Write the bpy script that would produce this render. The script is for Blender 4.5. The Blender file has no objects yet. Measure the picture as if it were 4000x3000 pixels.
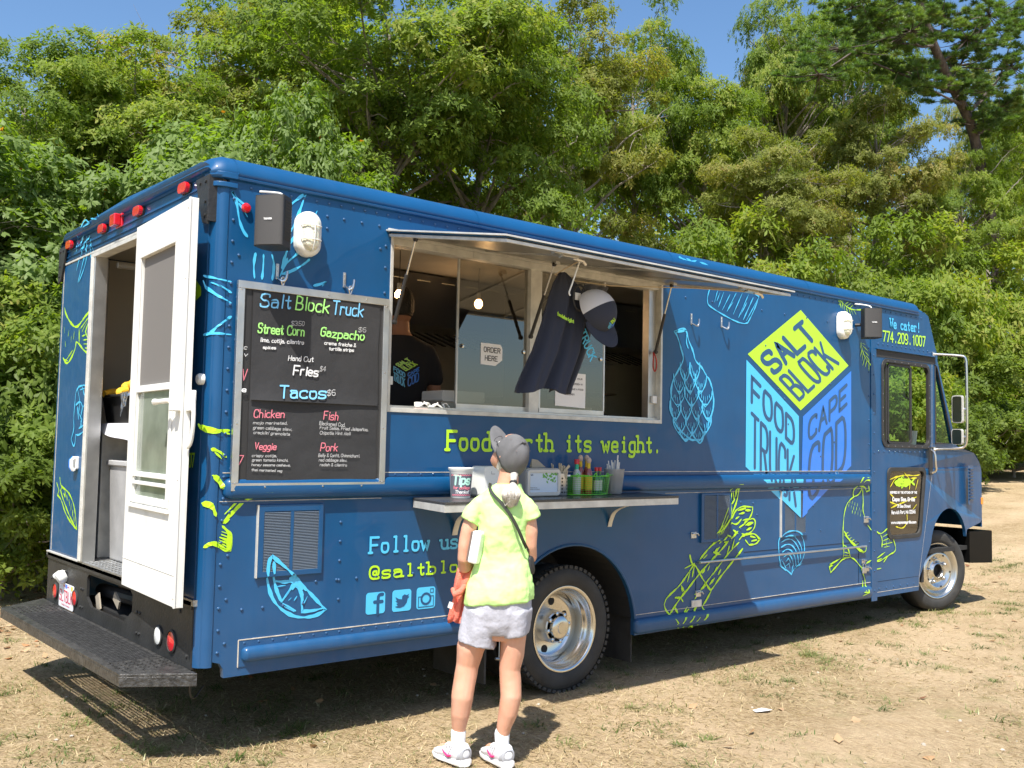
import bpy, bmesh, math, random
import numpy as np
from mathutils import Vector, Matrix
from mathutils.geometry import tessellate_polygon

R=math.radians
sc=bpy.context.scene
# ---------------------------------------------------------------- camera, sky, sun, exposure
cd=bpy.data.cameras.new('camera'); cam=bpy.data.objects.new('camera',cd); sc.collection.objects.link(cam); sc.camera=cam
cd.sensor_width=36; cd.lens=3811.58/4000*36; cd.clip_start=.05; cd.clip_end=2000
CAMR=[[0.7683986514745169,-0.05516940696911493,-0.637589090987934],[-0.6396674393214122,-0.03550203348478529,-0.76783147414679],[0.019725097823112252,0.9978456504656025,-0.06256978793912678]]
CAMC=(-1.86089447,-4.53723239,1.54114181)
cam.matrix_world=Matrix.Translation(CAMC)@Matrix(CAMR).to_4x4()
SUN=Vector((-.47,-.36,1.0)).normalized()
w=bpy.data.worlds.new('World'); sc.world=w; w.use_nodes=True
nt=w.node_tree; bg=nt.nodes['Background']; sky=nt.nodes.new('ShaderNodeTexSky')
sky.sky_type='NISHITA'; sky.sun_disc=False; sky.sun_elevation=math.asin(SUN.z); sky.sun_rotation=math.atan2(SUN.x,SUN.y)
sky.air_density=1.0; sky.dust_density=1.3; sky.ozone_density=1.3; sky.altitude=0
hs=nt.nodes.new('ShaderNodeHueSaturation'); hs.inputs['Saturation'].default_value=1.18; nt.links.new(sky.outputs[0],hs.inputs['Color']); nt.links.new(hs.outputs[0],bg.inputs[0]); bg.inputs[1].default_value=.12
sl=bpy.data.lights.new('sun','SUN'); sl.energy=5.0; sl.angle=R(.53); sl.color=(1.0,.955,.88)
so=bpy.data.objects.new('sun',sl); sc.collection.objects.link(so); so.rotation_euler=(-SUN).to_track_quat('-Z','Y').to_euler()
so.location=(-6,-4,12)
sc.view_settings.view_transform='Standard'; sc.view_settings.look='None'; sc.view_settings.gamma=1; sc.view_settings.use_curve_mapping=False
sc.view_settings.exposure=.75
sc.render.engine='CYCLES'; cy=sc.cycles
cy.max_bounces=8; cy.diffuse_bounces=4; cy.glossy_bounces=4; cy.transmission_bounces=6; cy.transparent_max_bounces=12; cy.sample_clamp_indirect=6
try: cy.use_denoising=True
except Exception: pass
# ---------------------------------------------------------------- helpers
def link(o): sc.collection.objects.link(o); return o
WL={}
def tag(o,label=None,cat=None,group=None,kind=None):
    if label: o['label']=label
    if cat: o['category']=cat
    if group: o['group']=group
    if kind: o['kind']=kind
    return o
def thing(name,label,cat,loc=(0,0,0),rz=0,group=None):
    o=bpy.data.objects.new(name,None); o.empty_display_size=.1; o.location=loc; o.rotation_euler=(0,0,rz); link(o)
    WL[o.name]=Matrix.Translation(loc)@Matrix.Rotation(rz,4,'Z')
    return tag(o,label,cat,group)
def copy_tree(o,parent=None):
    c=o.copy(); link(c); c.parent=parent
    for ch in list(o.children): copy_tree(ch,c)
    return c
class MB:
    def __init__(s): s.v=[]; s.f=[]
    def add(s,v,f):
        n=len(s.v); s.v+= [tuple(p) for p in v]; s.f+=[tuple(i+n for i in q) for q in f]; return s
    def box(s,x0,x1,y0,y1,z0,z1):
        v=[(x,y,z) for x in (x0,x1) for y in (y0,y1) for z in (z0,z1)]
        return s.add(v,[(0,1,3,2),(4,6,7,5),(0,4,5,1),(2,3,7,6),(0,2,6,4),(1,5,7,3)])
    def obox(s,c,ax,h):
        c=Vector(c); A=[Vector(a).normalized()*k for a,k in zip(ax,h)]
        v=[c+A[0]*i+A[1]*j+A[2]*k for i in (-1,1) for j in (-1,1) for k in (-1,1)]
        return s.add(v,[(0,1,3,2),(4,6,7,5),(0,4,5,1),(2,3,7,6),(0,2,6,4),(1,5,7,3)])
    def tube(s,path,r,n=8,cap=True,sq=None):
        P=[Vector(p) for p in path]; rr=list(np.interp(np.linspace(0,1,len(P)),np.linspace(0,1,len(r)),r)) if isinstance(r,(list,tuple)) else [r]*len(P)
        up=None; rings=[]
        for i,p in enumerate(P):
            t=(P[min(i+1,len(P)-1)]-P[max(i-1,0)]).normalized()
            if up is None:
                up=Vector((0,0,1)) if abs(t.z)<.9 else Vector((1,0,0))
            a=t.cross(up).normalized(); up=a.cross(t).normalized()
            rings.append([p+(a*math.cos(2*math.pi*k/n)+up*math.sin(2*math.pi*k/n)*(sq or 1))*rr[i] for k in range(n)])
        v=[q for g in rings for q in g]; f=[]
        for i in range(len(P)-1):
            for k in range(n): f.append((i*n+k,i*n+(k+1)%n,(i+1)*n+(k+1)%n,(i+1)*n+k))
        if cap: f.append(tuple(range(n))[::-1]); f.append(tuple((len(P)-1)*n+k for k in range(n)))
        return s.add(v,f)
    def lathe(s,prof,o,axis=(0,0,1),n=24,sx=1,sy=1,close=True):
        ax=Vector(axis).normalized(); a=ax.orthogonal().normalized() if abs(ax.z)<.99 else Vector((1,0,0)); b=ax.cross(a)
        if abs(ax.y)>.99: a=Vector((1,0,0)); b=ax.cross(a)
        o=Vector(o); v=[];f=[];m=len(prof)
        for r,h in prof:
            for k in range(n):
                t=2*math.pi*k/n; v.append(o+ax*h+(a*math.cos(t)*sx+b*math.sin(t)*sy)*r)
        for i in range(m-1):
            for k in range(n): f.append((i*n+k,i*n+(k+1)%n,(i+1)*n+(k+1)%n,(i+1)*n+k))
        if close:
            if prof[0][0]>1e-6: f.append(tuple(range(n))[::-1])
            if prof[-1][0]>1e-6: f.append(tuple((m-1)*n+k for k in range(n)))
        return s.add(v,f)
    def prism(s,loops,fn,d0,d1):
        """loops: list of closed 2D loops, first outer, rest holes. fn(u,v,d)->xyz"""
        flat=[p for l in loops for p in l]; n=len(flat)
        tri=tessellate_polygon([[Vector((p[0],p[1],0)) for p in l] for l in loops])
        v=[fn(p[0],p[1],d0) for p in flat]+[fn(p[0],p[1],d1) for p in flat]
        f=[tuple(t) for t in tri]+[tuple(n+i for i in t[::-1]) for t in tri]
        k=0
        for l in loops:
            m=len(l)
            for i in range(m): f.append((k+i,k+(i+1)%m,n+k+(i+1)%m,n+k+i))
            k+=m
        return s.add(v,f)
    def build(s,name,m,parent=None,smooth=False,bevel=0,kind=None,label=None,ang=35,recalc=True,bseg=2):
        v=s.v
        M=None
        if parent is not None:
            p=parent
            while p is not None and p.name not in WL: p=p.parent
            if p is not None: M=WL[p.name].inverted()
        if M is not None: v=[tuple(M@Vector(q)) for q in v]
        me=bpy.data.meshes.new(name); me.from_pydata(v,[],s.f); me.update()
        if recalc:
            b=bmesh.new(); b.from_mesh(me); bmesh.ops.recalc_face_normals(b,faces=b.faces); b.to_mesh(me); b.free()
        if m is not None: me.materials.append(m)
        o=bpy.data.objects.new(name,me); link(o)
        if parent is not None: o.parent=parent
        if smooth:
            me.polygons.foreach_set('use_smooth',[True]*len(me.polygons))
            try: me.set_sharp_from_angle(angle=R(ang))
            except Exception: pass
        if bevel:
            bm=o.modifiers.new('bevel','BEVEL'); bm.width=bevel; bm.segments=bseg; bm.limit_method='ANGLE'; bm.angle_limit=R(40); bm.harden_normals=False
        if kind: o['kind']=kind
        if label: o['label']=label
        return o
def inst(o,name,parent,loc=(0,0,0)):
    c=bpy.data.objects.new(name,o.data); link(c); c.parent=parent; c.location=loc; return c
def rrect(x0,x1,z0,z1,r,n=5):
    P=[]
    for cx,cz,a in ((x1-r,z1-r,0),(x0+r,z1-r,90),(x0+r,z0+r,180),(x1-r,z0+r,270)):
        for k in range(n+1):
            t=R(a+90*k/n); P.append((cx+r*math.cos(t),cz+r*math.sin(t)))
    return P
def chaikin(P,it=2,closed=False):
    for _ in range(it):
        if len(P)<3: return P
        Q=[P[0]]
        for a,b in zip(P[:-1],P[1:]):
            Q.append(tuple(a[i]*.75+b[i]*.25 for i in range(len(a)))); Q.append(tuple(a[i]*.25+b[i]*.75 for i in range(len(a))))
        Q.append(P[-1]); P=Q
    return P
# ---------------------------------------------------------------- materials
MT={}
def smoothk(P,it=2):
    # round the bends of a drawn line but keep its sharp tips
    out=[];cur=[P[0]]
    for i in range(1,len(P)):
        cur.append(P[i])
        if i<len(P)-1:
            ax,ay=P[i][0]-P[i-1][0],P[i][1]-P[i-1][1]; bx,by=P[i+1][0]-P[i][0],P[i+1][1]-P[i][1]
            c=(ax*bx+ay*by)/((math.hypot(ax,ay)*math.hypot(bx,by)) or 1)
            if c<.25: out+=chaikin(cur,it)[(1 if out else 0):]; cur=[P[i]]
    return out+chaikin(cur,it)[(1 if out else 0):]
def mat(name,col,rough=.5,metal=0,spec=.5,coat=0,bump=0,bscale=40,var=0,vscale=3,var2=None,trans=0,emit=0,sub=0,stretch=None,alpha=1,bdist=.01,dirt=0,coatr=.05,aniso=0):
    if name in MT: return MT[name]
    m=bpy.data.materials.new(name); m.use_nodes=True; n=m.node_tree.nodes; L=m.node_tree.links; b=n['Principled BSDF']; MT[name]=m
    b.inputs['Base Color'].default_value=(*col,1); b.inputs['Roughness'].default_value=rough; b.inputs['Metallic'].default_value=metal
    b.inputs['Specular IOR Level'].default_value=spec
    if coat: b.inputs['Coat Weight'].default_value=coat; b.inputs['Coat Roughness'].default_value=coatr
    if trans: b.inputs['Transmission Weight'].default_value=trans
    if emit: b.inputs['Emission Color'].default_value=(*col,1); b.inputs['Emission Strength'].default_value=emit
    if sub: b.inputs['Subsurface Weight'].default_value=sub; b.inputs['Subsurface Radius'].default_value=(.02,.008,.004)
    if var or bump or dirt:
        tc=n.new('ShaderNodeTexCoord'); src=tc.outputs['Object']
        if stretch:
            mp=n.new('ShaderNodeMapping'); mp.inputs['Scale'].default_value=stretch; L.new(src,mp.inputs[0]); src=mp.outputs[0]
    if var:
        nz=n.new('ShaderNodeTexNoise'); nz.inputs['Scale'].default_value=vscale; nz.inputs['Detail'].default_value=6; L.new(src,nz.inputs[0])
        cr=n.new('ShaderNodeValToRGB'); cr.color_ramp.elements[0].position=.3 if name!='white_door_paint' else .52; cr.color_ramp.elements[1].position=.7 if name!='white_door_paint' else .85
        c2=var2 or tuple(min(1,c*(1+var)) for c in col); c1=col if var2 else tuple(c*(1-var) for c in col)
        cr.color_ramp.elements[0].color=(*c1,1); cr.color_ramp.elements[1].color=(*c2,1)
        L.new(nz.outputs[0],cr.inputs[0]); L.new(cr.outputs[0],b.inputs['Base Color'])
    if dirt:
        nz2=n.new('ShaderNodeTexNoise'); nz2.inputs['Scale'].default_value=2.2; nz2.inputs['Detail'].default_value=8; L.new(src,nz2.inputs[0])
        mr=n.new('ShaderNodeMapRange'); mr.inputs[1].default_value=.35; mr.inputs[2].default_value=.75; mr.inputs[3].default_value=rough; mr.inputs[4].default_value=min(1,rough+dirt)
        L.new(nz2.outputs[0],mr.inputs[0]); L.new(mr.outputs[0],b.inputs['Roughness'])
    if bump:
        nb=n.new('ShaderNodeTexNoise'); nb.inputs['Scale'].default_value=bscale; nb.inputs['Detail'].default_value=4; L.new(src,nb.inputs[0])
        bp=n.new('ShaderNodeBump'); bp.inputs['Strength'].default_value=bump; bp.inputs['Distance'].default_value=bdist; L.new(nb.outputs[0],bp.inputs['Height']); L.new(bp.outputs[0],b.inputs['Normal'])
    return m
def glass(name,tint=(.9,.95,.93),refl=.08,gcol=(1,1,1),rough=0.0,ior=1.5):
    if name in MT: return MT[name]
    m=bpy.data.materials.new(name); m.use_nodes=True; n=m.node_tree.nodes; L=m.node_tree.links; n.remove(n['Principled BSDF'])
    tr=n.new('ShaderNodeBsdfTransparent'); tr.inputs[0].default_value=(*tint,1); g=n.new('ShaderNodeBsdfGlossy'); g.inputs['Roughness'].default_value=rough; g.inputs[0].default_value=(*gcol,1)
    fr=n.new('ShaderNodeFresnel'); fr.inputs[0].default_value=ior; ad=n.new('ShaderNodeMath'); ad.operation='ADD'; ad.use_clamp=True; ad.inputs[1].default_value=refl
    L.new(fr.outputs[0],ad.inputs[0]); gb=n.new('ShaderNodeNewGeometry'); iv=n.new('ShaderNodeMath'); iv.operation='SUBTRACT'; iv.inputs[0].default_value=1; L.new(gb.outputs['Backfacing'],iv.inputs[1]); mu=n.new('ShaderNodeMath'); mu.operation='MULTIPLY'; L.new(ad.outputs[0],mu.inputs[0]); L.new(iv.outputs[0],mu.inputs[1]); mx=n.new('ShaderNodeMixShader'); L.new(mu.outputs[0],mx.inputs[0]); L.new(tr.outputs[0],mx.inputs[1]); L.new(g.outputs[0],mx.inputs[2])
    L.new(mx.outputs[0],n['Material Output'].inputs[0]); MT[name]=m; return m
def paintmat(name,c1,c2,rough=.22,coat=.6):
    """vehicle paint: slight orange peel, sheet-metal waviness, faint dust and smudges"""
    m=bpy.data.materials.new(name); m.use_nodes=True; n=m.node_tree.nodes; L=m.node_tree.links; b=n['Principled BSDF']; MT[name]=m
    tc=n.new('ShaderNodeTexCoord')
    nz=n.new('ShaderNodeTexNoise'); nz.inputs['Scale'].default_value=1.3; nz.inputs['Detail'].default_value=9; nz.inputs['Roughness'].default_value=.62; L.new(tc.outputs['Object'],nz.inputs[0])
    cr=n.new('ShaderNodeValToRGB'); cr.color_ramp.elements[0].position=.38; cr.color_ramp.elements[1].position=.72; cr.color_ramp.elements[0].color=(*c1,1); cr.color_ramp.elements[1].color=(*c2,1)
    L.new(nz.outputs[0],cr.inputs[0])
    # dust: grows towards the sill, streaky
    sx=n.new('ShaderNodeSeparateXYZ'); L.new(tc.outputs['Object'],sx.inputs[0])
    mr=n.new('ShaderNodeMapRange'); mr.inputs[1].default_value=.25; mr.inputs[2].default_value=1.0; mr.inputs[3].default_value=.13; mr.inputs[4].default_value=.0; L.new(sx.outputs[2],mr.inputs[0])
    mp=n.new('ShaderNodeMapping'); mp.inputs['Scale'].default_value=(9,9,1.2); L.new(tc.outputs['Object'],mp.inputs[0])
    n2=n.new('ShaderNodeTexNoise'); n2.inputs['Scale'].default_value=2.5; n2.inputs['Detail'].default_value=7; L.new(mp.outputs[0],n2.inputs[0])
    mu=n.new('ShaderNodeMath'); mu.operation='MULTIPLY'; L.new(mr.outputs[0],mu.inputs[0]); L.new(n2.outputs[0],mu.inputs[1])
    # fine specks and scuffs
    n3=n.new('ShaderNodeTexNoise'); n3.inputs['Scale'].default_value=38; n3.inputs['Detail'].default_value=3; L.new(tc.outputs['Object'],n3.inputs[0])
    gt=n.new('ShaderNodeMapRange'); gt.inputs[1].default_value=.735; gt.inputs[2].default_value=.79; gt.inputs[3].default_value=0; gt.inputs[4].default_value=.16; L.new(n3.outputs[0],gt.inputs[0])
    mx0=n.new('ShaderNodeMath'); mx0.operation='MAXIMUM'; L.new(mu.outputs[0],mx0.inputs[0]); L.new(gt.outputs[0],mx0.inputs[1])
    mx=n.new('ShaderNodeMixRGB'); mx.inputs[2].default_value=(.30,.27,.23,1); L.new(mx0.outputs[0],mx.inputs[0]); L.new(cr.outputs[0],mx.inputs[1]); L.new(mx.outputs[0],b.inputs['Base Color'])
    rr=n.new('ShaderNodeMapRange'); rr.inputs[3].default_value=rough; rr.inputs[4].default_value=rough+.25; L.new(n2.outputs[0],rr.inputs[0]); L.new(rr.outputs[0],b.inputs['Roughness'])
    b.inputs['Coat Weight'].default_value=coat; b.inputs['Coat Roughness'].default_value=.06; b.inputs['Specular IOR Level'].default_value=.35
    nb=n.new('ShaderNodeTexNoise'); nb.inputs['Scale'].default_value=2.0; nb.inputs['Detail'].default_value=2; L.new(tc.outputs['Object'],nb.inputs[0])
    bp=n.new('ShaderNodeBump'); bp.inputs['Strength'].default_value=.5; bp.inputs['Distance'].default_value=.03; L.new(nb.outputs[0],bp.inputs['Height'])
    L.new(bp.outputs[0],b.inputs['Normal']); L.new(bp.outputs[0],b.inputs['Coat Normal'])
    return m
BLUE=paintmat('blue_paint',(.0021,.063,.176),(.0033,.077,.210),.32,.32)
CYAN=mat('cyan_vinyl',(.07,.52,.86),.35,coat=.4); LIME=mat('lime_vinyl',(.46,.80,.012),.35,coat=.4); MIDB=mat('blue_vinyl',(.022,.20,.78),.35,coat=.4); YEL=mat('yellow_vinyl',(.75,.68,.02),.4)
LETB=mat('dark_blue_vinyl',(.012,.075,.19),.35,coat=.4); WHT=mat('white_print',(.8,.8,.8),.5)
ALU=mat('aluminium',(.62,.62,.60),.42,1,bump=.15,bscale=18,var=.12,vscale=9); ALUP=mat('pale_aluminium_trim',(.62,.61,.57),.5,.35,var=.15,vscale=14,bump=.1)
CHR=mat('chrome',(.66,.65,.62),.16,1,dirt=.2); STEEL=mat('stainless',(.42,.41,.38),.28,1,bump=.1,bscale=5,dirt=.2)
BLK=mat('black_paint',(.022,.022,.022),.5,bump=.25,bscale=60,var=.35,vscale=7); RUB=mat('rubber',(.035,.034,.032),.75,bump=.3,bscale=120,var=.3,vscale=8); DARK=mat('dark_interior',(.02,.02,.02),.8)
WP=mat('white_door_paint',(.76,.76,.73),.45,var=1,var2=(.60,.59,.54),vscale=7,bump=.12,stretch=(1,1,.25)); WPL=mat('white_plastic',(.78,.78,.74),.4)
BPL=mat('black_plastic',(.028,.027,.027),.55,bump=.2,bscale=300,bdist=.002); RED=mat('red_lens',(.62,.012,.02),.12,coat=1,sub=0); CREAM=mat('frosted_diffuser',(.78,.76,.62),.3,sub=.2)
GREY=mat('grey_plastic',(.33,.33,.33),.55,var=.15,vscale=6,bump=.15); 
GLS=glass('clear_glass',(.86,.90,.87),.06); GLW=glass('serving_glass',(.66,.65,.60),.12,(.95,.95,.92))
# ---------------------------------------------------------------- stroke lettering
FONT={'A':'033d63/1757','B':'030d/~0d5d5808/~08686303','C':'~6b6d0d036365','D':'030d/~0d6d6303','E':'6d0d0363/0858','F':'6d0d03/0858','G':'~6b6d0d036368/6838','H':'030d/636d/0868','I':'131d','J':'~6d630306','K':'030d/6d07/2963','L':'0d0363','M':'030d468d83','N':'030d636d','O':'~3d0d03636d3d','P':'030d/~0d6d6707','Q':'~3d0d03636d3d/4663','R':'030d/~0d6d6808/3863','S':'~6b6d0d08686303 05','T':'0d6d/333d','U':'~0d03636d','V':'0d336d','W':'0d234a638d','X':'0d63/036d','Y':'0d386d/3833','Z':'0d6d0363',
'a':'~08095953/~5707034355','b':'030d/~09595303','c':'~585909035354','d':'5d53/~59090353','e':'~0656/~565909035354','f':'~4d2d23/0949','g':'~59090353/~59500001','h':'030d/~07095953','i':'1319/1b1c','j':'~29200001/2b2c','k':'030d/5906/1753','l':'131d','m':'0309/~07094943/~47498983','n':'0309/~07095953','o':'~290903535929','p':'0900/~09595303','q':'5950/~59090353','r':'0309/~07094948','s':'~585909065653 0304','t':'~2c234344/0949','u':'~09035357/5953','v':'092349','w':'0923476389','x':'0953/0359','y':'0933/6910','z':'09590353','ñ':'0309/~07095953/~0b2c3b5c',
'0':'~3d0d03636d3d','1':'0b2d23','2':'~0b0d6d6903/0363','3':'~0b0d6d6838/~3868630305','4':'4d0666/4d43','5':'6d0d08/~0868630305','6':'~5d0d03636908','7':'0d6d23','8':'~3d0d08686d3d/~380803636838','9':'~67070d6d6313','.':'0304','，':'','\'':'0d0a','!':'0d07/0304',',':'1402','$':'~6b6d0d0868630305/3e32','&':'~630b0d4d4b05034366','@':'~8483030d8d8666/6669/~69393666','-':'0848',' ':''}
def glyph(ch,style):
    g=FONT.get(ch,'').replace(' ',''); out=[]
    for s in g.split('/'):
        if not s: continue
        sm=s[0]=='~'; s=s.lstrip('~'); P=[(int(s[i],16),int(s[i+1],16)-3) for i in range(0,len(s)-1,2)]
        if sm: P=chaikin(P,2)
        out.append((P,sm))
    wd=max([p[0] for P,_ in out for p in P],default=3)
    if style=='slab':
        ext=[]
        for P,sm in out:
            for a,b in ((P[0],P[1]),(P[-1],P[-2])):
                if abs(a[1]-b[1])>1.2*abs(a[0]-b[0]) and a[1] in (0,10,6,-3) and ch not in '0123456789!@.,':
                    if a[1]==0 or a[1]==-3: ext.append([(a[0]-1.3,a[1]+.15),(a[0]+1.3,a[1]+.15)])
                    else: ext.append([(a[0]-1.5,a[1]-.15),(a[0]+(1.2 if ch.isupper() else .1),a[1]-.15)])
        out+=[(e,False) for e in ext]
    return [P for P,_ in out],wd
def ribbon(mb,P,w,fn,seg=.02,lift=0,vary=None):
    """flat ribbon along the 2D polyline P, width w, mapped by fn(u,v,lift)"""
    Q=[P[0]]
    for a,b in zip(P[:-1],P[1:]):
        d=math.hypot(b[0]-a[0],b[1]-a[1])
        if d<1e-5: continue
        k=max(1,int(math.ceil(d/seg)))
        for i in range(1,k+1): Q.append((a[0]+(b[0]-a[0])*i/k,a[1]+(b[1]-a[1])*i/k))
    if len(Q)<2: return
    n=len(Q); closed=math.hypot(Q[0][0]-Q[-1][0],Q[0][1]-Q[-1][1])<1e-4
    def T(i,j):
        dx=Q[j][0]-Q[i][0]; dy=Q[j][1]-Q[i][1]; l=math.hypot(dx,dy) or 1; return dx/l,dy/l
    V=[]; w0=w; al=0
    for i in range(n):
        if vary is not None:
            al+=math.hypot(Q[i][0]-Q[i-1][0],Q[i][1]-Q[i-1][1]) if i else 0
            w=w0*(.86+.30*math.sin(al*41+vary)+.14*math.sin(al*113+vary*3))*(1 if closed else min(1,.42+i*.3,.42+(n-1-i)*.3))
        if 0<i<n-1 or closed:
            t0=T(i-1,i) if i>0 else T(n-2,n-1); t1=T(i,i+1) if i<n-1 else T(0,1)
            nx,ny=-(t0[1]+t1[1]),(t0[0]+t1[0]); l=math.hypot(nx,ny)
            if l<.4: nx,ny=-t0[1],t0[0]; k=1
            else: nx/=l;ny/=l; k=min(1.6,1/max(.3,(nx*-t0[1]+ny*t0[0])))
        else:
            t0=T(0,1) if i==0 else T(n-2,n-1); nx,ny=-t0[1],t0[0]; k=1
        V.append((Q[i][0]+nx*w/2*k,Q[i][1]+ny*w/2*k)); V.append((Q[i][0]-nx*w/2*k,Q[i][1]-ny*w/2*k))
    F=[(2*i,2*i+1,2*i+3,2*i+2) for i in range(n-1)]
    if not closed:
        for e,s in ((0,-1),(n-1,1)):
            t=T(0,1) if e==0 else T(n-2,n-1)
            b=len(V); a0,a1=2*e,2*e+1
            for k in (1,2,3):
                an=math.pi*k/4; ox=math.cos(an); oy=math.sin(an)*s
                V.append((Q[e][0]+w/2*(-t[1]*ox+t[0]*oy),Q[e][1]+w/2*(t[0]*ox+t[1]*oy)))
            F.append((a0,b,b+1,b+2,a1))
    mb.add([fn(x,y,lift) for x,y in V],F)
def lay(s,a,b,h,style,rnd=None):
    """glyph strokes of s laid between a and b (2D), cap height h"""
    x=0;G=[];rnd=rnd or random.Random(sum(ord(c) for c in s))
    for ch in s:
        P,wd=glyph(ch,style)
        if style=='slab':
            k=6.3/max(6,wd); off=(8.4-wd*k)/2; jit=0
            G+= [[(x+off+p[0]*k,p[1]) for p in q] for q in P]; x+=8.4
        elif style=='hand':
            jy=rnd.uniform(-.35,.35); k=rnd.uniform(.85,1.05); sl=.12
            G+= [[(x+p[0]*k+p[1]*sl+rnd.uniform(-.18,.18),p[1]*rnd.uniform(.98,1.04)+jy) for p in q] for q in P]; x+=wd*k+2.0 if ch!=' ' else 4.2
        else:
            G+= [[(x+p[0],p[1]) for p in q] for q in P]; x+=wd+2.3 if ch!=' ' else 4.5
    x=x-(2.2 if style!='slab' else 1.0)
    ux,uy=(b[0]-a[0])/x,(b[1]-a[1])/x; l=math.hypot(ux,uy); vx,vy=-uy/l*h/10,ux/l*h/10
    if style=='slab': vx,vy=0,h/10
    return [[(a[0]+p[0]*ux+p[1]*vx,a[1]+p[0]*uy+p[1]*vy) for p in q] for q in G]
def text(name,s,a,b,h,style,m,w,fn,parent=None,seg=.02,base=.002,label=None):
    mb=MB()
    for i,P in enumerate(lay(s,a,b,h,style)): ribbon(mb,P,w,fn,seg,base+i%7*.00012)
    return mb.build(name,m,parent,recalc=False,label=label)
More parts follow.
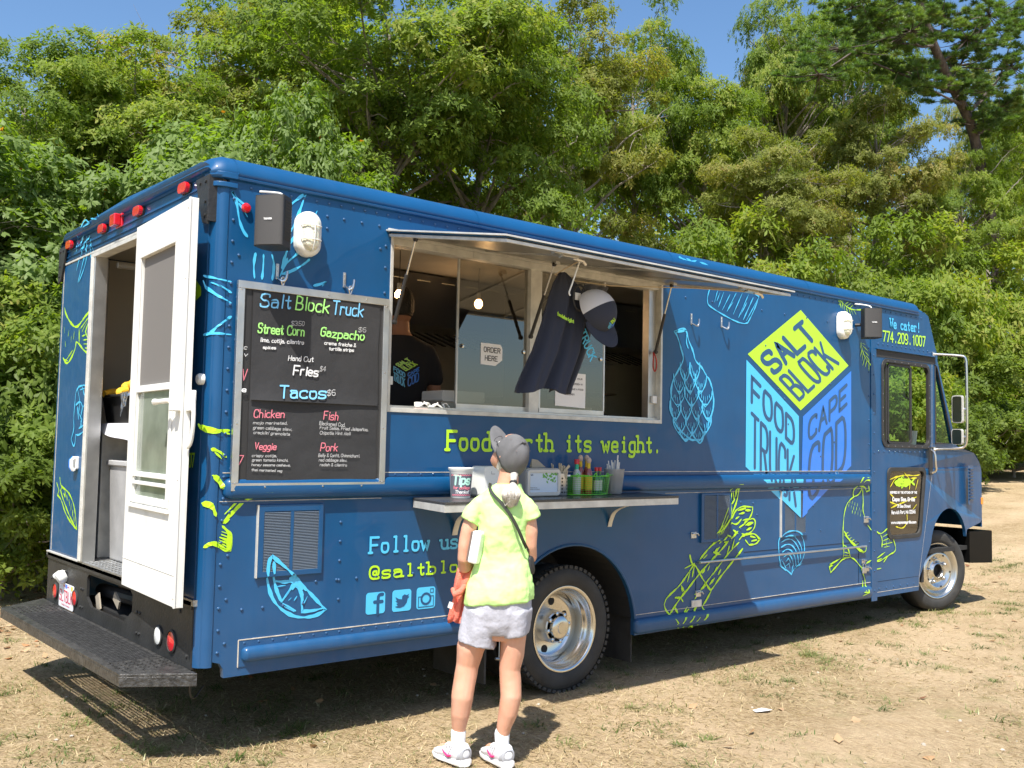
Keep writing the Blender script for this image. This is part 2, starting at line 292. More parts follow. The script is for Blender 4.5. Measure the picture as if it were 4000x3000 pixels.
ART=[('side','cyan',0.011,[[(0.18,2.547),(0.155,2.573),(0.133,2.623),(0.123,2.675),(0.116,2.712),(0.091,2.761),(0.124,2.724),(0.158,2.706)],[(0.127,2.709),(0.151,2.68),(0.176,2.647)],[(0.389,2.73),(0.424,2.767),(0.489,2.826),(0.473,2.769),(0.445,2.686),(0.423,2.631),(0.394,2.588)],[(0.548,2.72),(0.558,2.742)],[(0.454,2.611),(0.425,2.576),(0.402,2.533),(0.386,2.481),(0.376,2.44),(0.37,2.412)],[(0.371,2.417),(0.411,2.462),(0.446,2.495),(0.464,2.517)],[(0.36,2.372),(0.385,2.43),(0.399,2.471)],[(0.366,2.384),(0.401,2.396),(0.455,2.426),(0.497,2.457),(0.524,2.483)],[(0.225,2.474),(0.218,2.43),(0.218,2.386),(0.224,2.346)],[(0.268,2.472),(0.269,2.415),(0.264,2.346)],[(0.312,2.478),(0.325,2.444),(0.327,2.401),(0.32,2.347)],[(0.55,2.348),(0.581,2.357),(0.62,2.373),(0.601,2.351)],[(-0.017,2.336),(0.015,2.325),(0.059,2.315),(0.104,2.314)],[(0.012,2.301),(0.049,2.285),(0.106,2.26)],[(-0.018,2.311),(0.001,2.268),(0.046,2.231),(0.108,2.209)],[(-0.005,2.045),(0.015,2.054),(0.114,2.054)],[(0.013,2.051),(0.051,2.1),(0.11,2.143)]]),('side','lime',0.02,[[(-0.007,1.603),(0.018,1.591),(0.072,1.583),(0.123,1.586)],[(0.037,1.495),(0.076,1.482),(0.112,1.456)],[(0.051,1.478),(0.085,1.451)],[(0.048,1.367),(0.082,1.341),(0.099,1.305)],[(0.011,1.235),(0.048,1.225),(0.067,1.175)]]),('side','lime',0.012,[[(-0.014,1.614),(0.01,1.577)],[(-0.002,1.607),(0.014,1.578)],[(0.08,1.579),(0.123,1.569)],[(0.01,1.577),(0.072,1.575)]]),('side','lime',0.016,[[(0.387,1.285),(0.35,1.274),(0.298,1.27),(0.268,1.265),(0.225,1.249),(0.184,1.212),(0.135,1.17),(0.109,1.137)],[(0.106,1.124),(0.131,1.101),(0.15,1.079),(0.15,1.005),(0.128,1.003),(0.099,1.025),(0.056,1.05),(0.023,1.025)]]),('side','lime',0.01,[[(0.372,1.28),(0.312,1.282)],[(0.254,1.262),(0.211,1.242),(0.162,1.203)],[(0.182,1.246),(0.148,1.213),(0.114,1.181)],[(0.15,1.082),(0.103,1.098)],[(0.147,1.066),(0.102,1.084)],[(0.149,1.049),(0.094,1.071)],[(0.146,1.036),(0.091,1.058)],[(0.143,1.019),(0.088,1.049)],[(0.135,1.01),(0.085,1.039)],[(0.139,1.156),(0.119,1.137)]]),('side','lime',0.022,[[(0.135,1.09),(0.145,1.012)],[(0.145,1.059),(0.135,1.008)]]),('side','cyan',0.014,[[(0.365,0.967),(0.347,0.947),(0.343,0.872),(0.369,0.774),(0.408,0.716),(0.471,0.669),(0.533,0.646),(0.604,0.644),(0.651,0.656),(0.681,0.674),(0.666,0.686),(0.494,0.862),(0.365,0.967)],[(0.374,0.939),(0.38,0.87),(0.398,0.8),(0.43,0.735)],[(0.43,0.735),(0.467,0.78),(0.496,0.82)],[(0.389,0.841),(0.442,0.831),(0.48,0.835),(0.503,0.847)],[(0.496,0.82),(0.536,0.789),(0.548,0.676),(0.611,0.674),(0.667,0.683)],[(0.51,0.847),(0.543,0.802),(0.568,0.779)],[(0.438,0.727),(0.509,0.683)]]),('side','cyan',0.03,[[(0.472,0.849),(0.515,0.825),(0.544,0.788)],[(0.503,0.826),(0.489,0.792)],[(0.536,0.789),(0.546,0.732)]]),('side','cyan',0.007,[[(0.405,0.813),(0.45,0.816)],[(0.452,0.768),(0.474,0.794)],[(0.468,0.739),(0.483,0.751)],[(0.499,0.736),(0.514,0.756)],[(0.551,0.711),(0.573,0.751)],[(0.439,0.714),(0.501,0.68)]]),('side','cyan',0.013,[[(3.389,2.363),(3.463,2.397),(3.513,2.385),(3.531,2.32),(3.591,2.237),(3.609,2.171),(3.687,2.132),(3.74,2.068),(3.775,2.047),(3.811,1.97),(3.826,1.892),(3.813,1.801),(3.761,1.732),(3.762,1.676),(3.719,1.653),(3.693,1.597),(3.668,1.577),(3.625,1.607),(3.574,1.6),(3.489,1.648),(3.406,1.7),(3.364,1.785),(3.347,1.849),(3.354,1.915),(3.361,2.002),(3.401,2.058),(3.466,2.139),(3.486,2.184),(3.456,2.248),(3.422,2.322),(3.389,2.363)]]),('side','cyan',0.01,[[(3.446,2.151),(3.447,2.09),(3.474,2.042),(3.503,2.012),(3.529,2.045),(3.556,2.097),(3.555,2.158)],[(3.55,2.158),(3.551,2.096),(3.578,2.048),(3.608,2.018),(3.635,2.051),(3.661,2.103),(3.661,2.166)],[(3.378,2.064),(3.379,2.004),(3.409,1.956),(3.439,1.926),(3.469,1.959),(3.498,2.01),(3.497,2.072)],[(3.492,2.072),(3.493,2.01),(3.524,1.962),(3.556,1.932),(3.586,1.966),(3.616,2.017),(3.615,2.079)],[(3.61,2.079),(3.611,2.017),(3.642,1.968),(3.674,1.938),(3.704,1.972),(3.735,2.024),(3.735,2.087)],[(3.347,1.97),(3.348,1.91),(3.386,1.863),(3.424,1.833),(3.462,1.866),(3.501,1.917),(3.5,1.979)],[(3.493,1.978),(3.494,1.917),(3.533,1.869),(3.574,1.839),(3.613,1.873),(3.652,1.924),(3.651,1.987)],[(3.644,1.986),(3.645,1.924),(3.687,1.876),(3.727,1.845),(3.767,1.879),(3.806,1.932),(3.806,1.995)],[(3.339,1.873),(3.339,1.812),(3.369,1.765),(3.401,1.735),(3.43,1.767),(3.459,1.817),(3.458,1.878)],[(3.453,1.878),(3.454,1.817),(3.485,1.769),(3.517,1.738),(3.546,1.771),(3.576,1.822),(3.575,1.883)],[(3.57,1.883),(3.571,1.821),(3.602,1.773),(3.635,1.742),(3.665,1.775),(3.696,1.826),(3.695,1.889)],[(3.69,1.888),(3.691,1.826),(3.722,1.777),(3.756,1.746),(3.787,1.779),(3.818,1.831),(3.817,1.894)],[(3.376,1.777),(3.377,1.716),(3.412,1.669),(3.447,1.638),(3.481,1.67),(3.515,1.721),(3.514,1.782)],[(3.509,1.782),(3.51,1.72),(3.546,1.672),(3.583,1.641),(3.619,1.674),(3.654,1.725),(3.653,1.787)],[(3.648,1.787),(3.649,1.725),(3.685,1.676),(3.722,1.644),(3.758,1.677),(3.795,1.729),(3.794,1.792)],[(3.446,1.692),(3.446,1.646),(3.482,1.612),(3.517,1.589),(3.55,1.613),(3.585,1.649),(3.584,1.696)],[(3.579,1.696),(3.58,1.649),(3.616,1.614),(3.652,1.592),(3.686,1.616),(3.722,1.652),(3.722,1.7)]]),('side','cyan',0.008,[[(3.514,2.358),(3.508,2.296),(3.532,2.254)],[(3.55,2.145),(3.554,2.101)],[(3.567,2.14),(3.576,2.108)],[(3.455,2.092),(3.457,2.111)],[(3.47,2.075),(3.472,2.1)],[(3.486,2.058),(3.482,2.092)],[(3.503,2.04),(3.506,2.063)],[(3.517,2.06),(3.514,2.085)],[(3.532,2.078),(3.53,2.117)],[(3.547,2.098),(3.545,2.128)],[(3.559,2.099),(3.555,2.125)],[(3.575,2.081),(3.579,2.112)],[(3.59,2.064),(3.593,2.097)],[(3.607,2.047),(3.602,2.086)],[(3.622,2.066),(3.622,2.104)],[(3.638,2.085),(3.632,2.109)],[(3.653,2.105),(3.651,2.136)],[(3.389,2.006),(3.392,2.034)],[(3.405,1.989),(3.41,2.021)],[(3.422,1.972),(3.425,2.001)],[(3.439,1.955),(3.443,1.989)],[(3.455,1.974),(3.451,2.013)],[(3.472,1.992),(3.47,2.012)],[(3.488,2.012),(3.488,2.044)],[(3.503,2.013),(3.501,2.039)],[(3.52,1.995),(3.52,2.023)],[(3.537,1.978),(3.538,2.006)],[(3.556,1.961),(3.559,1.998)],[(3.572,1.98),(3.575,2.016)],[(3.589,1.999),(3.594,2.035)],[(3.606,2.019),(3.602,2.045)],[(3.621,2.02),(3.624,2.051)],[(3.639,2.002),(3.638,2.038)],[(3.656,1.985),(3.652,2.021)],[(3.673,1.967),(3.673,2.011)],[(3.69,1.987),(3.685,2.013)],[(3.708,2.005),(3.712,2.042)],[(3.725,2.025),(3.728,2.042)],[(3.359,1.913),(3.356,1.934)],[(3.381,1.895),(3.384,1.918)],[(3.402,1.879),(3.397,1.918)],[(3.424,1.861),(3.418,1.899)],[(3.445,1.881),(3.443,1.917)],[(3.466,1.899),(3.471,1.935)],[(3.488,1.919),(3.492,1.943)],[(3.506,1.92),(3.502,1.939)],[(3.528,1.902),(3.524,1.932)],[(3.55,1.885),(3.55,1.91)],[(3.574,1.868),(3.568,1.906)],[(3.596,1.887),(3.599,1.908)],[(3.618,1.906),(3.621,1.931)],[(3.64,1.926),(3.637,1.957)],[(3.658,1.927),(3.658,1.95)],[(3.681,1.909),(3.681,1.94)],[(3.704,1.892),(3.705,1.926)],[(3.726,1.874),(3.726,1.922)],[(3.749,1.894),(3.75,1.925)],[(3.771,1.913),(3.769,1.936)],[(3.794,1.933),(3.794,1.966)],[(3.349,1.815),(3.344,1.838)],[(3.366,1.797),(3.367,1.823)],[(3.382,1.78),(3.384,1.8)],[(3.4,1.763),(3.395,1.8)],[(3.417,1.782),(3.414,1.815)],[(3.433,1.8),(3.431,1.831)],[(3.449,1.819),(3.452,1.846)],[(3.464,1.819),(3.459,1.833)],[(3.481,1.801),(3.485,1.833)],[(3.498,1.785),(3.497,1.81)],[(3.516,1.767),(3.512,1.804)],[(3.533,1.786),(3.531,1.813)],[(3.549,1.804),(3.549,1.829)],[(3.566,1.823),(3.564,1.843)],[(3.581,1.824),(3.576,1.852)],[(3.598,1.806),(3.601,1.836)],[(3.616,1.789),(3.614,1.815)],[(3.635,1.771),(3.631,1.814)],[(3.651,1.79),(3.649,1.813)],[(3.668,1.808),(3.663,1.84)],[(3.685,1.828),(3.683,1.848)],[(3.701,1.829),(3.701,1.859)],[(3.719,1.81),(3.715,1.846)],[(3.736,1.793),(3.738,1.821)],[(3.755,1.775),(3.753,1.821)],[(3.773,1.794),(3.767,1.819)],[(3.79,1.813),(3.786,1.842)],[(3.808,1.833),(3.811,1.863)],[(3.388,1.719),(3.384,1.736)],[(3.406,1.701),(3.407,1.735)],[(3.426,1.684),(3.424,1.722)],[(3.446,1.666),(3.444,1.691)],[(3.466,1.685),(3.464,1.723)],[(3.485,1.703),(3.483,1.727)],[(3.505,1.722),(3.503,1.744)],[(3.522,1.723),(3.518,1.755)],[(3.542,1.705),(3.545,1.723)],[(3.563,1.688),(3.567,1.728)],[(3.583,1.67),(3.586,1.704)],[(3.601,1.689),(3.599,1.73)],[(3.622,1.707),(3.625,1.74)],[(3.642,1.727),(3.642,1.753)],[(3.659,1.727),(3.657,1.747)],[(3.68,1.709),(3.676,1.731)],[(3.701,1.692),(3.699,1.725)],[(3.722,1.673),(3.716,1.718)],[(3.742,1.693),(3.744,1.734)],[(3.763,1.711),(3.766,1.748)],[(3.782,1.731),(3.784,1.762)],[(3.458,1.648),(3.459,1.662)],[(3.476,1.636),(3.474,1.656)],[(3.496,1.623),(3.496,1.658)],[(3.517,1.61),(3.52,1.643)],[(3.535,1.624),(3.533,1.658)],[(3.555,1.637),(3.558,1.659)],[(3.573,1.651),(3.576,1.674)],[(3.592,1.651),(3.588,1.672)],[(3.611,1.638),(3.614,1.667)],[(3.631,1.626),(3.634,1.65)],[(3.652,1.613),(3.653,1.659)],[(3.671,1.626),(3.665,1.666)],[(3.691,1.64),(3.694,1.67)],[(3.71,1.654),(3.708,1.669)]]),('side','cyan',0.016,[[(3.389,2.361),(3.513,2.383)],[(3.483,2.028),(3.523,2.031)],[(3.587,2.034),(3.628,2.037)],[(3.419,1.943),(3.459,1.945)],[(3.536,1.949),(3.576,1.951)],[(3.653,1.955),(3.694,1.957)],[(3.404,1.85),(3.444,1.851)],[(3.554,1.856),(3.594,1.858)],[(3.706,1.862),(3.748,1.864)],[(3.381,1.751),(3.42,1.753)],[(3.496,1.755),(3.536,1.756)],[(3.614,1.759),(3.655,1.76)],[(3.735,1.763),(3.777,1.764)],[(3.427,1.655),(3.466,1.656)],[(3.563,1.658),(3.604,1.659)],[(3.701,1.662),(3.743,1.663)],[(3.497,1.607),(3.537,1.607)],[(3.631,1.609),(3.672,1.61)]]),('side','cyan',0.01,[[(3.777,2.728),(3.751,2.679),(3.737,2.621),(3.761,2.578),(4.192,2.471),(4.267,2.561),(4.325,2.65),(4.36,2.723),(4.315,2.732)],[(3.777,2.728),(3.794,2.787),(3.856,2.818)],[(3.91,2.83),(3.946,2.85),(4.001,2.848),(4.048,2.825),(4.02,2.78)],[(3.652,2.894),(3.748,2.884),(3.784,2.832),(3.776,2.739)]]),('side','cyan',0.008,[[(3.857,2.709),(3.822,2.619)],[(3.929,2.706),(3.867,2.589)],[(3.884,2.695),(3.849,2.633)],[(4.003,2.697),(3.913,2.571)],[(4.077,2.717),(3.967,2.565)],[(4.152,2.726),(4.041,2.55)],[(4.228,2.722),(4.106,2.533)],[(4.286,2.705),(4.163,2.521)],[(4.344,2.7),(4.201,2.519)],[(4.04,2.643),(3.985,2.585)],[(4.209,2.661),(4.134,2.559)]]),('side','cyan',0.012,[[(3.423,2.901),(3.49,2.888),(3.558,2.881),(3.617,2.9)],[(3.558,2.872),(3.644,2.85),(3.714,2.828)],[(3.506,2.902),(3.592,2.874)]]),('side','lime',0.012,[[(3.301,0.468),(3.323,0.512),(3.438,0.571),(3.497,0.613),(3.622,0.73)],[(3.301,0.468),(3.318,0.429),(3.363,0.391),(3.416,0.327),(3.455,0.293)],[(3.567,0.794),(3.588,0.732),(3.622,0.721),(3.656,0.684),(3.705,0.62),(3.788,0.535),(3.809,0.525),(3.9,0.606),(4.014,0.688),(4.13,0.772),(4.174,0.806)],[(3.622,0.73),(3.515,0.702)],[(3.622,0.73),(3.596,0.636)],[(3.676,0.753),(3.785,0.835),(3.883,0.883)],[(3.477,0.585),(3.511,0.54)],[(3.413,0.505),(3.465,0.509),(3.498,0.472)],[(3.517,0.53),(3.623,0.617),(3.786,0.729),(3.898,0.793),(4.012,0.877)],[(3.363,0.4),(3.478,0.508),(3.597,0.585)],[(3.625,0.479),(3.733,0.574),(3.843,0.655),(3.927,0.72),(4.013,0.787),(4.129,0.854)],[(3.732,0.592),(3.76,0.555)],[(3.809,0.525),(3.761,0.467),(3.707,0.419),(3.735,0.373),(3.654,0.294)],[(3.501,0.293),(3.573,0.363),(3.666,0.44)],[(3.56,0.287),(3.64,0.356)],[(3.442,0.307),(3.545,0.434)],[(4.126,1.283),(4.067,1.275),(4.016,1.239),(4.012,1.194),(4.039,1.112),(4.032,1.057)],[(4.126,1.283),(4.112,1.192),(4.083,1.129),(4.047,1.075),(4.011,0.995)],[(3.854,0.938),(3.925,0.953),(4.032,1.057)],[(4.033,1.003),(4.099,0.982),(4.158,1.026)],[(4.04,1.03),(4.083,1.092),(4.157,1.118),(4.202,1.117),(4.293,1.11),(4.286,1.059),(4.218,0.997),(4.129,0.963)],[(4.188,0.998),(4.293,1.031),(4.332,1.002),(4.309,0.938),(4.219,0.904),(4.159,0.916)],[(4.129,0.872),(4.174,0.906),(4.249,0.912),(4.325,0.909),(4.379,0.865),(4.341,0.83),(4.249,0.829)],[(4.249,0.829),(4.204,0.868)],[(3.897,0.856),(3.983,0.915)],[(3.954,0.862),(4.027,0.877),(4.114,0.936)]]),('side','lime',0.018,[[(4.053,1.23),(4.068,1.166)],[(4.096,1.256),(4.082,1.193)],[(4.039,1.139),(4.075,1.175)],[(4.113,1.091),(4.202,1.103)],[(4.128,1.064),(4.187,1.071)],[(4.202,1.089),(4.263,1.087)],[(4.084,1.029),(4.128,1.045)],[(4.173,1.016),(4.248,1.023)],[(4.203,0.979),(4.294,0.994)],[(4.218,0.941),(4.279,0.957)],[(4.264,0.893),(4.325,0.881)],[(4.279,0.856),(4.341,0.862)],[(4.159,0.898),(4.204,0.905)],[(4.055,0.948),(4.114,0.918)],[(3.569,0.673),(3.543,0.606)],[(3.477,0.568),(3.491,0.541)],[(3.426,0.504),(3.465,0.501)],[(3.731,0.68),(3.704,0.655)],[(3.787,0.702),(3.766,0.669)],[(3.898,0.829),(3.841,0.796)],[(3.827,0.797),(3.912,0.775)],[(4.012,0.832),(3.984,0.771)],[(4.07,0.875),(4.042,0.804)],[(3.843,0.61),(3.788,0.57)],[(3.913,0.668),(3.885,0.634)],[(3.624,0.513),(3.679,0.509)],[(3.519,0.393),(3.559,0.415)],[(3.414,0.437),(3.441,0.401)],[(3.692,0.543),(3.76,0.572)],[(3.758,0.783),(3.717,0.759)],[(3.403,0.328),(3.442,0.299)],[(3.574,0.303),(3.6,0.287)],[(3.871,0.688),(3.829,0.638)],[(3.968,0.915),(4.026,0.895)]]),('side','lime',0.008,[[(3.868,0.92),(3.981,1.113)],[(3.89,0.919),(3.981,1.059)],[(3.911,0.927),(3.996,1.031)],[(3.847,0.929),(3.925,0.989)]]),('side','cyan',0.009,[[(4.624,0.801),(4.624,0.849),(4.672,0.895),(4.754,0.915),(4.854,0.911),(4.93,0.874),(4.972,0.804),(4.973,0.716),(4.922,0.65),(4.821,0.608),(4.796,0.572),(4.722,0.615),(4.641,0.649),(4.624,0.801)],[(4.657,0.695),(4.641,0.649),(4.722,0.605)],[(4.672,0.866),(4.754,0.881),(4.837,0.868),(4.921,0.796),(4.939,0.737)],[(4.656,0.828),(4.738,0.853),(4.821,0.84),(4.905,0.758),(4.922,0.679)],[(4.656,0.79),(4.738,0.815),(4.821,0.792),(4.879,0.721),(4.888,0.652)],[(4.673,0.751),(4.738,0.777),(4.804,0.754),(4.846,0.694),(4.855,0.635)],[(4.689,0.712),(4.755,0.737),(4.804,0.696),(4.821,0.637)],[(4.714,0.673),(4.755,0.699),(4.788,0.659)],[(4.722,0.643),(4.763,0.66),(4.772,0.621)],[(4.939,0.649),(4.821,0.608)],[(4.796,0.572),(4.813,0.638)],[(4.673,0.685),(4.722,0.624)]]),('side','lime',0.011,[[(5.736,1.272),(5.756,1.309),(5.814,1.34),(5.863,1.329),(5.893,1.34),(5.933,1.318),(5.933,1.291),(5.923,1.265),(5.932,1.244),(5.942,1.212),(5.892,1.202),(5.873,1.244),(5.756,1.256),(5.736,1.272)],[(5.775,1.256),(5.814,1.308),(5.913,1.297)],[(5.756,1.251),(5.697,1.226),(5.682,1.195),(5.688,1.163),(5.755,1.172),(5.814,1.213),(5.824,1.25)],[(5.707,1.168),(5.602,1.123),(5.554,1.052),(5.535,0.971),(5.526,0.869),(5.526,0.766),(5.544,0.704),(5.525,0.654)],[(5.833,1.224),(5.843,1.118),(5.833,1.045),(5.862,0.991),(5.891,0.959)],[(5.526,0.766),(5.601,0.742),(5.638,0.658),(5.525,0.654),(5.433,0.599),(5.351,0.554),(5.342,0.549),(5.324,0.596),(5.378,0.612),(5.324,0.616),(5.378,0.627),(5.488,0.656)],[(5.638,0.658),(5.714,0.633),(5.811,0.554),(5.908,0.537)],[(5.811,0.554),(5.83,0.511),(5.869,0.456),(5.868,0.352),(5.771,0.329)],[(5.868,0.352),(5.79,0.358)],[(5.858,0.327),(5.809,0.3)],[(5.83,0.449),(5.829,0.365)],[(5.545,0.878),(5.62,0.803),(5.734,0.746),(5.831,0.689),(5.88,0.691),(5.89,0.727)],[(5.554,0.847),(5.753,0.714),(5.85,0.682)],[(5.911,0.916),(5.97,0.871)],[(6.03,0.869),(6.121,0.823),(6.235,0.874)],[(6.235,0.874),(6.318,0.803),(6.381,0.702),(6.359,0.66),(6.254,0.644),(6.171,0.584)],[(6.121,0.823),(6.152,0.778),(6.141,0.715)],[(6.192,0.669),(6.029,0.614),(6.089,0.589),(6.233,0.634)],[(5.889,0.591),(5.968,0.612)],[(6.028,0.529),(6.129,0.534)]]),('side','lime',0.007,[[(5.64,1.133),(5.634,1.107)],[(5.678,1.127),(5.67,1.101)],[(5.716,1.116),(5.71,1.09)],[(5.755,1.104),(5.749,1.078)],[(5.621,1.102),(5.617,1.077)],[(5.659,1.091),(5.653,1.065)],[(5.697,1.08),(5.691,1.054)],[(5.739,1.073),(5.735,1.047)],[(5.784,1.067),(5.778,1.041)],[(5.813,1.051),(5.807,1.025)],[(5.678,1.049),(5.672,1.023)],[(5.72,1.04),(5.714,1.015)],[(5.764,1.034),(5.758,1.007)],[(5.803,1.019),(5.797,0.993)],[(5.573,0.856),(5.61,0.865)],[(5.601,0.835),(5.639,0.843)],[(5.629,0.813),(5.667,0.821)],[(5.661,0.791),(5.7,0.801)],[(5.696,0.774),(5.734,0.782)],[(5.734,0.756),(5.773,0.765)],[(5.773,0.733),(5.811,0.742)],[(5.553,0.704),(5.619,0.69)],[(5.544,0.679),(5.629,0.669)],[(6.152,0.8),(6.256,0.828)],[(6.156,0.767),(6.297,0.793)],[(6.151,0.735),(6.318,0.749)],[(6.182,0.712),(6.275,0.718)],[(6.214,0.775),(6.234,0.71)],[(6.049,0.602),(6.15,0.618)],[(6.255,0.817),(6.286,0.75)]]),('side','lime',0.008,[[(5.399,2.867),(5.459,2.837),(5.553,2.785),(5.668,2.754),(5.825,2.773)],[(5.459,2.837),(5.478,2.776)],[(5.478,2.829),(5.506,2.753)],[(5.516,2.812),(5.534,2.746)],[(5.544,2.794),(5.563,2.738)],[(5.582,2.777),(5.601,2.726)],[(5.62,2.765),(5.649,2.72)],[(5.659,2.759),(5.688,2.714)],[(5.697,2.757),(5.736,2.724)],[(5.553,2.785),(5.63,2.825)],[(5.478,2.839),(5.554,2.869)],[(5.591,2.778),(5.659,2.812)],[(5.639,2.767),(5.688,2.799)],[(5.525,2.813),(5.582,2.841)],[(5.44,2.856),(5.516,2.854)],[(5.814,2.49),(5.833,2.416),(5.902,2.336),(6.023,2.279)],[(5.804,2.478),(5.804,2.436)],[(5.833,2.438),(5.803,2.361)],[(5.853,2.418),(5.833,2.331)],[(5.883,2.377),(5.842,2.288)],[(5.912,2.347),(5.882,2.28)],[(5.942,2.317),(5.942,2.241)],[(5.843,2.46),(5.923,2.423)],[(5.863,2.419),(5.933,2.381)],[(5.893,2.378),(5.953,2.339)],[(5.922,2.348),(5.962,2.297)],[(5.834,2.481),(5.883,2.474)]]),('rear','cyan',0.01,[[(2.19,2.861),(2.243,2.766)],[(2.112,2.9),(2.02,2.946),(1.933,2.902),(2.062,2.897)],[(1.898,2.926),(1.776,2.901)],[(1.766,2.933),(1.732,2.908)],[(2.054,2.851),(2.211,2.782)],[(1.953,2.825),(2.14,2.762)],[(2.046,2.799),(2.163,2.693),(2.204,2.632)],[(1.993,2.771),(2.157,2.55)],[(2.14,2.548),(2.021,2.634),(1.971,2.727)],[(1.941,2.743),(1.877,2.635),(1.809,2.538)],[(1.809,2.538),(1.829,2.668),(1.911,2.759)],[(2.117,2.83),(2.142,2.772)],[(2.019,2.835),(2.027,2.675)],[(1.917,2.8),(1.949,2.695)]]),('rear','lime',0.014,[[(2.449,2.41),(2.425,2.371),(2.306,2.298),(2.159,2.245),(2.032,2.285),(1.836,2.36)],[(1.836,2.36),(1.872,2.291),(1.955,2.209),(1.809,2.081),(1.838,2.064),(1.952,2.08),(2.075,2.138),(2.145,2.158)],[(2.145,2.158),(2.155,2.113),(2.232,2.057),(2.33,2.016),(2.428,2.068)],[(2.372,2.054),(2.316,2.041)],[(2.091,2.239),(2.077,2.148)]]),('rear','lime',0.008,[[(1.878,2.33),(2.032,2.285)],[(1.904,2.293),(2.058,2.237)],[(1.932,2.266),(2.021,2.214)],[(1.936,2.188),(2.017,2.184)],[(1.899,2.155),(1.996,2.157)],[(1.879,2.125),(1.976,2.131)],[(1.842,2.093),(1.939,2.104)],[(2.315,2.247),(2.326,2.206)],[(2.191,2.227),(2.2,2.177)],[(2.255,2.201),(2.255,2.16)],[(2.427,2.277),(2.42,2.234)],[(2.393,2.18),(2.378,2.138)],[(2.205,2.106),(2.304,2.071)],[(2.237,2.088),(2.336,2.052)]]),('rear','cyan',0.01,[[(2.031,1.86),(1.903,1.87),(1.797,1.833),(1.787,1.727),(1.789,1.641),(1.859,1.583),(1.982,1.549),(2.049,1.554),(2.056,1.494),(2.086,1.474),(2.145,1.523),(2.088,1.593),(2.115,1.653),(2.099,1.762),(2.093,1.832),(2.031,1.86)],[(2.063,1.851),(1.983,1.76),(2.005,1.691)],[(1.967,1.867),(1.89,1.787),(1.808,1.766)],[(2.079,1.742),(1.984,1.77),(1.929,1.729),(1.966,1.652)],[(1.913,1.729),(1.856,1.767),(1.812,1.689)],[(2.005,1.691),(1.933,1.651),(1.958,1.603)],[(1.875,1.69),(1.898,1.632),(1.791,1.65)],[(1.989,1.593),(1.895,1.612)],[(1.995,1.839),(1.899,1.846)]]),('rear','cyan',0.02,[[(2.044,1.731),(2.015,1.652)],[(1.964,1.642),(1.924,1.593)],[(1.869,1.651),(1.859,1.622)]]),('rear','lime',0.013,[[(2.365,1.271),(2.339,1.226),(2.3,1.208),(2.157,1.185),(2.047,1.131),(1.987,1.067),(1.938,0.964),(2.022,0.977),(2.203,1.043),(2.304,1.127),(2.398,1.152),(2.368,1.184),(2.431,1.233)],[(2.3,1.208),(2.332,1.186),(2.25,1.12),(2.098,1.03),(1.954,0.963)],[(2.227,1.191),(2.221,1.151),(2.259,1.17)],[(2.188,1.163),(2.165,1.125)],[(2.132,1.136),(2.109,1.098)],[(2.077,1.11),(2.078,1.071)],[(2.038,1.073),(2.032,1.035)],[(2.005,1.036),(1.993,0.999)]]),('winfish','lime',0.03,[[(6.369,1.274),(6.433,1.295),(6.563,1.3),(6.662,1.277)],[(6.369,1.274),(6.454,1.251),(6.562,1.247),(6.662,1.277)],[(6.401,1.274),(6.64,1.274)],[(6.662,1.277),(6.718,1.305)],[(6.662,1.277),(6.717,1.254)]]),('winfish','lime',0.012,[[(6.541,1.306),(6.52,1.339),(6.476,1.306)],[(6.486,1.247),(6.497,1.228),(6.541,1.247)]]),('winfish','yellow',0.01,[[(6.294,1.236),(6.39,1.323),(6.564,1.345),(6.718,1.333),(6.82,1.344)],[(6.542,1.361),(6.651,1.299),(6.628,1.21)],[(6.284,1.302),(6.433,1.334)],[(6.303,1.051),(6.431,1.081),(6.761,1.141)],[(6.283,1.106),(6.452,1.069)],[(6.386,0.885),(6.515,0.858),(6.592,0.921),(6.582,0.988)],[(6.739,1.209),(6.785,1.298)],[(6.651,1.311),(6.763,1.315)],[(6.283,1.182),(6.346,1.148),(6.325,1.083)],[(6.692,1.03),(6.76,1.073)]])]
LOGO={'top': [(4.225,2.267),(4.918,2.676),(5.62,2.273),(4.919,1.866)],'left': [(4.209,2.223),(4.894,1.818),(4.897,1.011),(4.205,1.415)],'right': [(4.952,1.818),(5.661,2.23),(5.658,1.423),(4.922,1.01)]}
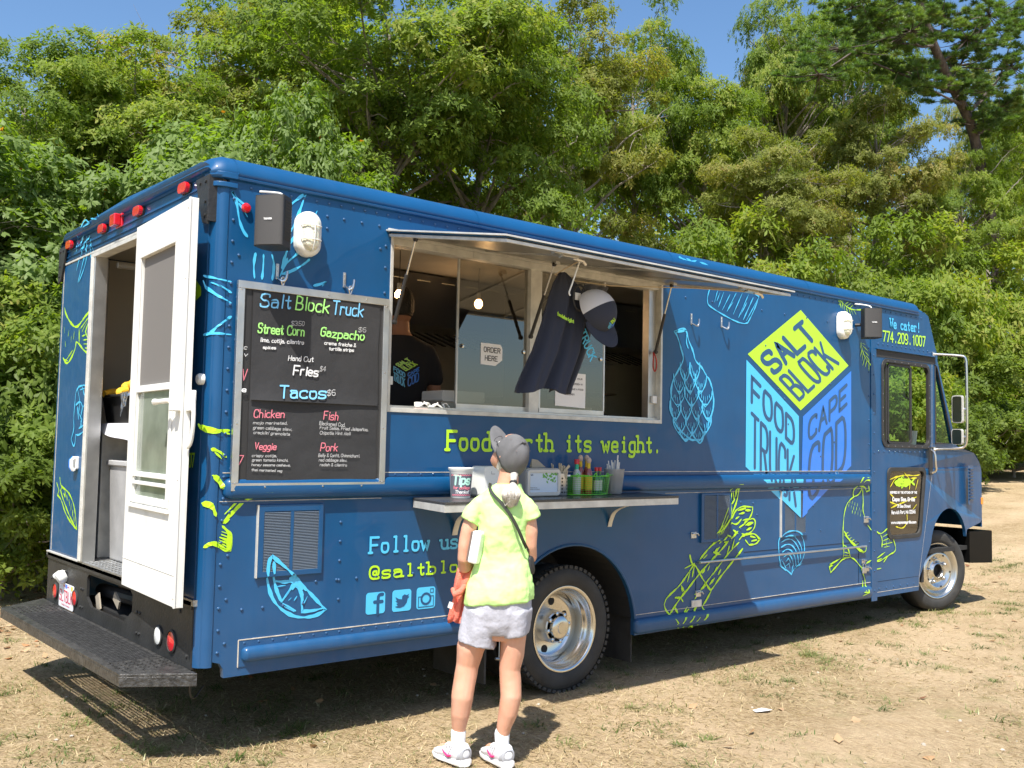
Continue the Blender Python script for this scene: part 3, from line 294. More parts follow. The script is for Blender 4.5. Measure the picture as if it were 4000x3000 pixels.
TXT=[('Food worth its weight.', (1.422, 1.507), (3.244, 1.513), 0.107, 'slab', 'lime', 0.016, 'side'), ('Follow us', (0.932, 0.949), (1.52, 0.947), 0.082, 'slab', 'cyan', 0.012, 'side'), ('@saltblocktruck', (0.93, 0.811), (2.054, 0.814), 0.0651, 'slab', 'lime', 0.01, 'side'), ('We cater!', (6.292, 2.661), (6.83, 2.665), 0.0821, 'slab', 'cyan', 0.014, 'side'), ('774.209.1007', (6.169, 2.531), (6.927, 2.542), 0.088, 'slab', 'lime', 0.013, 'side'), ('INSPIRED BY THE KITCHEN OF THE', (6.288, 1.18), (6.761, 1.172), 0.018, 'plain', 'white', 0.006, 'lowwin'), ('Cape Sea Grille', (6.329, 1.114), (6.72, 1.105), 0.03, 'plain', 'white', 0.01, 'lowwin'), ('31 Sea Street', (6.413, 1.054), (6.642, 1.048), 0.025, 'plain', 'white', 0.007, 'lowwin'), ('Harwich Port, MA 02646', (6.313, 0.998), (6.732, 0.993), 0.029, 'plain', 'white', 0.007, 'lowwin'), ('www.capeseagrille.com', (6.306, 0.914), (6.744, 0.903), 0.021, 'plain', 'white', 0.008, 'lowwin'), ('Salt', (0.241, 2.204), (0.401, 2.208), 0.0651, 'hand', 'mblue', 0.01, 'board'), ('Block', (0.434, 2.208), (0.62, 2.208), 0.0671, 'hand', 'mgreen', 0.01, 'board'), ('Truck', (0.644, 2.208), (0.825, 2.208), 0.068, 'hand', 'mblue', 0.01, 'board'), ('Street Corn', (0.235, 2.071), (0.484, 2.077), 0.046, 'hand', 'mgreen', 0.009, 'board'), ('$3.50', (0.413, 2.124), (0.484, 2.128), 0.022, 'hand', 'mgrey', 0.003, 'board'), ('Gazpacho', (0.58, 2.085), (0.837, 2.083), 0.044, 'hand', 'mgreen', 0.009, 'board'), ('$6', (0.803, 2.127), (0.848, 2.127), 0.024, 'hand', 'mgrey', 0.003, 'board'), ('lime, cotija, cilantro', (0.249, 2.028), (0.484, 2.033), 0.02, 'hand', 'mwhite', 0.0045, 'board'), ('spices', (0.264, 1.994), (0.332, 1.997), 0.014, 'hand', 'mwhite', 0.0045, 'board'), ('creme fraiche &', (0.604, 2.043), (0.79, 2.044), 0.017, 'hand', 'mwhite', 0.0045, 'board'), ('tortilla strips', (0.632, 2.016), (0.778, 2.018), 0.016, 'hand', 'mwhite', 0.0045, 'board'), ('Hand Cut', (0.403, 1.945), (0.542, 1.948), 0.025, 'hand', 'mwhite', 0.0045, 'board'), ('Fries', (0.433, 1.876), (0.569, 1.875), 0.046, 'hand', 'mwhite', 0.01, 'board'), ('$4', (0.583, 1.903), (0.615, 1.903), 0.025, 'hand', 'mgrey', 0.003, 'board'), ('Tacos', (0.357, 1.753), (0.614, 1.762), 0.0611, 'hand', 'mblue', 0.011, 'board'), ('$6', (0.626, 1.779), (0.672, 1.78), 0.029, 'hand', 'mgrey', 0.004, 'board'), ('Chicken', (0.229, 1.652), (0.39, 1.655), 0.0381, 'hand', 'mpink', 0.006, 'board'), ('mojo marinated,', (0.227, 1.62), (0.409, 1.622), 0.014, 'hand', 'mgrey', 0.003, 'board'), ('green cabbage slaw,', (0.228, 1.596), (0.436, 1.592), 0.015, 'hand', 'mgrey', 0.003, 'board'), ("cracklin' gremolata", (0.231, 1.572), (0.425, 1.568), 0.014, 'hand', 'mgrey', 0.003, 'board'), ('Fish', (0.614, 1.654), (0.695, 1.654), 0.042, 'hand', 'mpink', 0.006, 'board'), ('Blackened Cod,', (0.59, 1.626), (0.74, 1.621), 0.018, 'hand', 'mgrey', 0.003, 'board'), ('Fruit Salsa, Fried Jalapeños,', (0.594, 1.604), (0.882, 1.601), 0.016, 'hand', 'mgrey', 0.003, 'board'), ('Chipotle Mint Aioli', (0.595, 1.578), (0.773, 1.577), 0.016, 'hand', 'mgrey', 0.003, 'board'), ('Veggie', (0.24, 1.496), (0.352, 1.496), 0.032, 'hand', 'mpink', 0.006, 'board'), ('crispy cotija,', (0.227, 1.459), (0.358, 1.459), 0.013, 'hand', 'mgrey', 0.003, 'board'), ('green tomato kimchi,', (0.229, 1.438), (0.42, 1.437), 0.013, 'hand', 'mgrey', 0.003, 'board'), ('honey sesame cashews,', (0.227, 1.415), (0.434, 1.413), 0.012, 'hand', 'mgrey', 0.003, 'board'), ('thai marinated veg', (0.227, 1.39), (0.389, 1.385), 0.012, 'hand', 'mgrey', 0.003, 'board'), ('Pork', (0.602, 1.493), (0.697, 1.491), 0.04, 'hand', 'mpink', 0.006, 'board'), ('Belly & Confit, Chimmichurri,', (0.591, 1.462), (0.834, 1.461), 0.016, 'hand', 'mgrey', 0.003, 'board'), ('red cabbage slaw,', (0.595, 1.439), (0.758, 1.438), 0.015, 'hand', 'mgrey', 0.003, 'board'), ('radish & cilantro', (0.601, 1.415), (0.758, 1.413), 0.014, 'hand', 'mgrey', 0.003, 'board')]
ICON=[(0.922, 1.043, 0.623, 0.738), (1.088, 1.212, 0.622, 0.739), (1.247, 1.374, 0.621, 0.741)]
# ---------------------------------------------------------------- ground
def sm(a,b,t): t=min(1,max(0,(t-a)/(b-a))); return t*t*(3-2*t)
rngN=np.random.RandomState(5)
_gr=rngN.rand(64,64)
def vn(x,y,s):
    x=np.asarray(x)*s+100.3; y=np.asarray(y)*s+77.7
    xi=np.floor(x).astype(int); yi=np.floor(y).astype(int); fx=x-xi; fy=y-yi; fx=fx*fx*(3-2*fx); fy=fy*fy*(3-2*fy)
    g=lambda i,j:_gr[(xi+i)%64,(yi+j)%64]
    return (g(0,0)*(1-fx)+g(1,0)*fx)*(1-fy)+(g(0,1)*(1-fx)+g(1,1)*fx)*fy-.5
def gz(x,y):
    x=np.asarray(x,float); y=np.asarray(y,float)
    b=np.clip((x-2.6)/4.6,0,1)*.035
    t=np.clip(x-7.4,0,22); b=b+np.where(t<3,.065*t*t/6,.065*(t-1.5))
    bump=vn(x,y,.7)*.05+vn(x,y,2.3)*.018+vn(x,y,6)*.009+vn(x,y,17)*.005
    # keep the strip the truck stands on level
    near=np.clip(1-np.hypot(np.clip(np.abs(x-4.2)-3.8,0,9),np.clip(np.abs(y-1.2)-1.6,0,9))/1.2,0,1)
    bump=bump*(1-.8*near)-.004
    sand=np.exp(-(((x-3.2)/1.3)**2+((y+1.75)/.5)**2))*.03
    return b+bump+sand
def axis(lo,hi,a,b,fine,grow=1.16):
    L=list(np.arange(a,b,fine)); s=fine; x=a
    while x>lo: s*=grow; x-=s; L.insert(0,x)
    s=fine; x=L[-1]
    while x<hi: s*=grow; x+=s; L.append(x)
    return np.array(L)
gx=axis(-400,500,-2.6,9.5,.045); gy=axis(-300,400,-2.9,4.2,.045)
X,Y=np.meshgrid(gx,gy,indexing='ij'); Z=gz(X,Y); nx_,ny_=X.shape
far=np.hypot(X-3,Y)>60; Z=np.where(far,np.clip(Z,-2,1.4),Z)
me=bpy.data.meshes.new('ground'); V=np.stack([X,Y,Z],-1).reshape(-1,3)
I=np.arange(nx_*ny_).reshape(nx_,ny_); F=np.stack([I[:-1,:-1],I[1:,:-1],I[1:,1:],I[:-1,1:]],-1).reshape(-1,4)
def fastmesh(me,V,F,k):
    me.vertices.add(len(V)); me.vertices.foreach_set('co',np.ascontiguousarray(V,dtype=np.float32).ravel())
    me.loops.add(F.size); me.loops.foreach_set('vertex_index',np.ascontiguousarray(F,dtype=np.int32).ravel())
    me.polygons.add(len(F)); me.polygons.foreach_set('loop_start',np.arange(0,F.size,k,dtype=np.int32)); me.polygons.foreach_set('loop_total',np.full(len(F),k,dtype=np.int32))
    me.update(calc_edges=True)
fastmesh(me,V,F,4); me.polygons.foreach_set('use_smooth',[True]*len(F))
def groundmat():
    m=bpy.data.materials.new('dry_ground'); m.use_nodes=True; n=m.node_tree.nodes; L=m.node_tree.links; b=n['Principled BSDF']; b.inputs['Roughness'].default_value=.95; b.inputs['Specular IOR Level'].default_value=.15
    tc=n.new('ShaderNodeTexCoord'); o=tc.outputs['Object']
    def nz(s,d=8,r=.6,st=None):
        q=n.new('ShaderNodeTexNoise'); q.inputs['Scale'].default_value=s; q.inputs['Detail'].default_value=d; q.inputs['Roughness'].default_value=r
        src=o
        if st: mp=n.new('ShaderNodeMapping'); mp.inputs['Scale'].default_value=st; L.new(o,mp.inputs[0]); src=mp.outputs[0]
        L.new(src,q.inputs[0]); return q.outputs[0]
    def ramp(f,els):
        c=n.new('ShaderNodeValToRGB'); e=c.color_ramp.elements
        while len(e)<len(els): e.new(.5)
        for k,(p,q) in zip(e,els): k.position=p; k.color=(*q,1)
        L.new(f,c.inputs[0]); return c.outputs[0]
    def mix(f,a,c,bt='MIX'):
        x=n.new('ShaderNodeMixRGB'); x.blend_type=bt; 
        for i,s in ((0,f),(1,a),(2,c)):
            if isinstance(s,float): x.inputs[i].default_value=s
            elif isinstance(s,tuple): x.inputs[i].default_value=(*s,1)
            else: L.new(s,x.inputs[i])
        return x.outputs[0]
    base=ramp(nz(1.1,10,.65),[(.32,(.33,.23,.125)),(.5,(.47,.355,.205)),(.68,(.58,.46,.29))])
    straw=ramp(nz(60,5,.7,(1,.35,1)),[(.40,(.20,.135,.07)),(.55,(.41,.315,.185)),(.70,(.62,.50,.33))])
    c=mix(.68,base,straw); mid=ramp(nz(7,8,.7),[(.36,(.82,.79,.72)),(.56,(1.,1.,1.))]); c=mix(.75,c,mid,'MULTIPLY')
    green=ramp(nz(2.2,9,.7),[(.56,(0.,0.,0.)),(.68,(1.,1.,1.))])
    worn=ramp(nz(.55,6,.6),[(.42,(0.,0.,0.)),(.60,(1.,1.,1.))]); w2=n.new('ShaderNodeMath'); w2.operation='MULTIPLY'; w2.inputs[1].default_value=.55; L.new(worn,w2.inputs[0]); c=mix(w2.outputs[0],c,(.53,.395,.255))
    g2=n.new('ShaderNodeMath'); g2.operation='MULTIPLY'; g2.inputs[1].default_value=.45; L.new(green,g2.inputs[0])
    c=mix(g2.outputs[0],c,(.17,.17,.055))
    spk=ramp(nz(190,2,.5),[(.30,(.45,.45,.45)),(.42,(1.,1.,1.))])
    c=mix(.8,c,spk,'MULTIPLY')
    L.new(c,b.inputs['Base Color'])
    bp=n.new('ShaderNodeBump'); bp.inputs['Strength'].default_value=.9; bp.inputs['Distance'].default_value=.022; L.new(nz(45,9,.75),bp.inputs['Height']); L.new(bp.outputs[0],b.inputs['Normal'])
    return m
me.materials.append(groundmat()); go=link(bpy.data.objects.new('ground',me)); tag(go,'dry sandy field with sparse worn grass',kind='structure')

# ---------------------------------------------------------------- foliage
def leafmat(name,cols,trans=.5,rough=.45,back=None,tcol=1.6,spec=.5):
    m=bpy.data.materials.new(name); m.use_nodes=True; n=m.node_tree.nodes; L=m.node_tree.links; b=n['Principled BSDF']
    at=n.new('ShaderNodeAttribute'); at.attribute_name='tint'
    cr=n.new('ShaderNodeValToRGB'); e=cr.color_ramp.elements
    while len(e)<len(cols): e.new(.5)
    for k,(p,q) in zip(e,cols): k.position=p; k.color=(*q,1)
    L.new(at.outputs['Fac'],cr.inputs[0]); col=cr.outputs[0]
    if back:
        gm=n.new('ShaderNodeNewGeometry'); mx=n.new('ShaderNodeMixRGB'); mx.inputs[2].default_value=(*back,1); L.new(gm.outputs['Backfacing'],mx.inputs[0]); L.new(col,mx.inputs[1]); col=mx.outputs[0]
    L.new(col,b.inputs['Base Color']); b.inputs['Roughness'].default_value=rough; b.inputs['Specular IOR Level'].default_value=spec
    if trans:
        t=n.new('ShaderNodeBsdfTranslucent'); ml=n.new('ShaderNodeMixRGB'); ml.blend_type='MULTIPLY'; ml.inputs[0].default_value=1; ml.inputs[2].default_value=(tcol,tcol*1.05,.5,1); L.new(cr.outputs[0],ml.inputs[1]); L.new(ml.outputs[0],t.inputs[0])
        mx=n.new('ShaderNodeMixShader'); mx.inputs[0].default_value=trans; L.new(b.outputs[0],mx.inputs[1]); L.new(t.outputs[0],mx.inputs[2]); L.new(mx.outputs[0],n['Material Output'].inputs[0])
    return m
OAK=leafmat('oak_leaves',[(0,(.105,.16,.028)),(.45,(.165,.235,.038)),(.75,(.235,.295,.05)),(1,(.31,.29,.08))],spec=.22,rough=.55)
OAK2=leafmat('sparse_oak_leaves',[(0,(.14,.165,.04)),(.5,(.21,.235,.055)),(.8,(.28,.265,.08)),(1,(.36,.24,.10))],spec=.22,rough=.55)
CHY=leafmat('broad_leaves',[(0,(.11,.175,.026)),(.6,(.17,.255,.038)),(.97,(.23,.32,.05)),(1,(.50,.20,.03))],back=(.20,.28,.085),rough=.5,spec=.25)
BUS=leafmat('bush_leaves',[(0,(.085,.13,.022)),(.6,(.14,.20,.034)),(1,(.21,.26,.05))],rough=.5,spec=.25)
PIN=leafmat('pine_needles',[(0,(.07,.13,.035)),(.6,(.12,.21,.05)),(1,(.20,.28,.07))],trans=.35)
BARK=mat('grey_bark',(.17,.145,.12),.9,bump=.8,bscale=25,var2=(.33,.29,.25),var=1,vscale=9,stretch=(1,1,.3),bdist=.02)
PBARK=mat('pine_bark',(.055,.042,.036),.95,bump=1,bscale=18,var2=(.13,.105,.09),var=1,vscale=10,stretch=(1,1,.35),bdist=.03)
def leaves(rs,P,D,U,ln,wd,fold=.25):
    """one folded rhombic leaf (2 triangles) at each P along D with blade normal U"""
    n=len(P); D/=np.linalg.norm(D,axis=1,keepdims=True)+1e-9; S=np.cross(D,U); S/=np.linalg.norm(S,axis=1,keepdims=True)+1e-9; N=np.cross(S,D)
    L=(ln*rs.uniform(.6,1.25,n))[:,None]; W=(wd*rs.uniform(.7,1.2,n))[:,None]
    a=P; b=P+D*L*.5+S*W*.5-N*W*fold; c=P+D*L-N*L*.12; d=P+D*L*.5-S*W*.5-N*W*fold
    V=np.stack([a,b,c,d],1).reshape(-1,3); i=np.arange(n)[:,None]*4
    F=np.concatenate([i+np.array([[0,2,1]]),i+np.array([[0,3,2]])],1).reshape(-1,3)
    # keep both triangles facing up
    return V,F
def crownmesh(name,seed,rx,rz,ncl,nl,cr,ln,wd,m,up=.35,droop=.25,flat=.5,hollow=.45,spread=1.0,z0=0.0,wild=.5,bottom=-.75,tuft=8):
    rs=np.random.RandomState(seed); C=[]
    lob=rs.randn(7,3); lob/=np.linalg.norm(lob,axis=1)[:,None]; la=rs.uniform(-.22,.3,7)
    while len(C)<ncl:
        d=rs.randn(3); d/=np.linalg.norm(d)
        if d[2]<bottom: continue
        r=rs.uniform(hollow**2,1)**.5*(1+np.sum(la*np.clip(lob@d,0,1)**3))
        C.append(d*np.array([rx,rx,rz])*r)
    C=np.array(C); sz=rs.uniform(.55,1.35,ncl)*cr; ct=rs.uniform(0,1,ncl)
    # every clump carries rosettes of leaves, most of them on its upper and outer skin
    nt=max(1,nl//tuft); k=np.maximum(3,(nt*sz**1.8/np.sum(sz**1.8))).astype(int)
    idx=np.repeat(np.arange(ncl),k); n=len(idx)
    q=rs.randn(n,3); q/=np.linalg.norm(q,axis=1)[:,None]; q[:,2]=np.where(rs.rand(n)<.62,np.abs(q[:,2]),q[:,2])
    lump=1+.28*np.sin(q[:,0]*5+ct[idx]*9)*np.cos(q[:,1]*4+ct[idx]*5)
    off=q*(rs.uniform(.12,1,n)**.36*lump)[:,None]*sz[idx][:,None]*np.array([1,1,flat])
    TP=C[idx]+off; out=TP/np.array([rx,rx,rz]); out/=np.linalg.norm(out,axis=1)[:,None]+1e-6
    ax=out*.5+q*.6+np.array([0,0,.55])*up*2+rs.randn(n,3)*.3; ax/=np.linalg.norm(ax,axis=1)[:,None]
    a=np.cross(ax,rs.randn(n,3)); a/=np.linalg.norm(a,axis=1)[:,None]; b=np.cross(ax,a)
    P=[];D=[];U=[];T=[]; tt=np.clip(ct[idx]*.55+rs.uniform(0,.38,n),0,1)
    for j in range(tuft):
        an=2*np.pi*(j/tuft)+rs.uniform(-.4,.4,n); r_=a*np.cos(an)[:,None]+b*np.sin(an)[:,None]
        d=r_+ax*rs.uniform(-.15,.75,n)[:,None]+rs.randn(n,3)*.12*wild*2; d[:,2]-=droop
        P.append(TP+ax*rs.uniform(-.5,.3,n)[:,None]*ln+r_*ln*.1); D.append(d); U.append(ax+np.array(SUN)*.55+rs.randn(n,3)*.28); T.append(tt+rs.uniform(-.08,.1,n))
    P=np.concatenate(P);D=np.concatenate(D);U=np.concatenate(U);t=np.clip(np.concatenate(T),0,.98); n=len(P); t[rs.rand(n)<.005]=1
    V,F=leaves(rs,P,D,U,ln,wd)
    me=bpy.data.meshes.new(name); fastmesh(me,V,F,3)
    at=me.attributes.new('tint','FLOAT','POINT'); at.data.foreach_set('value',np.repeat(t,4).astype(np.float32))
    me.materials.append(m); return me,C,sz
def limbs(C,rx,rz,H,seed,m,r0=.14,base=.45,nb=34,bend=.25,twig=0):
    """trunk with limbs reaching the leaf clumps; crown centre at z=H"""
    rd=random.Random(seed); mb=MB(); top=H+rz*.55
    tx=[(rd.uniform(-1,1)*bend*.25*k,rd.uniform(-1,1)*bend*.25*k) for k in range(6)]
    def tr(t): k=t*5; i=min(4,int(k)); f=k-i; return Vector((tx[i][0]*(1-f)+tx[i+1][0]*f,tx[i][1]*(1-f)+tx[i+1][1]*f,-.3+t*(top+.3)))
    mb.tube([tr(i/9) for i in range(10)],[r0*(1.25 if i==0 else 1)*(1-i/9*.8) for i in range(10)],9)
    sel=rd.sample(range(len(C)),min(nb,len(C)))
    for j in sel:
        e=Vector(C[j])+Vector((0,0,H)); t=max(.22,min(.92,(e.z-rd.uniform(.2,.55)*abs(Vector((e.x,e.y)).length))/top)); s=tr(t); m1=s.lerp(e,.45)+Vector((rd.uniform(-.15,.15),rd.uniform(-.15,.15),rd.uniform(-.1,.3))); m2=s.lerp(e,.78)+Vector((rd.uniform(-.12,.12),rd.uniform(-.12,.12),rd.uniform(-.05,.15)))
        ra=r0*(1-t*.8)*.5; mb.tube(chaikin([tuple(s),tuple(m1),tuple(m2),tuple(e)],1),[ra*.95,ra*.8,ra*.6,ra*.45,ra*.3,ra*.16],5,cap=False)
        for _ in range(3+twig):
            a=m1.lerp(e,rd.uniform(.3,1)); d=Vector((rd.gauss(0,1),rd.gauss(0,1),rd.gauss(.25,.7))).normalized()*rd.uniform(.25,.6)
            mb.tube([a,a+d*.5+Vector((0,0,.05)),a+d],[ra*.3,ra*.2,ra*.08],4,cap=False)
    return mb
KIND={}
def kind(name,seed,rx,rz,H,ncl,nl,cr,ln,wd,m,bark=BARK,r0=.13,nb=34,twig=0,**k):
    me,C,sz=crownmesh(name+'_crown',seed,rx,rz,ncl,nl,cr,ln,wd,m,**k)
    mb=limbs(C,rx,rz,H,seed,bark,r0,nb=nb,twig=twig); tm=mb.build('trunk',bark,None,smooth=True,recalc=False); tmesh=tm.data; bpy.data.objects.remove(tm)
    KIND[name]=(me,tmesh,H,rz)
kind('oak1',11,2.2,2.0,5.6,70,74000,.58,.088,.037,OAK,up=.6,flat=.48,nb=46,r0=.15)
kind('oak2',12,2.0,2.4,5.8,72,66000,.52,.085,.034,OAK2,up=.5,flat=.42,twig=3,nb=50,r0=.14)
kind('oak3',13,2.5,1.9,5.7,80,78000,.58,.088,.037,OAK,up=.6,flat=.42,hollow=.55,nb=50,r0=.15)
kind('broad1',21,1.5,1.9,3.1,56,30000,.48,.120,.056,CHY,up=.3,droop=.55,flat=.85,r0=.07)
kind('broad2',22,1.3,2.2,3.3,56,28000,.42,.120,.055,CHY,up=.25,droop=.6,flat=1.05,r0=.07)
kind('bush1',31,1.5,1.15,1.15,48,26000,.46,.10,.045,BUS,up=.45,droop=.3,flat=.6,r0=.05,nb=24,bottom=-.95)
kind('bush2',32,1.7,1.3,1.35,52,32000,.5,.105,.043,OAK,up=.5,droop=.2,flat=.55,r0=.05,nb=24,bottom=-.95)
def plant(k,x,y,h,wid,rz,label,cat,group=None,m=None,name='tree',sq=1.0):
    me,tm,H,rzz=KIND[k]; full=H+rzz*1.05; s=h/full; z=float(gz(x,y))
    o=thing(name,label,cat,(x,y,z),rz,group); o.scale=(wid,wid*sq,s)
    t=bpy.data.objects.new('trunk',tm); link(t); t.parent=o
    c=bpy.data.objects.new('crown',me); link(c); c.parent=o; c.location=(0,0,H); c['kind']='stuff'
    if m:
        c.material_slots[0].link='OBJECT'; c.material_slots[0].material=m
    return o
CAMV=Vector(CAMC)
def pix(px,py,y):
    d=Matrix(CAMR)@Vector(((px-2000)/3811.58,-(py-1500)/3811.58,-1)); t=(y-CAMC[1])/d.y; return CAMV+d*t
def bycol(k,px,y,top,wid,rz,label,cat,group=None,name='tree',m=None,sq=1.0):
    p=pix(px,top,y); z=float(gz(p.x,y)); return plant(k,p.x,y,max(1.0,p.z-z),wid,rz,label,cat,group,m,name,sq)
G1='oaks standing along the edge of the wood'; G2='broad-leaved saplings behind the truck'; G3='bushes at the foot of the wood'
for a in [
 ('oak1',-380,10.5,300,1.0,.3,'pale green oak leaning out of the left edge of the picture'),
 ('oak3',80,11.5,130,.85,1.9,'loose grey-green oak topping the trees at the far left'),
 ('oak1',560,11,130,.95,2.2,'rounded yellow-green oak crown against the sky left of the dark pine top'),
 ('oak2',860,12,-60,.95,4.0,'oak with bare twigs showing, second crown left of the dark pine top'),
 ('oak3',1480,10,-130,1.2,.9,'bright oak above the rear half of the truck roof, right of the dark pine top'),
 ('oak1',1880,9.6,-110,1.0,5.1,'tall oak with a pale forked trunk above the serving window'),
 ('oak2',2230,10.6,-90,1.05,2.7,'oak with sky showing through its middle, above the truck awning'),
 ('oak3',2500,12.5,10,.8,3.6,'oak whose rounded top ends left of the small patch of blue sky'),
 ('oak1',3080,12.2,-90,.8,1.2,'olive oak right of the small patch of blue sky'),
 ('oak2',3000,8.6,430,.85,0.3,'lower bright-green oak in front of the olive one, over the square logo'),
 ('oak2',3420,9.6,290,.95,5.6,'brownish oak beneath the spreading pine branches'),
 ('oak3',3760,9.0,520,.8,4.4,'bronze-leaved oak left of the leaning pine trunk'),
 ('oak1',4060,9.2,250,.95,2.9,'green oak cut by the right edge of the picture'),
 ('oak2',3000,13.4,120,.8,2.9,'oak behind the olive one, right of the blue notch'),
 ('oak1',2740,11.6,220,.95,4.7,'oak filling the notch under the small patch of blue sky'),
 ('oak2',3850,13.5,200,1.0,1.1,'oak seen between the pine trunk and its lowest branches'),
 ('oak3',1180,13,60,1.0,2.6,'oak around the foot of the dark pine top'),
 ('oak3',3300,15,-60,1.15,2.0,'tall oak farther back behind the pine branches'),
 ('oak1',4250,15,-100,1.2,3.0,'tall oak farthest back beyond the right edge'),
]: bycol(*a,'tree',G1)
for a in [
 ('broad1',-120,7.6,520,.95,.2,'dense leafy sapling at the far left edge'),
 ('broad2',330,8.0,580,.9,1.1,'sapling with a few orange leaves left of the truck rear'),
 ('broad1',760,7.7,500,.95,2.0,'sapling whose leaves hang down behind the truck rear corner'),
 ('broad2',1120,7.2,270,.62,3.1,'tallest wind-blown sapling showing pale leaf undersides'),
 ('broad1',1330,7.4,560,.85,4.5,'broad sapling with wind-turned leaves above the speaker'),
 ('broad2',1640,7.6,780,.7,5.0,'short sapling just above the truck roof over the menu board'),
]: bycol(*a,'tree',G2)
for a in [
 ('bush1',-60,6.6,1080,1.0,.4,'dark bush at the left edge beside the truck rear'),
 ('bush2',200,6.4,1150,.8,1.7,'dark bush touching the rear left corner of the truck'),
 ('bush1',30,5.7,1650,.7,2.6,'low bush over fallen leaves at the far left'),
 ('bush2',1950,7.4,930,1.0,.7,'bush showing over the roof above the awning hinge'),
 ('bush1',2330,7.6,1010,1.0,3.3,'bush with yellowing leaves behind the middle of the roof'),
 ('bush2',2700,7.8,940,1.15,5.3,'bush behind the roof above the end of the awning'),
 ('bush2',3020,8.0,880,1.3,2.1,'large bush over the front half of the roof'),
 ('bush1',3330,7.8,1080,1.4,.9,'bush behind the cab roof'),
 ('bush2',3560,8.2,900,1.5,4.1,'olive bush right of the cab roof'),
 ('bush2',3850,8.0,1010,1.5,3.5,'wide bush under the leaning pine trunk'),
 ('bush1',3800,6.9,1400,1.35,1.4,'dark-shaded bush right of the wing mirrors'),
 ('bush2',4090,6.8,1250,1.4,2.5,'bush against the right edge of the picture'),
 ('bush1',3960,6.3,1560,1.0,5.9,'low glossy bush nearest the bare ground on the right'),
 ('bush1',3640,6.2,1500,1.0,.2,'bush seen through the cab windows'),
 ('bush2',3450,6.0,1350,1.0,3.9,'bright bush seen through the cab door window'),
]: bycol(*a,'bush',G3,name='bush')
# pines: needle tufts on crooked limbs
def pine(px,y,spec,label,trunk,tufts,tr=.2,seed=3,nt=150):
    """trunk: list of pixel (x,y); tufts: list of (px,py,r_m,n) clumps"""
    b=pix(*trunk[0],y); z=float(gz(b.x,y)); o=thing('pine_tree',label,'tree',(b.x,y,z))
    P=[Vector((b.x,y,z-.3))]+[pix(q[0],q[1],y) for q in trunk[1:]]
    mb=MB(); n=len(P); Q=[Vector(q) for q in chaikin([tuple(p) for p in P],2)]; mb.tube(Q,[tr*(1-.55*i/len(Q)) for i in range(len(Q))],12)
    rs=np.random.RandomState(seed); PP=[];DD=[];rd=random.Random(seed)
    for (qx,qy,r,k,dy) in tufts:
        c=pix(qx,qy,y+dy); s=min(Q,key=lambda q:(q-c).length+ (2 if q.z>c.z+.3 else 0)); m1=s.lerp(c,.5)+Vector((rd.uniform(-.2,.2),rd.uniform(-.3,.3),rd.uniform(-.5,.15)))
        mb.tube(chaikin([tuple(s),tuple(m1),tuple(c)],2),[tr*.30,tr*.26,tr*.22,tr*.2,tr*.16,tr*.12,tr*.1,tr*.07,tr*.04],6,cap=False)
        for _ in range(int(k*2.1)):
            t=np.array(c)+rs.randn(3)*np.array([r,r,r*.42])
            if rs.rand()<.35: mb.tube([tuple(c),tuple((np.array(c)+t)/2-np.array([0,0,.06])),tuple(t)],[tr*.1,tr*.06,.006],4,cap=False)
            d=rs.randn(nt,3); d/=np.linalg.norm(d,axis=1)[:,None]; d[:,2]=np.abs(d[:,2])*.8+d[:,2]*.2
            PP.append(np.tile(t,(nt,1))+d*.02); DD.append(d)
    mb.build('trunk',PBARK,o,smooth=True,recalc=False)
    PP=np.concatenate(PP)-np.array([b.x,y,z]); DD=np.concatenate(DD); V,F=leaves(rs,PP,DD,rs.randn(len(PP),3),.16,.02,.1)
    me=bpy.data.meshes.new('crown'); fastmesh(me,V,F,3); at=me.attributes.new('tint','FLOAT','POINT'); at.data.foreach_set('value',np.repeat(rs.uniform(0,1,len(PP)//nt),nt*4).astype(np.float32))
    me.materials.append(PIN); c=bpy.data.objects.new('crown',me); link(c); c.parent=o; c['kind']='stuff'
pine(3905,8.7,None,'spreading pine with a thick leaning trunk at the upper right',
 [(3905,1750),(3900,1000),(3860,800),(3830,640),(3790,470),(3700,300),(3640,160),(3590,20),(3560,-200)],
 [(3290,190,.55,26,.3),(3200,290,.45,16,-.2),(3400,80,.6,26,0),(3480,20,.5,20,.4),(3600,330,.55,22,-.3),(3520,270,.35,12,.2),(3720,260,.6,26,.3),(3860,60,.7,30,-.3),(3960,110,.6,26,.3),(3680,60,.6,24,0),(3760,360,.5,20,-.2),(3330,30,.5,20,.3),(3650,-60,.7,24,0),(3900,420,.5,22,.3),(3840,480,.45,18,-.3),(3780,150,.6,26,-.5),(3560,120,.6,24,-.4),(3950,260,.6,26,-.4),(3440,160,.6,24,.5)],.19,5)
pine(1230,14,None,'dark pine top rising above the oaks left of centre',
 [(1230,1300),(1235,700),(1240,300),(1250,60),(1255,-200)],
 [(1150,60,.5,30,0),(1180,160,.5,30,.2),(1260,30,.6,34,-.2),(1320,70,.5,26,0),(1230,130,.5,24,.4),(1350,-20,.6,26,0),(1120,-60,.6,24,0),(1120,220,.35,16,0),(1170,270,.35,16,0)],.2,9,110)
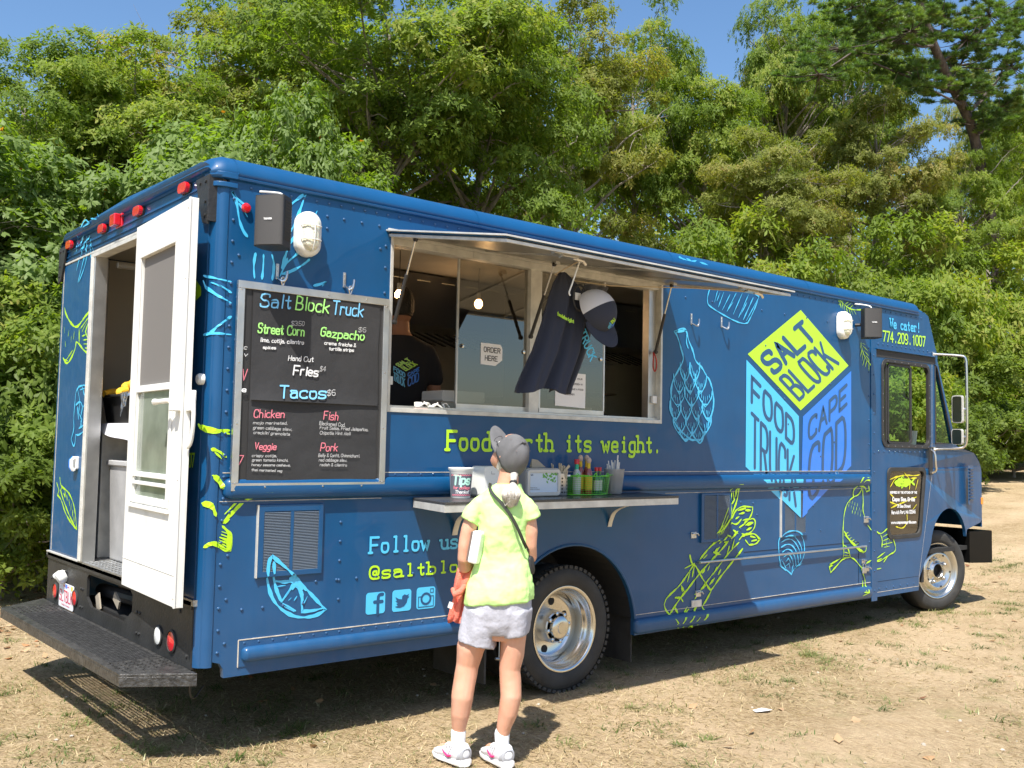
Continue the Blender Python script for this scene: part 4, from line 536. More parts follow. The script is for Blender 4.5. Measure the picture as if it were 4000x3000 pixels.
# leaning trunk stub under the pine
# far wood: one mass of trunks and leaves closing the gaps
rs=np.random.RandomState(77); n=120000
xx=rs.uniform(-9,62,n); yy=17+rs.rand(n)*5+np.clip(xx-30,0,99)*.1; hh=8.6+vn(xx,yy,.35)*2.2+np.clip(xx,0,40)*.11
P=np.stack([xx,yy,gz(xx,yy)+rs.rand(n)**.8*hh],1); D=rs.randn(n,3); U=rs.randn(n,3)*.6+np.array([0,-.3,1]); V,F=leaves(rs,P,D,U,.26,.15)
me=bpy.data.meshes.new('far_wood'); fastmesh(me,V,F,3); at=me.attributes.new('tint','FLOAT','POINT'); at.data.foreach_set('value',np.repeat(np.clip(vn(xx,P[:,2]+yy,.8)+.45+rs.uniform(-.2,.2,n),0,.9),4).astype(np.float32)); me.materials.append(OAK)
tag(link(bpy.data.objects.new('far_wood',me)),'mass of trees deeper in the wood',kind='stuff')
# undergrowth closing the feet of the trees
n=42000; xx=rs.uniform(-5,40,n); yy=7.6+rs.rand(n)**1.5*2.5-np.clip(xx-18,0,20)*.03+vn(xx,xx*0,.5)*.8; hz=(1.5+vn(xx,yy,.6)*1.4)
P=np.stack([xx,yy,gz(xx,yy)+rs.rand(n)*hz],1); D=rs.randn(n,3); U=rs.randn(n,3)*.5+np.array([0,-.2,1]); V,F=leaves(rs,P,D,U,.13,.07)
me=bpy.data.meshes.new('undergrowth'); fastmesh(me,V,F,3); at=me.attributes.new('tint','FLOAT','POINT'); at.data.foreach_set('value',np.repeat(rs.uniform(0,.8,n),4).astype(np.float32)); me.materials.append(BUS)
tag(link(bpy.data.objects.new('undergrowth',me)),'tangled undergrowth at the foot of the trees',kind='stuff')
# ---------------------------------------------------------------- the truck body
T=thing('food_truck','long dark blue step van food truck with its serving hatch open','food truck',(0,0,0))
W2=2.60          # far side
XP,XD,ZR,ZB,ZT=.077,5.97,2.829,.397,2.95
VENTS=[(.287,.645,.863,1.222),(3.683,4.02,.872,1.223),(4.648,4.99,.868,1.226)]
def bulge(z,z0,z1,h): 
    if z<=z0 or z>=z1: return 0
    t=(z-z0)/(z1-z0); return h*math.sin(math.pi*t)**.55
def surf(x,z):
    o=0
    if .10<x<5.93: 
        e=min(1,(x-.10)/.05,(5.93-x)/.05); o=max(o,bulge(z,1.252,1.356,.042)*max(0,e)**.5)
    if .225<x<1.80: o=max(o,bulge(z,.462,.534,.036)*max(0,min(1,(x-.225)/.03))**.5)
    if 3.0<x<5.93: o=max(o,bulge(z,.300,.398,.040)*max(0,min(1,(5.93-x)/.04))**.5)
    for a,b,c,d in VENTS:
        if a<x<b and c<z<d: o=max(o,.017)
    if .045<x<.086: return .0088
    if x<XP: o-=.055*(1-math.sqrt(max(0,1-((XP-x)/XP)**2)))-.004
    return o
def fs(u,v,l): return (u,-surf(u,v)-l,v)
def fr(u,v,l):            # rear face x=0, u=y, v=z
    return (-l-(.004 if 1.86<u<2.49 and .78<v<2.70 else 0)-(.018 if v>2.86 else .006*(math.sin((v-2.70)*150)>0) if v>2.72 else 0),u,v)
def xz(u,v,d): return (u,d,v)
def yz(u,v,d): return (d,u,v)
def arch(cx,cz,rx,rz,a0,a1,n=24): return [(cx+rx*math.cos(R(a0+(a1-a0)*k/n)),cz+rz*math.sin(R(a0+(a1-a0)*k/n))) for k in range(n+1)]
WX0,WX1,WZ0,WZ1=1.03,3.245,1.728,2.695
# main side wall with serving opening and wheel arch
AR=arch(2.43,.33,.585,.59,7,172)
out=[(XP,.48),(.118,.468),(.136,.44),(.140,ZB),(1.85,ZB)]+AR[::-1]+[(3.01,.29),(XD,.29),(XD,ZR),(XP,ZR)]
hole=[(WX0,WZ0),(WX1,WZ0),(WX1,WZ1),(WX0,WZ1)]
MB().prism([out,hole],xz,0,.035).build('side_wall',BLUE,T,recalc=True)
# arch lip and wheel well
mb=MB(); mb.tube([(x,-.004,z) for x,z in AR],.009,6); mb.build('wheel_arch_trim',BLUE,T,smooth=True)
mb=MB()
for a,b in zip(AR[:-1],AR[1:]): mb.add([(a[0],.03,a[1]),(b[0],.03,b[1]),(b[0],.62,b[1]),(a[0],.62,a[1])],[(0,1,2,3)])
mb.add([(1.85,.62,.2),(3.02,.62,.2),(3.02,.62,.95),(1.85,.62,.95)],[(0,1,2,3)]); mb.build('wheel_well',DARK,T)
# belt rail and skirt rails as pressed ribs
def rail(name,x0,x1,z0,z1,h,er):
    mb=MB(); n=12; xs=[x0+er*(1-math.cos(R(90*k/6))) for k in range(7)]+[x1-er*(1-math.cos(R(90*k/6))) for k in range(6,-1,-1)]
    for x in xs:
        e=max(0,min(1,(x-x0)/er,(x1-x)/er)); e=math.sqrt(1-(1-e)**2)
        for k in range(n+1):
            t=k/n; zc=(z0+z1)/2; mb.v.append((x,-.001-h*e*math.sin(math.pi*t)**.55,zc+(z0-zc)*math.cos(math.pi*t)*(.35+.65*e)))
    for i in range(len(xs)-1):
        for k in range(n): mb.f.append((i*(n+1)+k,(i+1)*(n+1)+k,(i+1)*(n+1)+k+1,i*(n+1)+k+1))
    return mb.build(name,BLUE,T,smooth=True,ang=60)
rail('belt_rail',.10,5.945,1.252,1.356,.042,.05); rail('skirt_rail',.225,1.83,.462,.534,.036,.03); rail('skirt_rail',2.995,5.945,.300,.398,.040,.03)
# lapped plate edges: thin raised strips with bright sealant line
SEAL=mat('sealant',(.55,.50,.42),.6,var=.3,vscale=20)
mb=MB().box(XP+.02,5.955,-.004,0,1.232,1.248).box(XP+.02,5.955,-.004,0,1.360,1.378); mb.build('belt_flange',BLUE,T)
MB().box(XP+.02,5.955,-.0055,-.0005,1.378,1.382).build('seam_line',SEAL,T); MB().box(.209,1.83,-.0055,-.0005,.567,.571).box(.207,.211,-.0055,-.0005,.438,.567).build('seam_line',SEAL,T)
MB().box(3.0,5.955,-.0055,-.0005,.4235,.4265).build('seam_line',SEAL,T); MB().box(XP+.01,1.0,-.0045,-.0005,1.240,1.243).box(3.3,5.95,-.0045,-.0005,1.229,1.2315).build('seam_line',SEAL,T)
MB().box(.213,1.83,-.004,0,.440,.566).build('skirt_flange',BLUE,T)
# roof cap: rounded rail along the edge, with step moulding under it
mb=MB(); n=10; prof=[(-.004,ZR-.012),(-.016,ZR-.006),(-.018,ZR+.004),(-.006,ZR+.010)]
prof+=[(.10-.112*math.cos(R(90*k/n)),ZR+.018+.100*math.sin(R(90*k/n))) for k in range(n+1)]+[(1.3,2.985)]
prof2=prof+[(2*1.3-a,b) for a,b in prof[::-1][1:]]
x0r,x1r=.03,6.80
for x,s in ((-.012,.0),(x0r-.02,.7),(x0r+.03,1.0),(x0r+.08,1.0),(x1r,1.0)):
    for y,z in prof2:
        yy=y; zz=z if z<ZR+.02 else ZR+.018+(z-ZR-.018)*(.35+.65*s); 
        if x<.02: yy=y+ (.03 if y<1.3 else -.03)*(1-s)
        mb.v.append((x,yy,zz))
m=len(prof2)
for i in range(4):
    for k in range(m-1): mb.f.append((i*m+k,i*m+k+1,(i+1)*m+k+1,(i+1)*m+k))
mb.build('roof',BLUE,T,smooth=True,ang=50)
# joints of the roof rail
for x in (.115,1.62,3.35,5.02): MB().add([(x-.004,p[0]-.0015,p[1]+.0015) for p in prof[:-1]]+[(x+.004,p[0]-.0015,p[1]+.0015) for p in prof[:-1]],[(k,k+1,len(prof)+k,len(prof)-1+k) for k in range(len(prof)-2)]).build('roof_joint',BLUE,T)
# rear corner posts (extruded, ribbed)
def post(sgn,y0):
    P=[(0,.085),(.002,.055),(.010,.030),(.022,.014),(.030,.011),(.036,.004),(.050,-.004),(.062,-.007),(.074,-.006),(.080,-.001),(.080,.03),(.02,.085)]
    P=[(a,(b if sgn>0 else W2-b)) for a,b in P]; mb=MB(); mb.prism([P],lambda u,v,d:(u,v,d),.455,2.80); return mb.build('corner_post',BLUE,T,smooth=True,ang=25)
post(1,0); post(-1,0)
mb=MB(); P=[(-.012,.10),(-.010,.03),(.012,-.004),(.05,-.018),(.115,-.018),(.115,.03),(.0,.10)]
for z0,z1,s in ((2.775,2.80,1),(2.82,2.85,1)): mb.prism([[(a,b) for a,b in P]],lambda u,v,d:(u,v,d),z0,z1)
mb.build('corner_casting',BLUE,T,smooth=True,bevel=.003)
# rivets
rv=MB().lathe([(.0085,0),(.0075,.003),(.0045,.0055),(0,.0062)],(0,0,0),(0,-1,0),8,close=False).build('rivet',BLUE,T,smooth=True); rv.location=(.117,0,2.80)
RV=[]
x=.19
while x<5.9: 
    RV.append((x,2.795)); x+=.073 if x<1.1 else .085
for z in np.arange(.52,2.78,.105): RV+= [(.103,float(z))]
for z in np.arange(.56,2.6,.21): RV+= [(.138,float(z)),(5.945,float(z))]
for x in np.arange(.15,1.38,.085): RV.append((float(x),1.369))
for x in np.arange(2.9,5.93,.11): RV.append((float(x),1.369))
for x in np.arange(.24,1.8,.075): RV.append((float(x),.552))
for x in np.arange(.22,.62,.11): RV.append((float(x),.715))
for z in np.arange(.72,1.15,.1): RV.append((.755,float(z)))
for x in np.arange(.62,1.75,.12): RV.append((float(x),.822-.02*0))
for x in (.62,.72,.83,.94): RV+= [(x,2.725)]
for z in (2.62,2.5,2.36,2.2,2.06,1.9): RV.append((.985,z))
for z in np.arange(.5,2.75,.16): RV.append((5.985,float(z)))
for x in np.arange(3.5,5.7,.3): RV+= [(float(x),2.62)]
for (x,z) in ((.62,2.66),(.95,2.60),(4.15,1.15),(4.3,1.14),(4.3,.98),(4.15,.95),(4.35,1.05),(5.1,1.1),(5.2,.9),(4.45,2.35),(4.7,1.95),(4.75,1.75),(5.4,1.62),(4.62,2.02),(5.2,1.5),(5.35,2.1)): RV.append((x,z))
for x,z in RV[:290]:
    if WX0-.03<x<WX1+.03 and WZ0-.03<z<WZ1+.03: continue
    inst(rv,'rivet',T,(x,-surf(x,z)-.0005,z))
# serving opening: aluminium frame, mullion, jamb
mb=MB(); t=.012
mb.prism([[(WX0-t,WZ0-.018),(WX1+t,WZ0-.018),(WX1+t,WZ1+.01),(WX0-t,WZ1+.01)],[(WX0+.006,WZ0+.006),(WX1-.006,WZ0+.006),(WX1-.006,WZ1-.008),(WX0+.006,WZ1-.008)]],xz,-.006,.10)
sf=mb.build('serving_frame',ALUP,T,bevel=.0015)
MB().box(2.075,2.155,.035,.10,WZ0+.006,WZ1-.04).build('mullion',ALUP,sf,bevel=.002)
MB().box(3.165,3.239,.04,.10,WZ0+.006,WZ1-.04).build('jamb',ALU,sf,bevel=.002)
MB().box(WX0+.006,WX1-.006,.012,.10,WZ1-.055,WZ1-.010).box(1.60,1.606,.008,.012,WZ1-.06,WZ1-.008).build('header',ALUP,sf,bevel=.002)
MB().box(WX0+.006,WX1-.006,.02,.030,WZ0+.006,WZ0+.018).box(WX0+.006,WX1-.006,.05,.058,WZ0+.006,WZ0+.022).build('sliding_track',ALU,sf)
for i,(a,b,y) in enumerate(((1.535,2.085,.066),(2.165,2.735,.045))):
    gl=MB().box(a,b,y,y+.005,WZ0+.05,WZ1-.058).build('sliding_pane',GLW,T)
    MB().box(a,b,y-.003,y+.008,WZ0+.022,WZ0+.05).box(a-.004,a+.008,y-.003,y+.008,WZ0+.05,WZ1-.058).box(b-.008,b+.004,y-.003,y+.008,WZ0+.05,WZ1-.058).build('pane_edge',ALU,gl)
    for q in (a+.035,b-.035): MB().lathe([(.012,0),(.012,.006),(.004,.008)],(q,y-.003,2.12),(0,-1,0),14).build('finger_lock',CHR,gl,smooth=True)
MB().box(1.034,1.052,-.004,.02,1.86,1.905).build('catch',ALU,sf); MB().box(3.19,3.235,.02,.036,1.85,1.90).build('warning_sticker',WHT,sf)
# awning hatch
AZ,AY,AO=2.705,-1.02,2.522
def aw(u,v,d):   # u=x, v=distance out, d=thickness below
    s=v/1.02; return (u,-v*math.cos(.18)*1.0165+.0-.0*d,AZ+(AO-AZ)*s-d)
aw0=MB().prism([[(1.005,0),(3.275,0),(3.275,1.03),(1.005,1.03)]],aw,0,.006).build('awning_panel',BLUE,T)
under=MB().prism([[(1.03,.03),(3.25,.03),(3.25,1.0),(1.03,1.0)]],aw,.0065,.012).build('awning_lining',STEEL,T)
fm=MB()
for q in ([(1.005,0),(1.032,0),(1.032,1.03),(1.005,1.03)],[(3.248,0),(3.275,0),(3.275,1.03),(3.248,1.03)],[(1.032,1.0),(3.248,1.0),(3.248,1.03),(1.032,1.03)],[(1.032,.0),(3.248,.0),(3.248,.035),(1.032,.035)]): fm.prism([q],aw,.0125,.028)
fm.build('awning_frame',ALUP,T,bevel=.0015)
MB().prism([[(.985,.985),(3.30,.985),(3.30,1.045),(.985,1.045)]],aw,-.009,-.0005).prism([[(.985,-.01),(1.022,-.01),(1.022,.985),(.985,.985)]],aw,-.009,-.0005).build('awning_edge',ALUP,T,bevel=.001)
MB().box(.995,3.28,-.014,-.001,AZ-.004,AZ+.016).build('piano_hinge',ALUP,T,bevel=.002)
for x in (1.65,2.2,2.75): MB().prism([[(x,.036),(x+.02,.036),(x+.02,1.0),(x,1.0)]],aw,.0125,.020).build('awning_rib',ALU,T)
for k,(tx,bx,bz,by) in enumerate(((1.065,1.048,2.205,.0),(2.075,2.065,2.215,.03),(3.145,3.20,2.205,.02))):
    s=MB().obox((tx,-.19,2.652),[(1,0,0),(0,1,0),(0,0,1)],(.018,.022,.012)).build('gas_strut',ALU,T,bevel=.002)
    a=Vector((tx-.012,-.19,2.638)); b=Vector((bx,by-.012,bz)); m=a.lerp(b,.42)
    MB().tube([a,m],.005,8).build('piston_rod',CHR,s,smooth=True); MB().tube([m,b],.0105,10).build('cylinder',BPL,s,smooth=True); MB().lathe([(0,-.014),(.012,-.008),(.012,.008),(0,.014)],a,(1,0,0),10).lathe([(0,-.014),(.014,-.008),(.014,.008),(0,.014)],b,(1,0,0),10).build('ball_joint',BPL,s,smooth=True)
for lx in (1.52,3.05):
    l=MB().obox((lx,-.90,2.517),[(1,0,0),(0,1,-.17),(0,.17,1)],(.055,.02,.014)).build('awning_latch',ALU,T,bevel=.003)
    MB().tube([(lx+.03,-.90,2.508),(lx+.10,-.90,2.504),(lx+.13,-.89,2.49)],.010,8).build('bolt',CHR,l,smooth=True); MB().obox((lx-.085,-.905,2.522),[(1,0,0),(0,1,-.17),(0,.17,1)],(.028,.016,.010)).build('keeper',ALU,l,bevel=.002)
# vents with slats
def vent(x0,x1,z0,z1,ns,dark,sx0,sx1,sz0,sz1,bright):
    v=MB().prism([[(x0,z0),(x1,z0),(x1,z1),(x0,z1)],[(sx0,sz0),(sx1,sz0),(sx1,sz1),(sx0,sz1)]],xz,-.016,0).build('vent',BLUE,T,bevel=.003)
    MB().box(sx0,sx1,-.0022,-.0006,sz0,sz1).build('backing',DARK,v)
    xm=(sx0+sx1)/2; MB().box(xm-.008,xm+.008,-.0165,-.003,sz0,sz1).build('centre_bar',BLUE,v)
    MB().box(x0-.006,x0-.0005,-.018,0,z0,z1).build('edge_strip',bright,v)
    p=(sz1-sz0)/ns; m0=None
    for a,b in ((sx0+.0005,xm-.0085),(xm+.0085,sx1-.0005)):
        o=MB(); zc=0; o.add([(a,-.004,.55*p),(b,-.004,.55*p),(b,-.0155,-.1*p),(a,-.0155,-.1*p),(a,-.004,.63*p),(b,-.004,.63*p),(b,-.0160,.10*p),(a,-.0160,.10*p)],[(0,1,2,3),(4,5,6,7),(2,3,7,6),(0,3,7,4),(1,2,6,5)])
        s=o.build('slat',mat('sunlit_slat_blue',(.24,.30,.38),.45,.2),v); s.location=(0,0,sz0+p*.2)  # slats paler than the body paint, sunlight on them put into the colour
        for k in range(1,ns): inst(s,'slat',v,(0,0,sz0+p*(k+.2)))
    return v
vent(*VENTS[0],38,0,.318,.620,.890,1.186,ALUP)
vent(*VENTS[1],34,0,.715,.715,.9,1.2,BLUE) if False else vent(VENTS[1][0],VENTS[1][1],VENTS[1][2],VENTS[1][3],38,0,3.712,4.005,.893,1.205,BLUE)
vent(*VENTS[2],38,0,4.69,4.972,.893,1.205,ALUP)
# compartment hatch outline, long handle bar, latches
GAP=mat('panel_gap',(.006,.012,.025),.8)
MB().box(4.19,5.772,-.0025,-.0002,.775,.779).box(5.770,5.774,-.0025,-.0002,.43,.775).box(3.637,3.640,-.0025,-.0002,.43,.74).build('hatch_gap',GAP,T)
h=MB().tube([(3.645,-.03,.737),(5.845,-.03,.742)],.0085,8).build('grab_bar',ALU,T,smooth=True)
for x in (3.66,4.75,5.83): MB().box(x-.008,x+.008,-.03,0,.732,.746).build('stanchion',ALU,h)
def latch(x,z,s=1):
    l=MB().box(x-.035*s,x+.035*s,-.010,0,z-.028*s,z+.028*s).build('latch',ALU,T,bevel=.003); MB().tube([(x-.04*s,-.022,z+.012),(x+.03*s,-.022,z+.012),(x+.05*s,-.02,z-.004)],.006*s,7).build('lever',CHR,l,smooth=True); return l
latch(3.605,.93,.8); latch(5.885,.965); latch(5.90,.545,.8); latch(3.66,.515,.8); latch(5.84,.61,.7)
for (x,z) in ((3.648,.447),):
    MB().box(x-.06,x+.045,-.012,0,z-.025,z+.025).build('hasp',ALUP,T,bevel=.003)
pl=MB().box(5.80,5.86,-.028,-.011,.51,.565).build('padlock',ALU,T,bevel=.008)
MB().tube([(5.81,-.02,.56),(5.81,-.02,.585),(5.83,-.02,.597),(5.85,-.02,.585),(5.85,-.02,.56)],.004,6).build('shackle',CHR,pl,smooth=True)
# coat hooks
def hook(x,z,big=0,closed=0):
    h=MB().box(x-.008,x+.008,-.006,0,z-.045,z+.035).build('hook',ALU,T,bevel=.002)
    MB().tube(chaikin([(x,-.006,z-.035),(x,-.03,z-.05),(x+.018,-.05,z-.06),(x+.03,-.05,z-.03),(x+.034,-.045,z-.005)],2),.0065,7).build('prong',CHR,h,smooth=True)
    for q in (.022,-.002): MB().lathe([(.0045,0),(.003,.003),(0,.0035)],(x,-.006,z+q),(0,-1,0),8,close=False).build('screw',ALU,h)
hook(.345,2.40); hook(.732,2.405); hook(3.565,2.475); hook(3.907,2.485)
# floodlit bulkhead lamps
def lamp(x,z,s=1):
    def stad(m_,off):   # pull a round lathe out into an upright stadium shape
        m_.v=[(p[0],p[1],p[2]+off*max(-1,min(1,(p[2]-z)/.012))) for p in m_.v]; return m_
    b=stad(MB().lathe([(.062,0),(.068,.004),(.070,.03),(.067,.050),(.054,.060),(.048,.062)],(x,0,z),(0,-1,0),48),.048).build('bulkhead_lamp',WPL,T,smooth=True,ang=50)
    stad(MB().lathe([(.047,.060),(.046,.072),(.038,.088),(.022,.097),(0.001,.099)],(x,0,z),(0,-1,0),40,close=False),.044).build('diffuser',CREAM,b,smooth=True)
    MB().tube([(x,-.066,z+.096),(x,-.09,z+.085),(x,-.105,z+.05),(x,-.108,z),(x,-.105,z-.05),(x,-.09,z-.085),(x,-.066,z-.096)],.0032,6).build('guard',WPL,b,smooth=True)
    for dz in (-.036,.036): MB().tube([(x-.056,-.062,z+dz),(x-.046,-.088,z+dz),(x-.02,-.105,z+dz),(x+.02,-.105,z+dz),(x+.046,-.088,z+dz),(x+.056,-.062,z+dz)],.0032,6).build('guard_bar',WPL,b,smooth=True)
    return b
lamp(.495,2.605); lamp(5.50,2.605)
# loudspeakers
def speaker(cx,cy,cz,rz,tilt=0):
    A=Matrix.Rotation(rz,3,'Z')@Matrix.Rotation(tilt,3,'X'); C0=Vector((cx,cy,cz))
    f=lambda p:tuple(C0+A@Vector(p))
    wf,wb,hh,dp=.075,.055,.125,.13
    P=[(-wf,-dp/2)]+[(-wf*math.cos(math.pi*k/8),-dp/2-.012*math.sin(math.pi*k/8)) for k in range(1,8)]+[(wf,-dp/2),(wf*.98,dp*.15),(wb,dp/2),(-wb,dp/2),(-wf*.98,dp*.15)]
    s=MB().prism([P],lambda u,v,d:f((u,v,d)),-hh,hh).build('loudspeaker',BPL,T,bevel=.005)
    MB().prism([[(a*.965,b) for a,b in [(-wf,0)]+[(-wf*math.cos(math.pi*k/8),-.012*math.sin(math.pi*k/8)) for k in range(1,8)]+[(wf,0),(wf,.004),(-wf,.004)]]],lambda u,v,d:f((u,v-dp/2-.004,d)),-hh*.96,hh*.96).build('grille',mat('speaker_grille',(.05,.048,.047),.6,bump=.6,bscale=450,bdist=.002),s,smooth=True)
    for k in range(14):
        z=-hh*.75+k*hh*.115; MB().add([f((wf+.0015,-dp*.40,z)),f((wf*.99+.0015,dp*.15,z)),f((wb+.006,dp*.42,z)),f((wb+.006,dp*.42,z+.008)),f((wf*.99+.004,dp*.15,z+.008)),f((wf+.004,-dp*.40,z+.008))],[(0,1,4,5),(1,2,3,4)]).build('rib',BPL,s)
    mb=MB(); 
    for i,Pq in enumerate(lay('YAMAHA',(-.018,0),(.024,0),.009,'plain')): ribbon(mb,Pq,.0022,lambda u,v,l:f((u,-dp/2-.0185-l,v+.0)),.05,.0006+i*.0001)
    mb.build('badge',WHT,s,recalc=False)
    MB().tube([f((0,dp/2,0)),(cx+.0,-.0,cz)],.014,8).build('bracket',BPL,s)
    MB().tube(chaikin([f((.02,.03,hh)),f((.02,.03,hh+.03)),(cx+.015,-.05,cz+hh+.05),(cx-.02,-.005,cz+hh+.055)],2),.006,7).build('conduit',WPL,s,smooth=True)
speaker(.255,-.145,2.605,R(-52),0); speaker(5.73,-.14,2.63,R(-38),0)
mk=MB().lathe([(.024,0),(.024,.012),(.018,.02),(0,.022)],(.165,0,2.69),(0,-1,0),18).build('side_marker_lamp',RED,T,smooth=True)
# counter shelf
CT=mat('counter_laminate',(.055,.055,.055),.22,var=.4,vscale=160,dirt=.3)
c0,c1=1.205,3.06
sh=MB().prism([[(c0,-.002),(c0-.09,-.43),(c1-.09,-.41),(c1,-.002)]],lambda u,v,d:(u,v,d),1.226,1.240).build('counter_shelf',CT,T,bevel=.002)
MB().prism([[(c0+.002,-.002),(c0-.088,-.427),(c1-.091,-.407),(c1-.002,-.002)]],lambda u,v,d:(u,v,d),1.186,1.2255).build('apron',ALUP,sh,bevel=.001)
for x in (1.50,2.76):
    b=MB(); P=chaikin([(x,-.34,1.183),(x,-.20,1.178),(x,-.05,1.13),(x,-.014,1.06),(x,-.004,1.02)],3)
    for p,q in zip(P[:-1],P[1:]): b.add([(p[0]-.018,p[1],p[2]),(p[0]+.018,p[1],p[2]),(q[0]+.018,q[1],q[2]),(q[0]-.018,q[1],q[2]),(p[0]-.018,p[1]+.004,p[2]),(p[0]+.018,p[1]+.004,p[2]),(q[0]+.018,q[1]+.004,q[2]),(q[0]-.018,q[1]+.004,q[2])],[(0,1,2,3),(4,5,6,7),(0,3,7,4),(1,2,6,5)])
    b.build('shelf_bracket',ALUP,sh,smooth=True,recalc=True)

# ---------------------------------------------------------------- rear face
HD=[(.05,2.70),(2.55,2.70),(2.55,ZR+.02),(.05,ZR+.02)]
MB().box(0,.03,.05,2.55,2.695,2.86).build('rear_header',BLUE,T)
for z in (2.722,2.745,2.785): MB().box(-.007,0,.09,2.51,z,z+.007).build('header_rib',BLUE,T,bevel=.002)
MB().box(-.010,0,.05,2.55,2.700,2.712).build('drip_strip',ALUP,T)
mb=MB(); P=[(-.016+.075*(1-math.sin(R(90*k/8))),2.850+.10*(1-math.cos(R(90*k/8)))) for k in range(9)]
for sg,y in ((1,.012),(-1,2.588)):
    for a,b in [(-.004,2.842),(-.020,2.846)]+P:
        q_=min(1,max(0,(b-2.85)/.1)); mb.v.append((a,y+sg*(.02+.13*(1-math.sqrt(1-q_*q_*.98))),b-.034*q_))
for k in range(10): mb.f.append((k,k+1,11+k+1,11+k))
mb.build('rear_roof_rail',BLUE,T,smooth=True,ang=50)
MB().box(0,.03,.05,.868,.775,2.695).build('rear_panel',BLUE,T)
MB().box(0,.03,1.80,2.55,.775,2.695).build('rear_panel',BLUE,T)
MB().box(-.006,0,1.862,2.49,.785,2.698).build('fixed_leaf',BLUE,T,bevel=.003)
MB().box(-.0075,-.0005,2.492,2.497,.785,2.69).build('seam_line',SEAL,T)
# door frame
MB().box(-.022,.05,1.80,1.855,.775,2.665).box(-.030,-.010,1.815,1.828,.775,2.665).box(-.022,.05,.855,.872,.775,2.665).box(-.022,.05,.855,1.855,2.665,2.690).build('door_frame',ALUP,T,bevel=.002)
MB().box(-.018,.06,1.775,1.80,.775,2.665).build('door_stop',ALU,T,bevel=.002)
# open screen door: folded right back on its hinge
def dd(u,v,d): # u from hinge(0) to free edge(.885), v height, d outward
    return (-.045-.05*u-d,.853-u*.998+.0,v)
DZ0,DZ1=.755,2.690
wz0,wz1=1.24,2.50; wa,wb=.13,.70
door=MB().prism([[(0,DZ0),(.885,DZ0),(.885,DZ1),(0,DZ1)],[(wa,wz0),(wb,wz0),(wb,wz1),(wa,wz1)]],dd,0,.032).build('screen_door',WP,T,bevel=.002)
fr_=MB()
for (a,b,c,d) in ((wa-.035,wb+.035,wz1,wz1+.035),(wa-.035,wb+.035,wz0-.035,wz0),(wa-.035,wa,wz0,wz1),(wb,wb+.035,wz0,wz1)): fr_.prism([[(a,c),(b,c),(b,d),(a,d)]],dd,.0325,.042)
fr_.build('window_frame',WP,door,bevel=.003)
MB().prism([[(wa,1.78),(wb,1.78),(wb,1.815),(wa,1.815)]],dd,.008,.034).build('meeting_rail',WP,door,bevel=.002)
MB().prism([[(wa,1.34),(wb,1.34),(wb,1.365),(wa,1.365)]],dd,.008,.036).prism([[(wa,1.30),(wb,1.30),(wb,1.318),(wa,1.318)]],dd,.008,.036).build('sash_rail',WP,door,bevel=.002)
MB().prism([[(wa,1.815),(wb,1.815),(wb,wz1),(wa,wz1)]],dd,.016,.018).build('insect_screen',mat('insect_screen',(.16,.15,.14),.75,bump=.5,bscale=600,bdist=.001),door)
MB().prism([[(wa,wz0),(wb,wz0),(wb,1.78),(wa,1.78)]],dd,.014,.018).build('pane',mat('grass_reflection_glass',(.20,.23,.19),.12,coat=.3,var=.25,vscale=5),door)  # opaque lower pane, the reflected grass put into its grey-green colour
MB().prism([[(0.862,DZ0),(.888,DZ0),(.888,DZ1),(.862,DZ1)]],dd,-.004,-.0005).prism([[(.006,.90),(.879,.90),(.879,.904),(.006,.904)]],dd,.0325,.0345).prism([[(.872,DZ0),(.8895,DZ0),(.8895,DZ1),(.872,DZ1)]],dd,.0325,.040).build('edge_channel',WP,door,bevel=.001)
MB().prism([[(wa-.05,1.18),(wb+.045,1.18),(wb+.045,1.200),(wa-.05,1.200)]],dd,.0325,.048).build('drip_ledge',WP,door,bevel=.002)
hp=MB().obox(dd(.835,1.715,.055),[(1,0,0),(0,1,0),(0,0,1)],(.022,.024,.045)).build('door_latch',WPL,door,bevel=.005)
MB().tube([dd(.82,1.72,.075),dd(.72,1.715,.10),dd(.67,1.715,.10)],[.012,.012,.016],10).build('latch_lever',WPL,hp,smooth=True)
hh=MB().obox(dd(.90,1.72,.0),[(1,0,0),(0,1,0),(0,0,1)],(.02,.014,.05)).build('outer_handle',WPL,door,bevel=.005)
MB().tube(chaikin([dd(.905,1.75,-.0),dd(.935,1.72,.0),dd(.945,1.62,.0),dd(.92,1.52,.0),dd(.90,1.50,.01)],2),0.010,9).build('pull',WPL,hh,smooth=True)
for z in (.80,1.35,1.9,2.3,2.64): MB().lathe([(.006,0),(.004,.003),(0,.004)],dd(.876,z,.040),(-1,0,0),8,close=False).build('screw',ALU,door)
MB().lathe([(.028,0),(.028,.02),(.02,.03),(0,.03)],(0,.045,1.83),(-1,0,0),16).build('door_bumper',WPL,T,smooth=True)
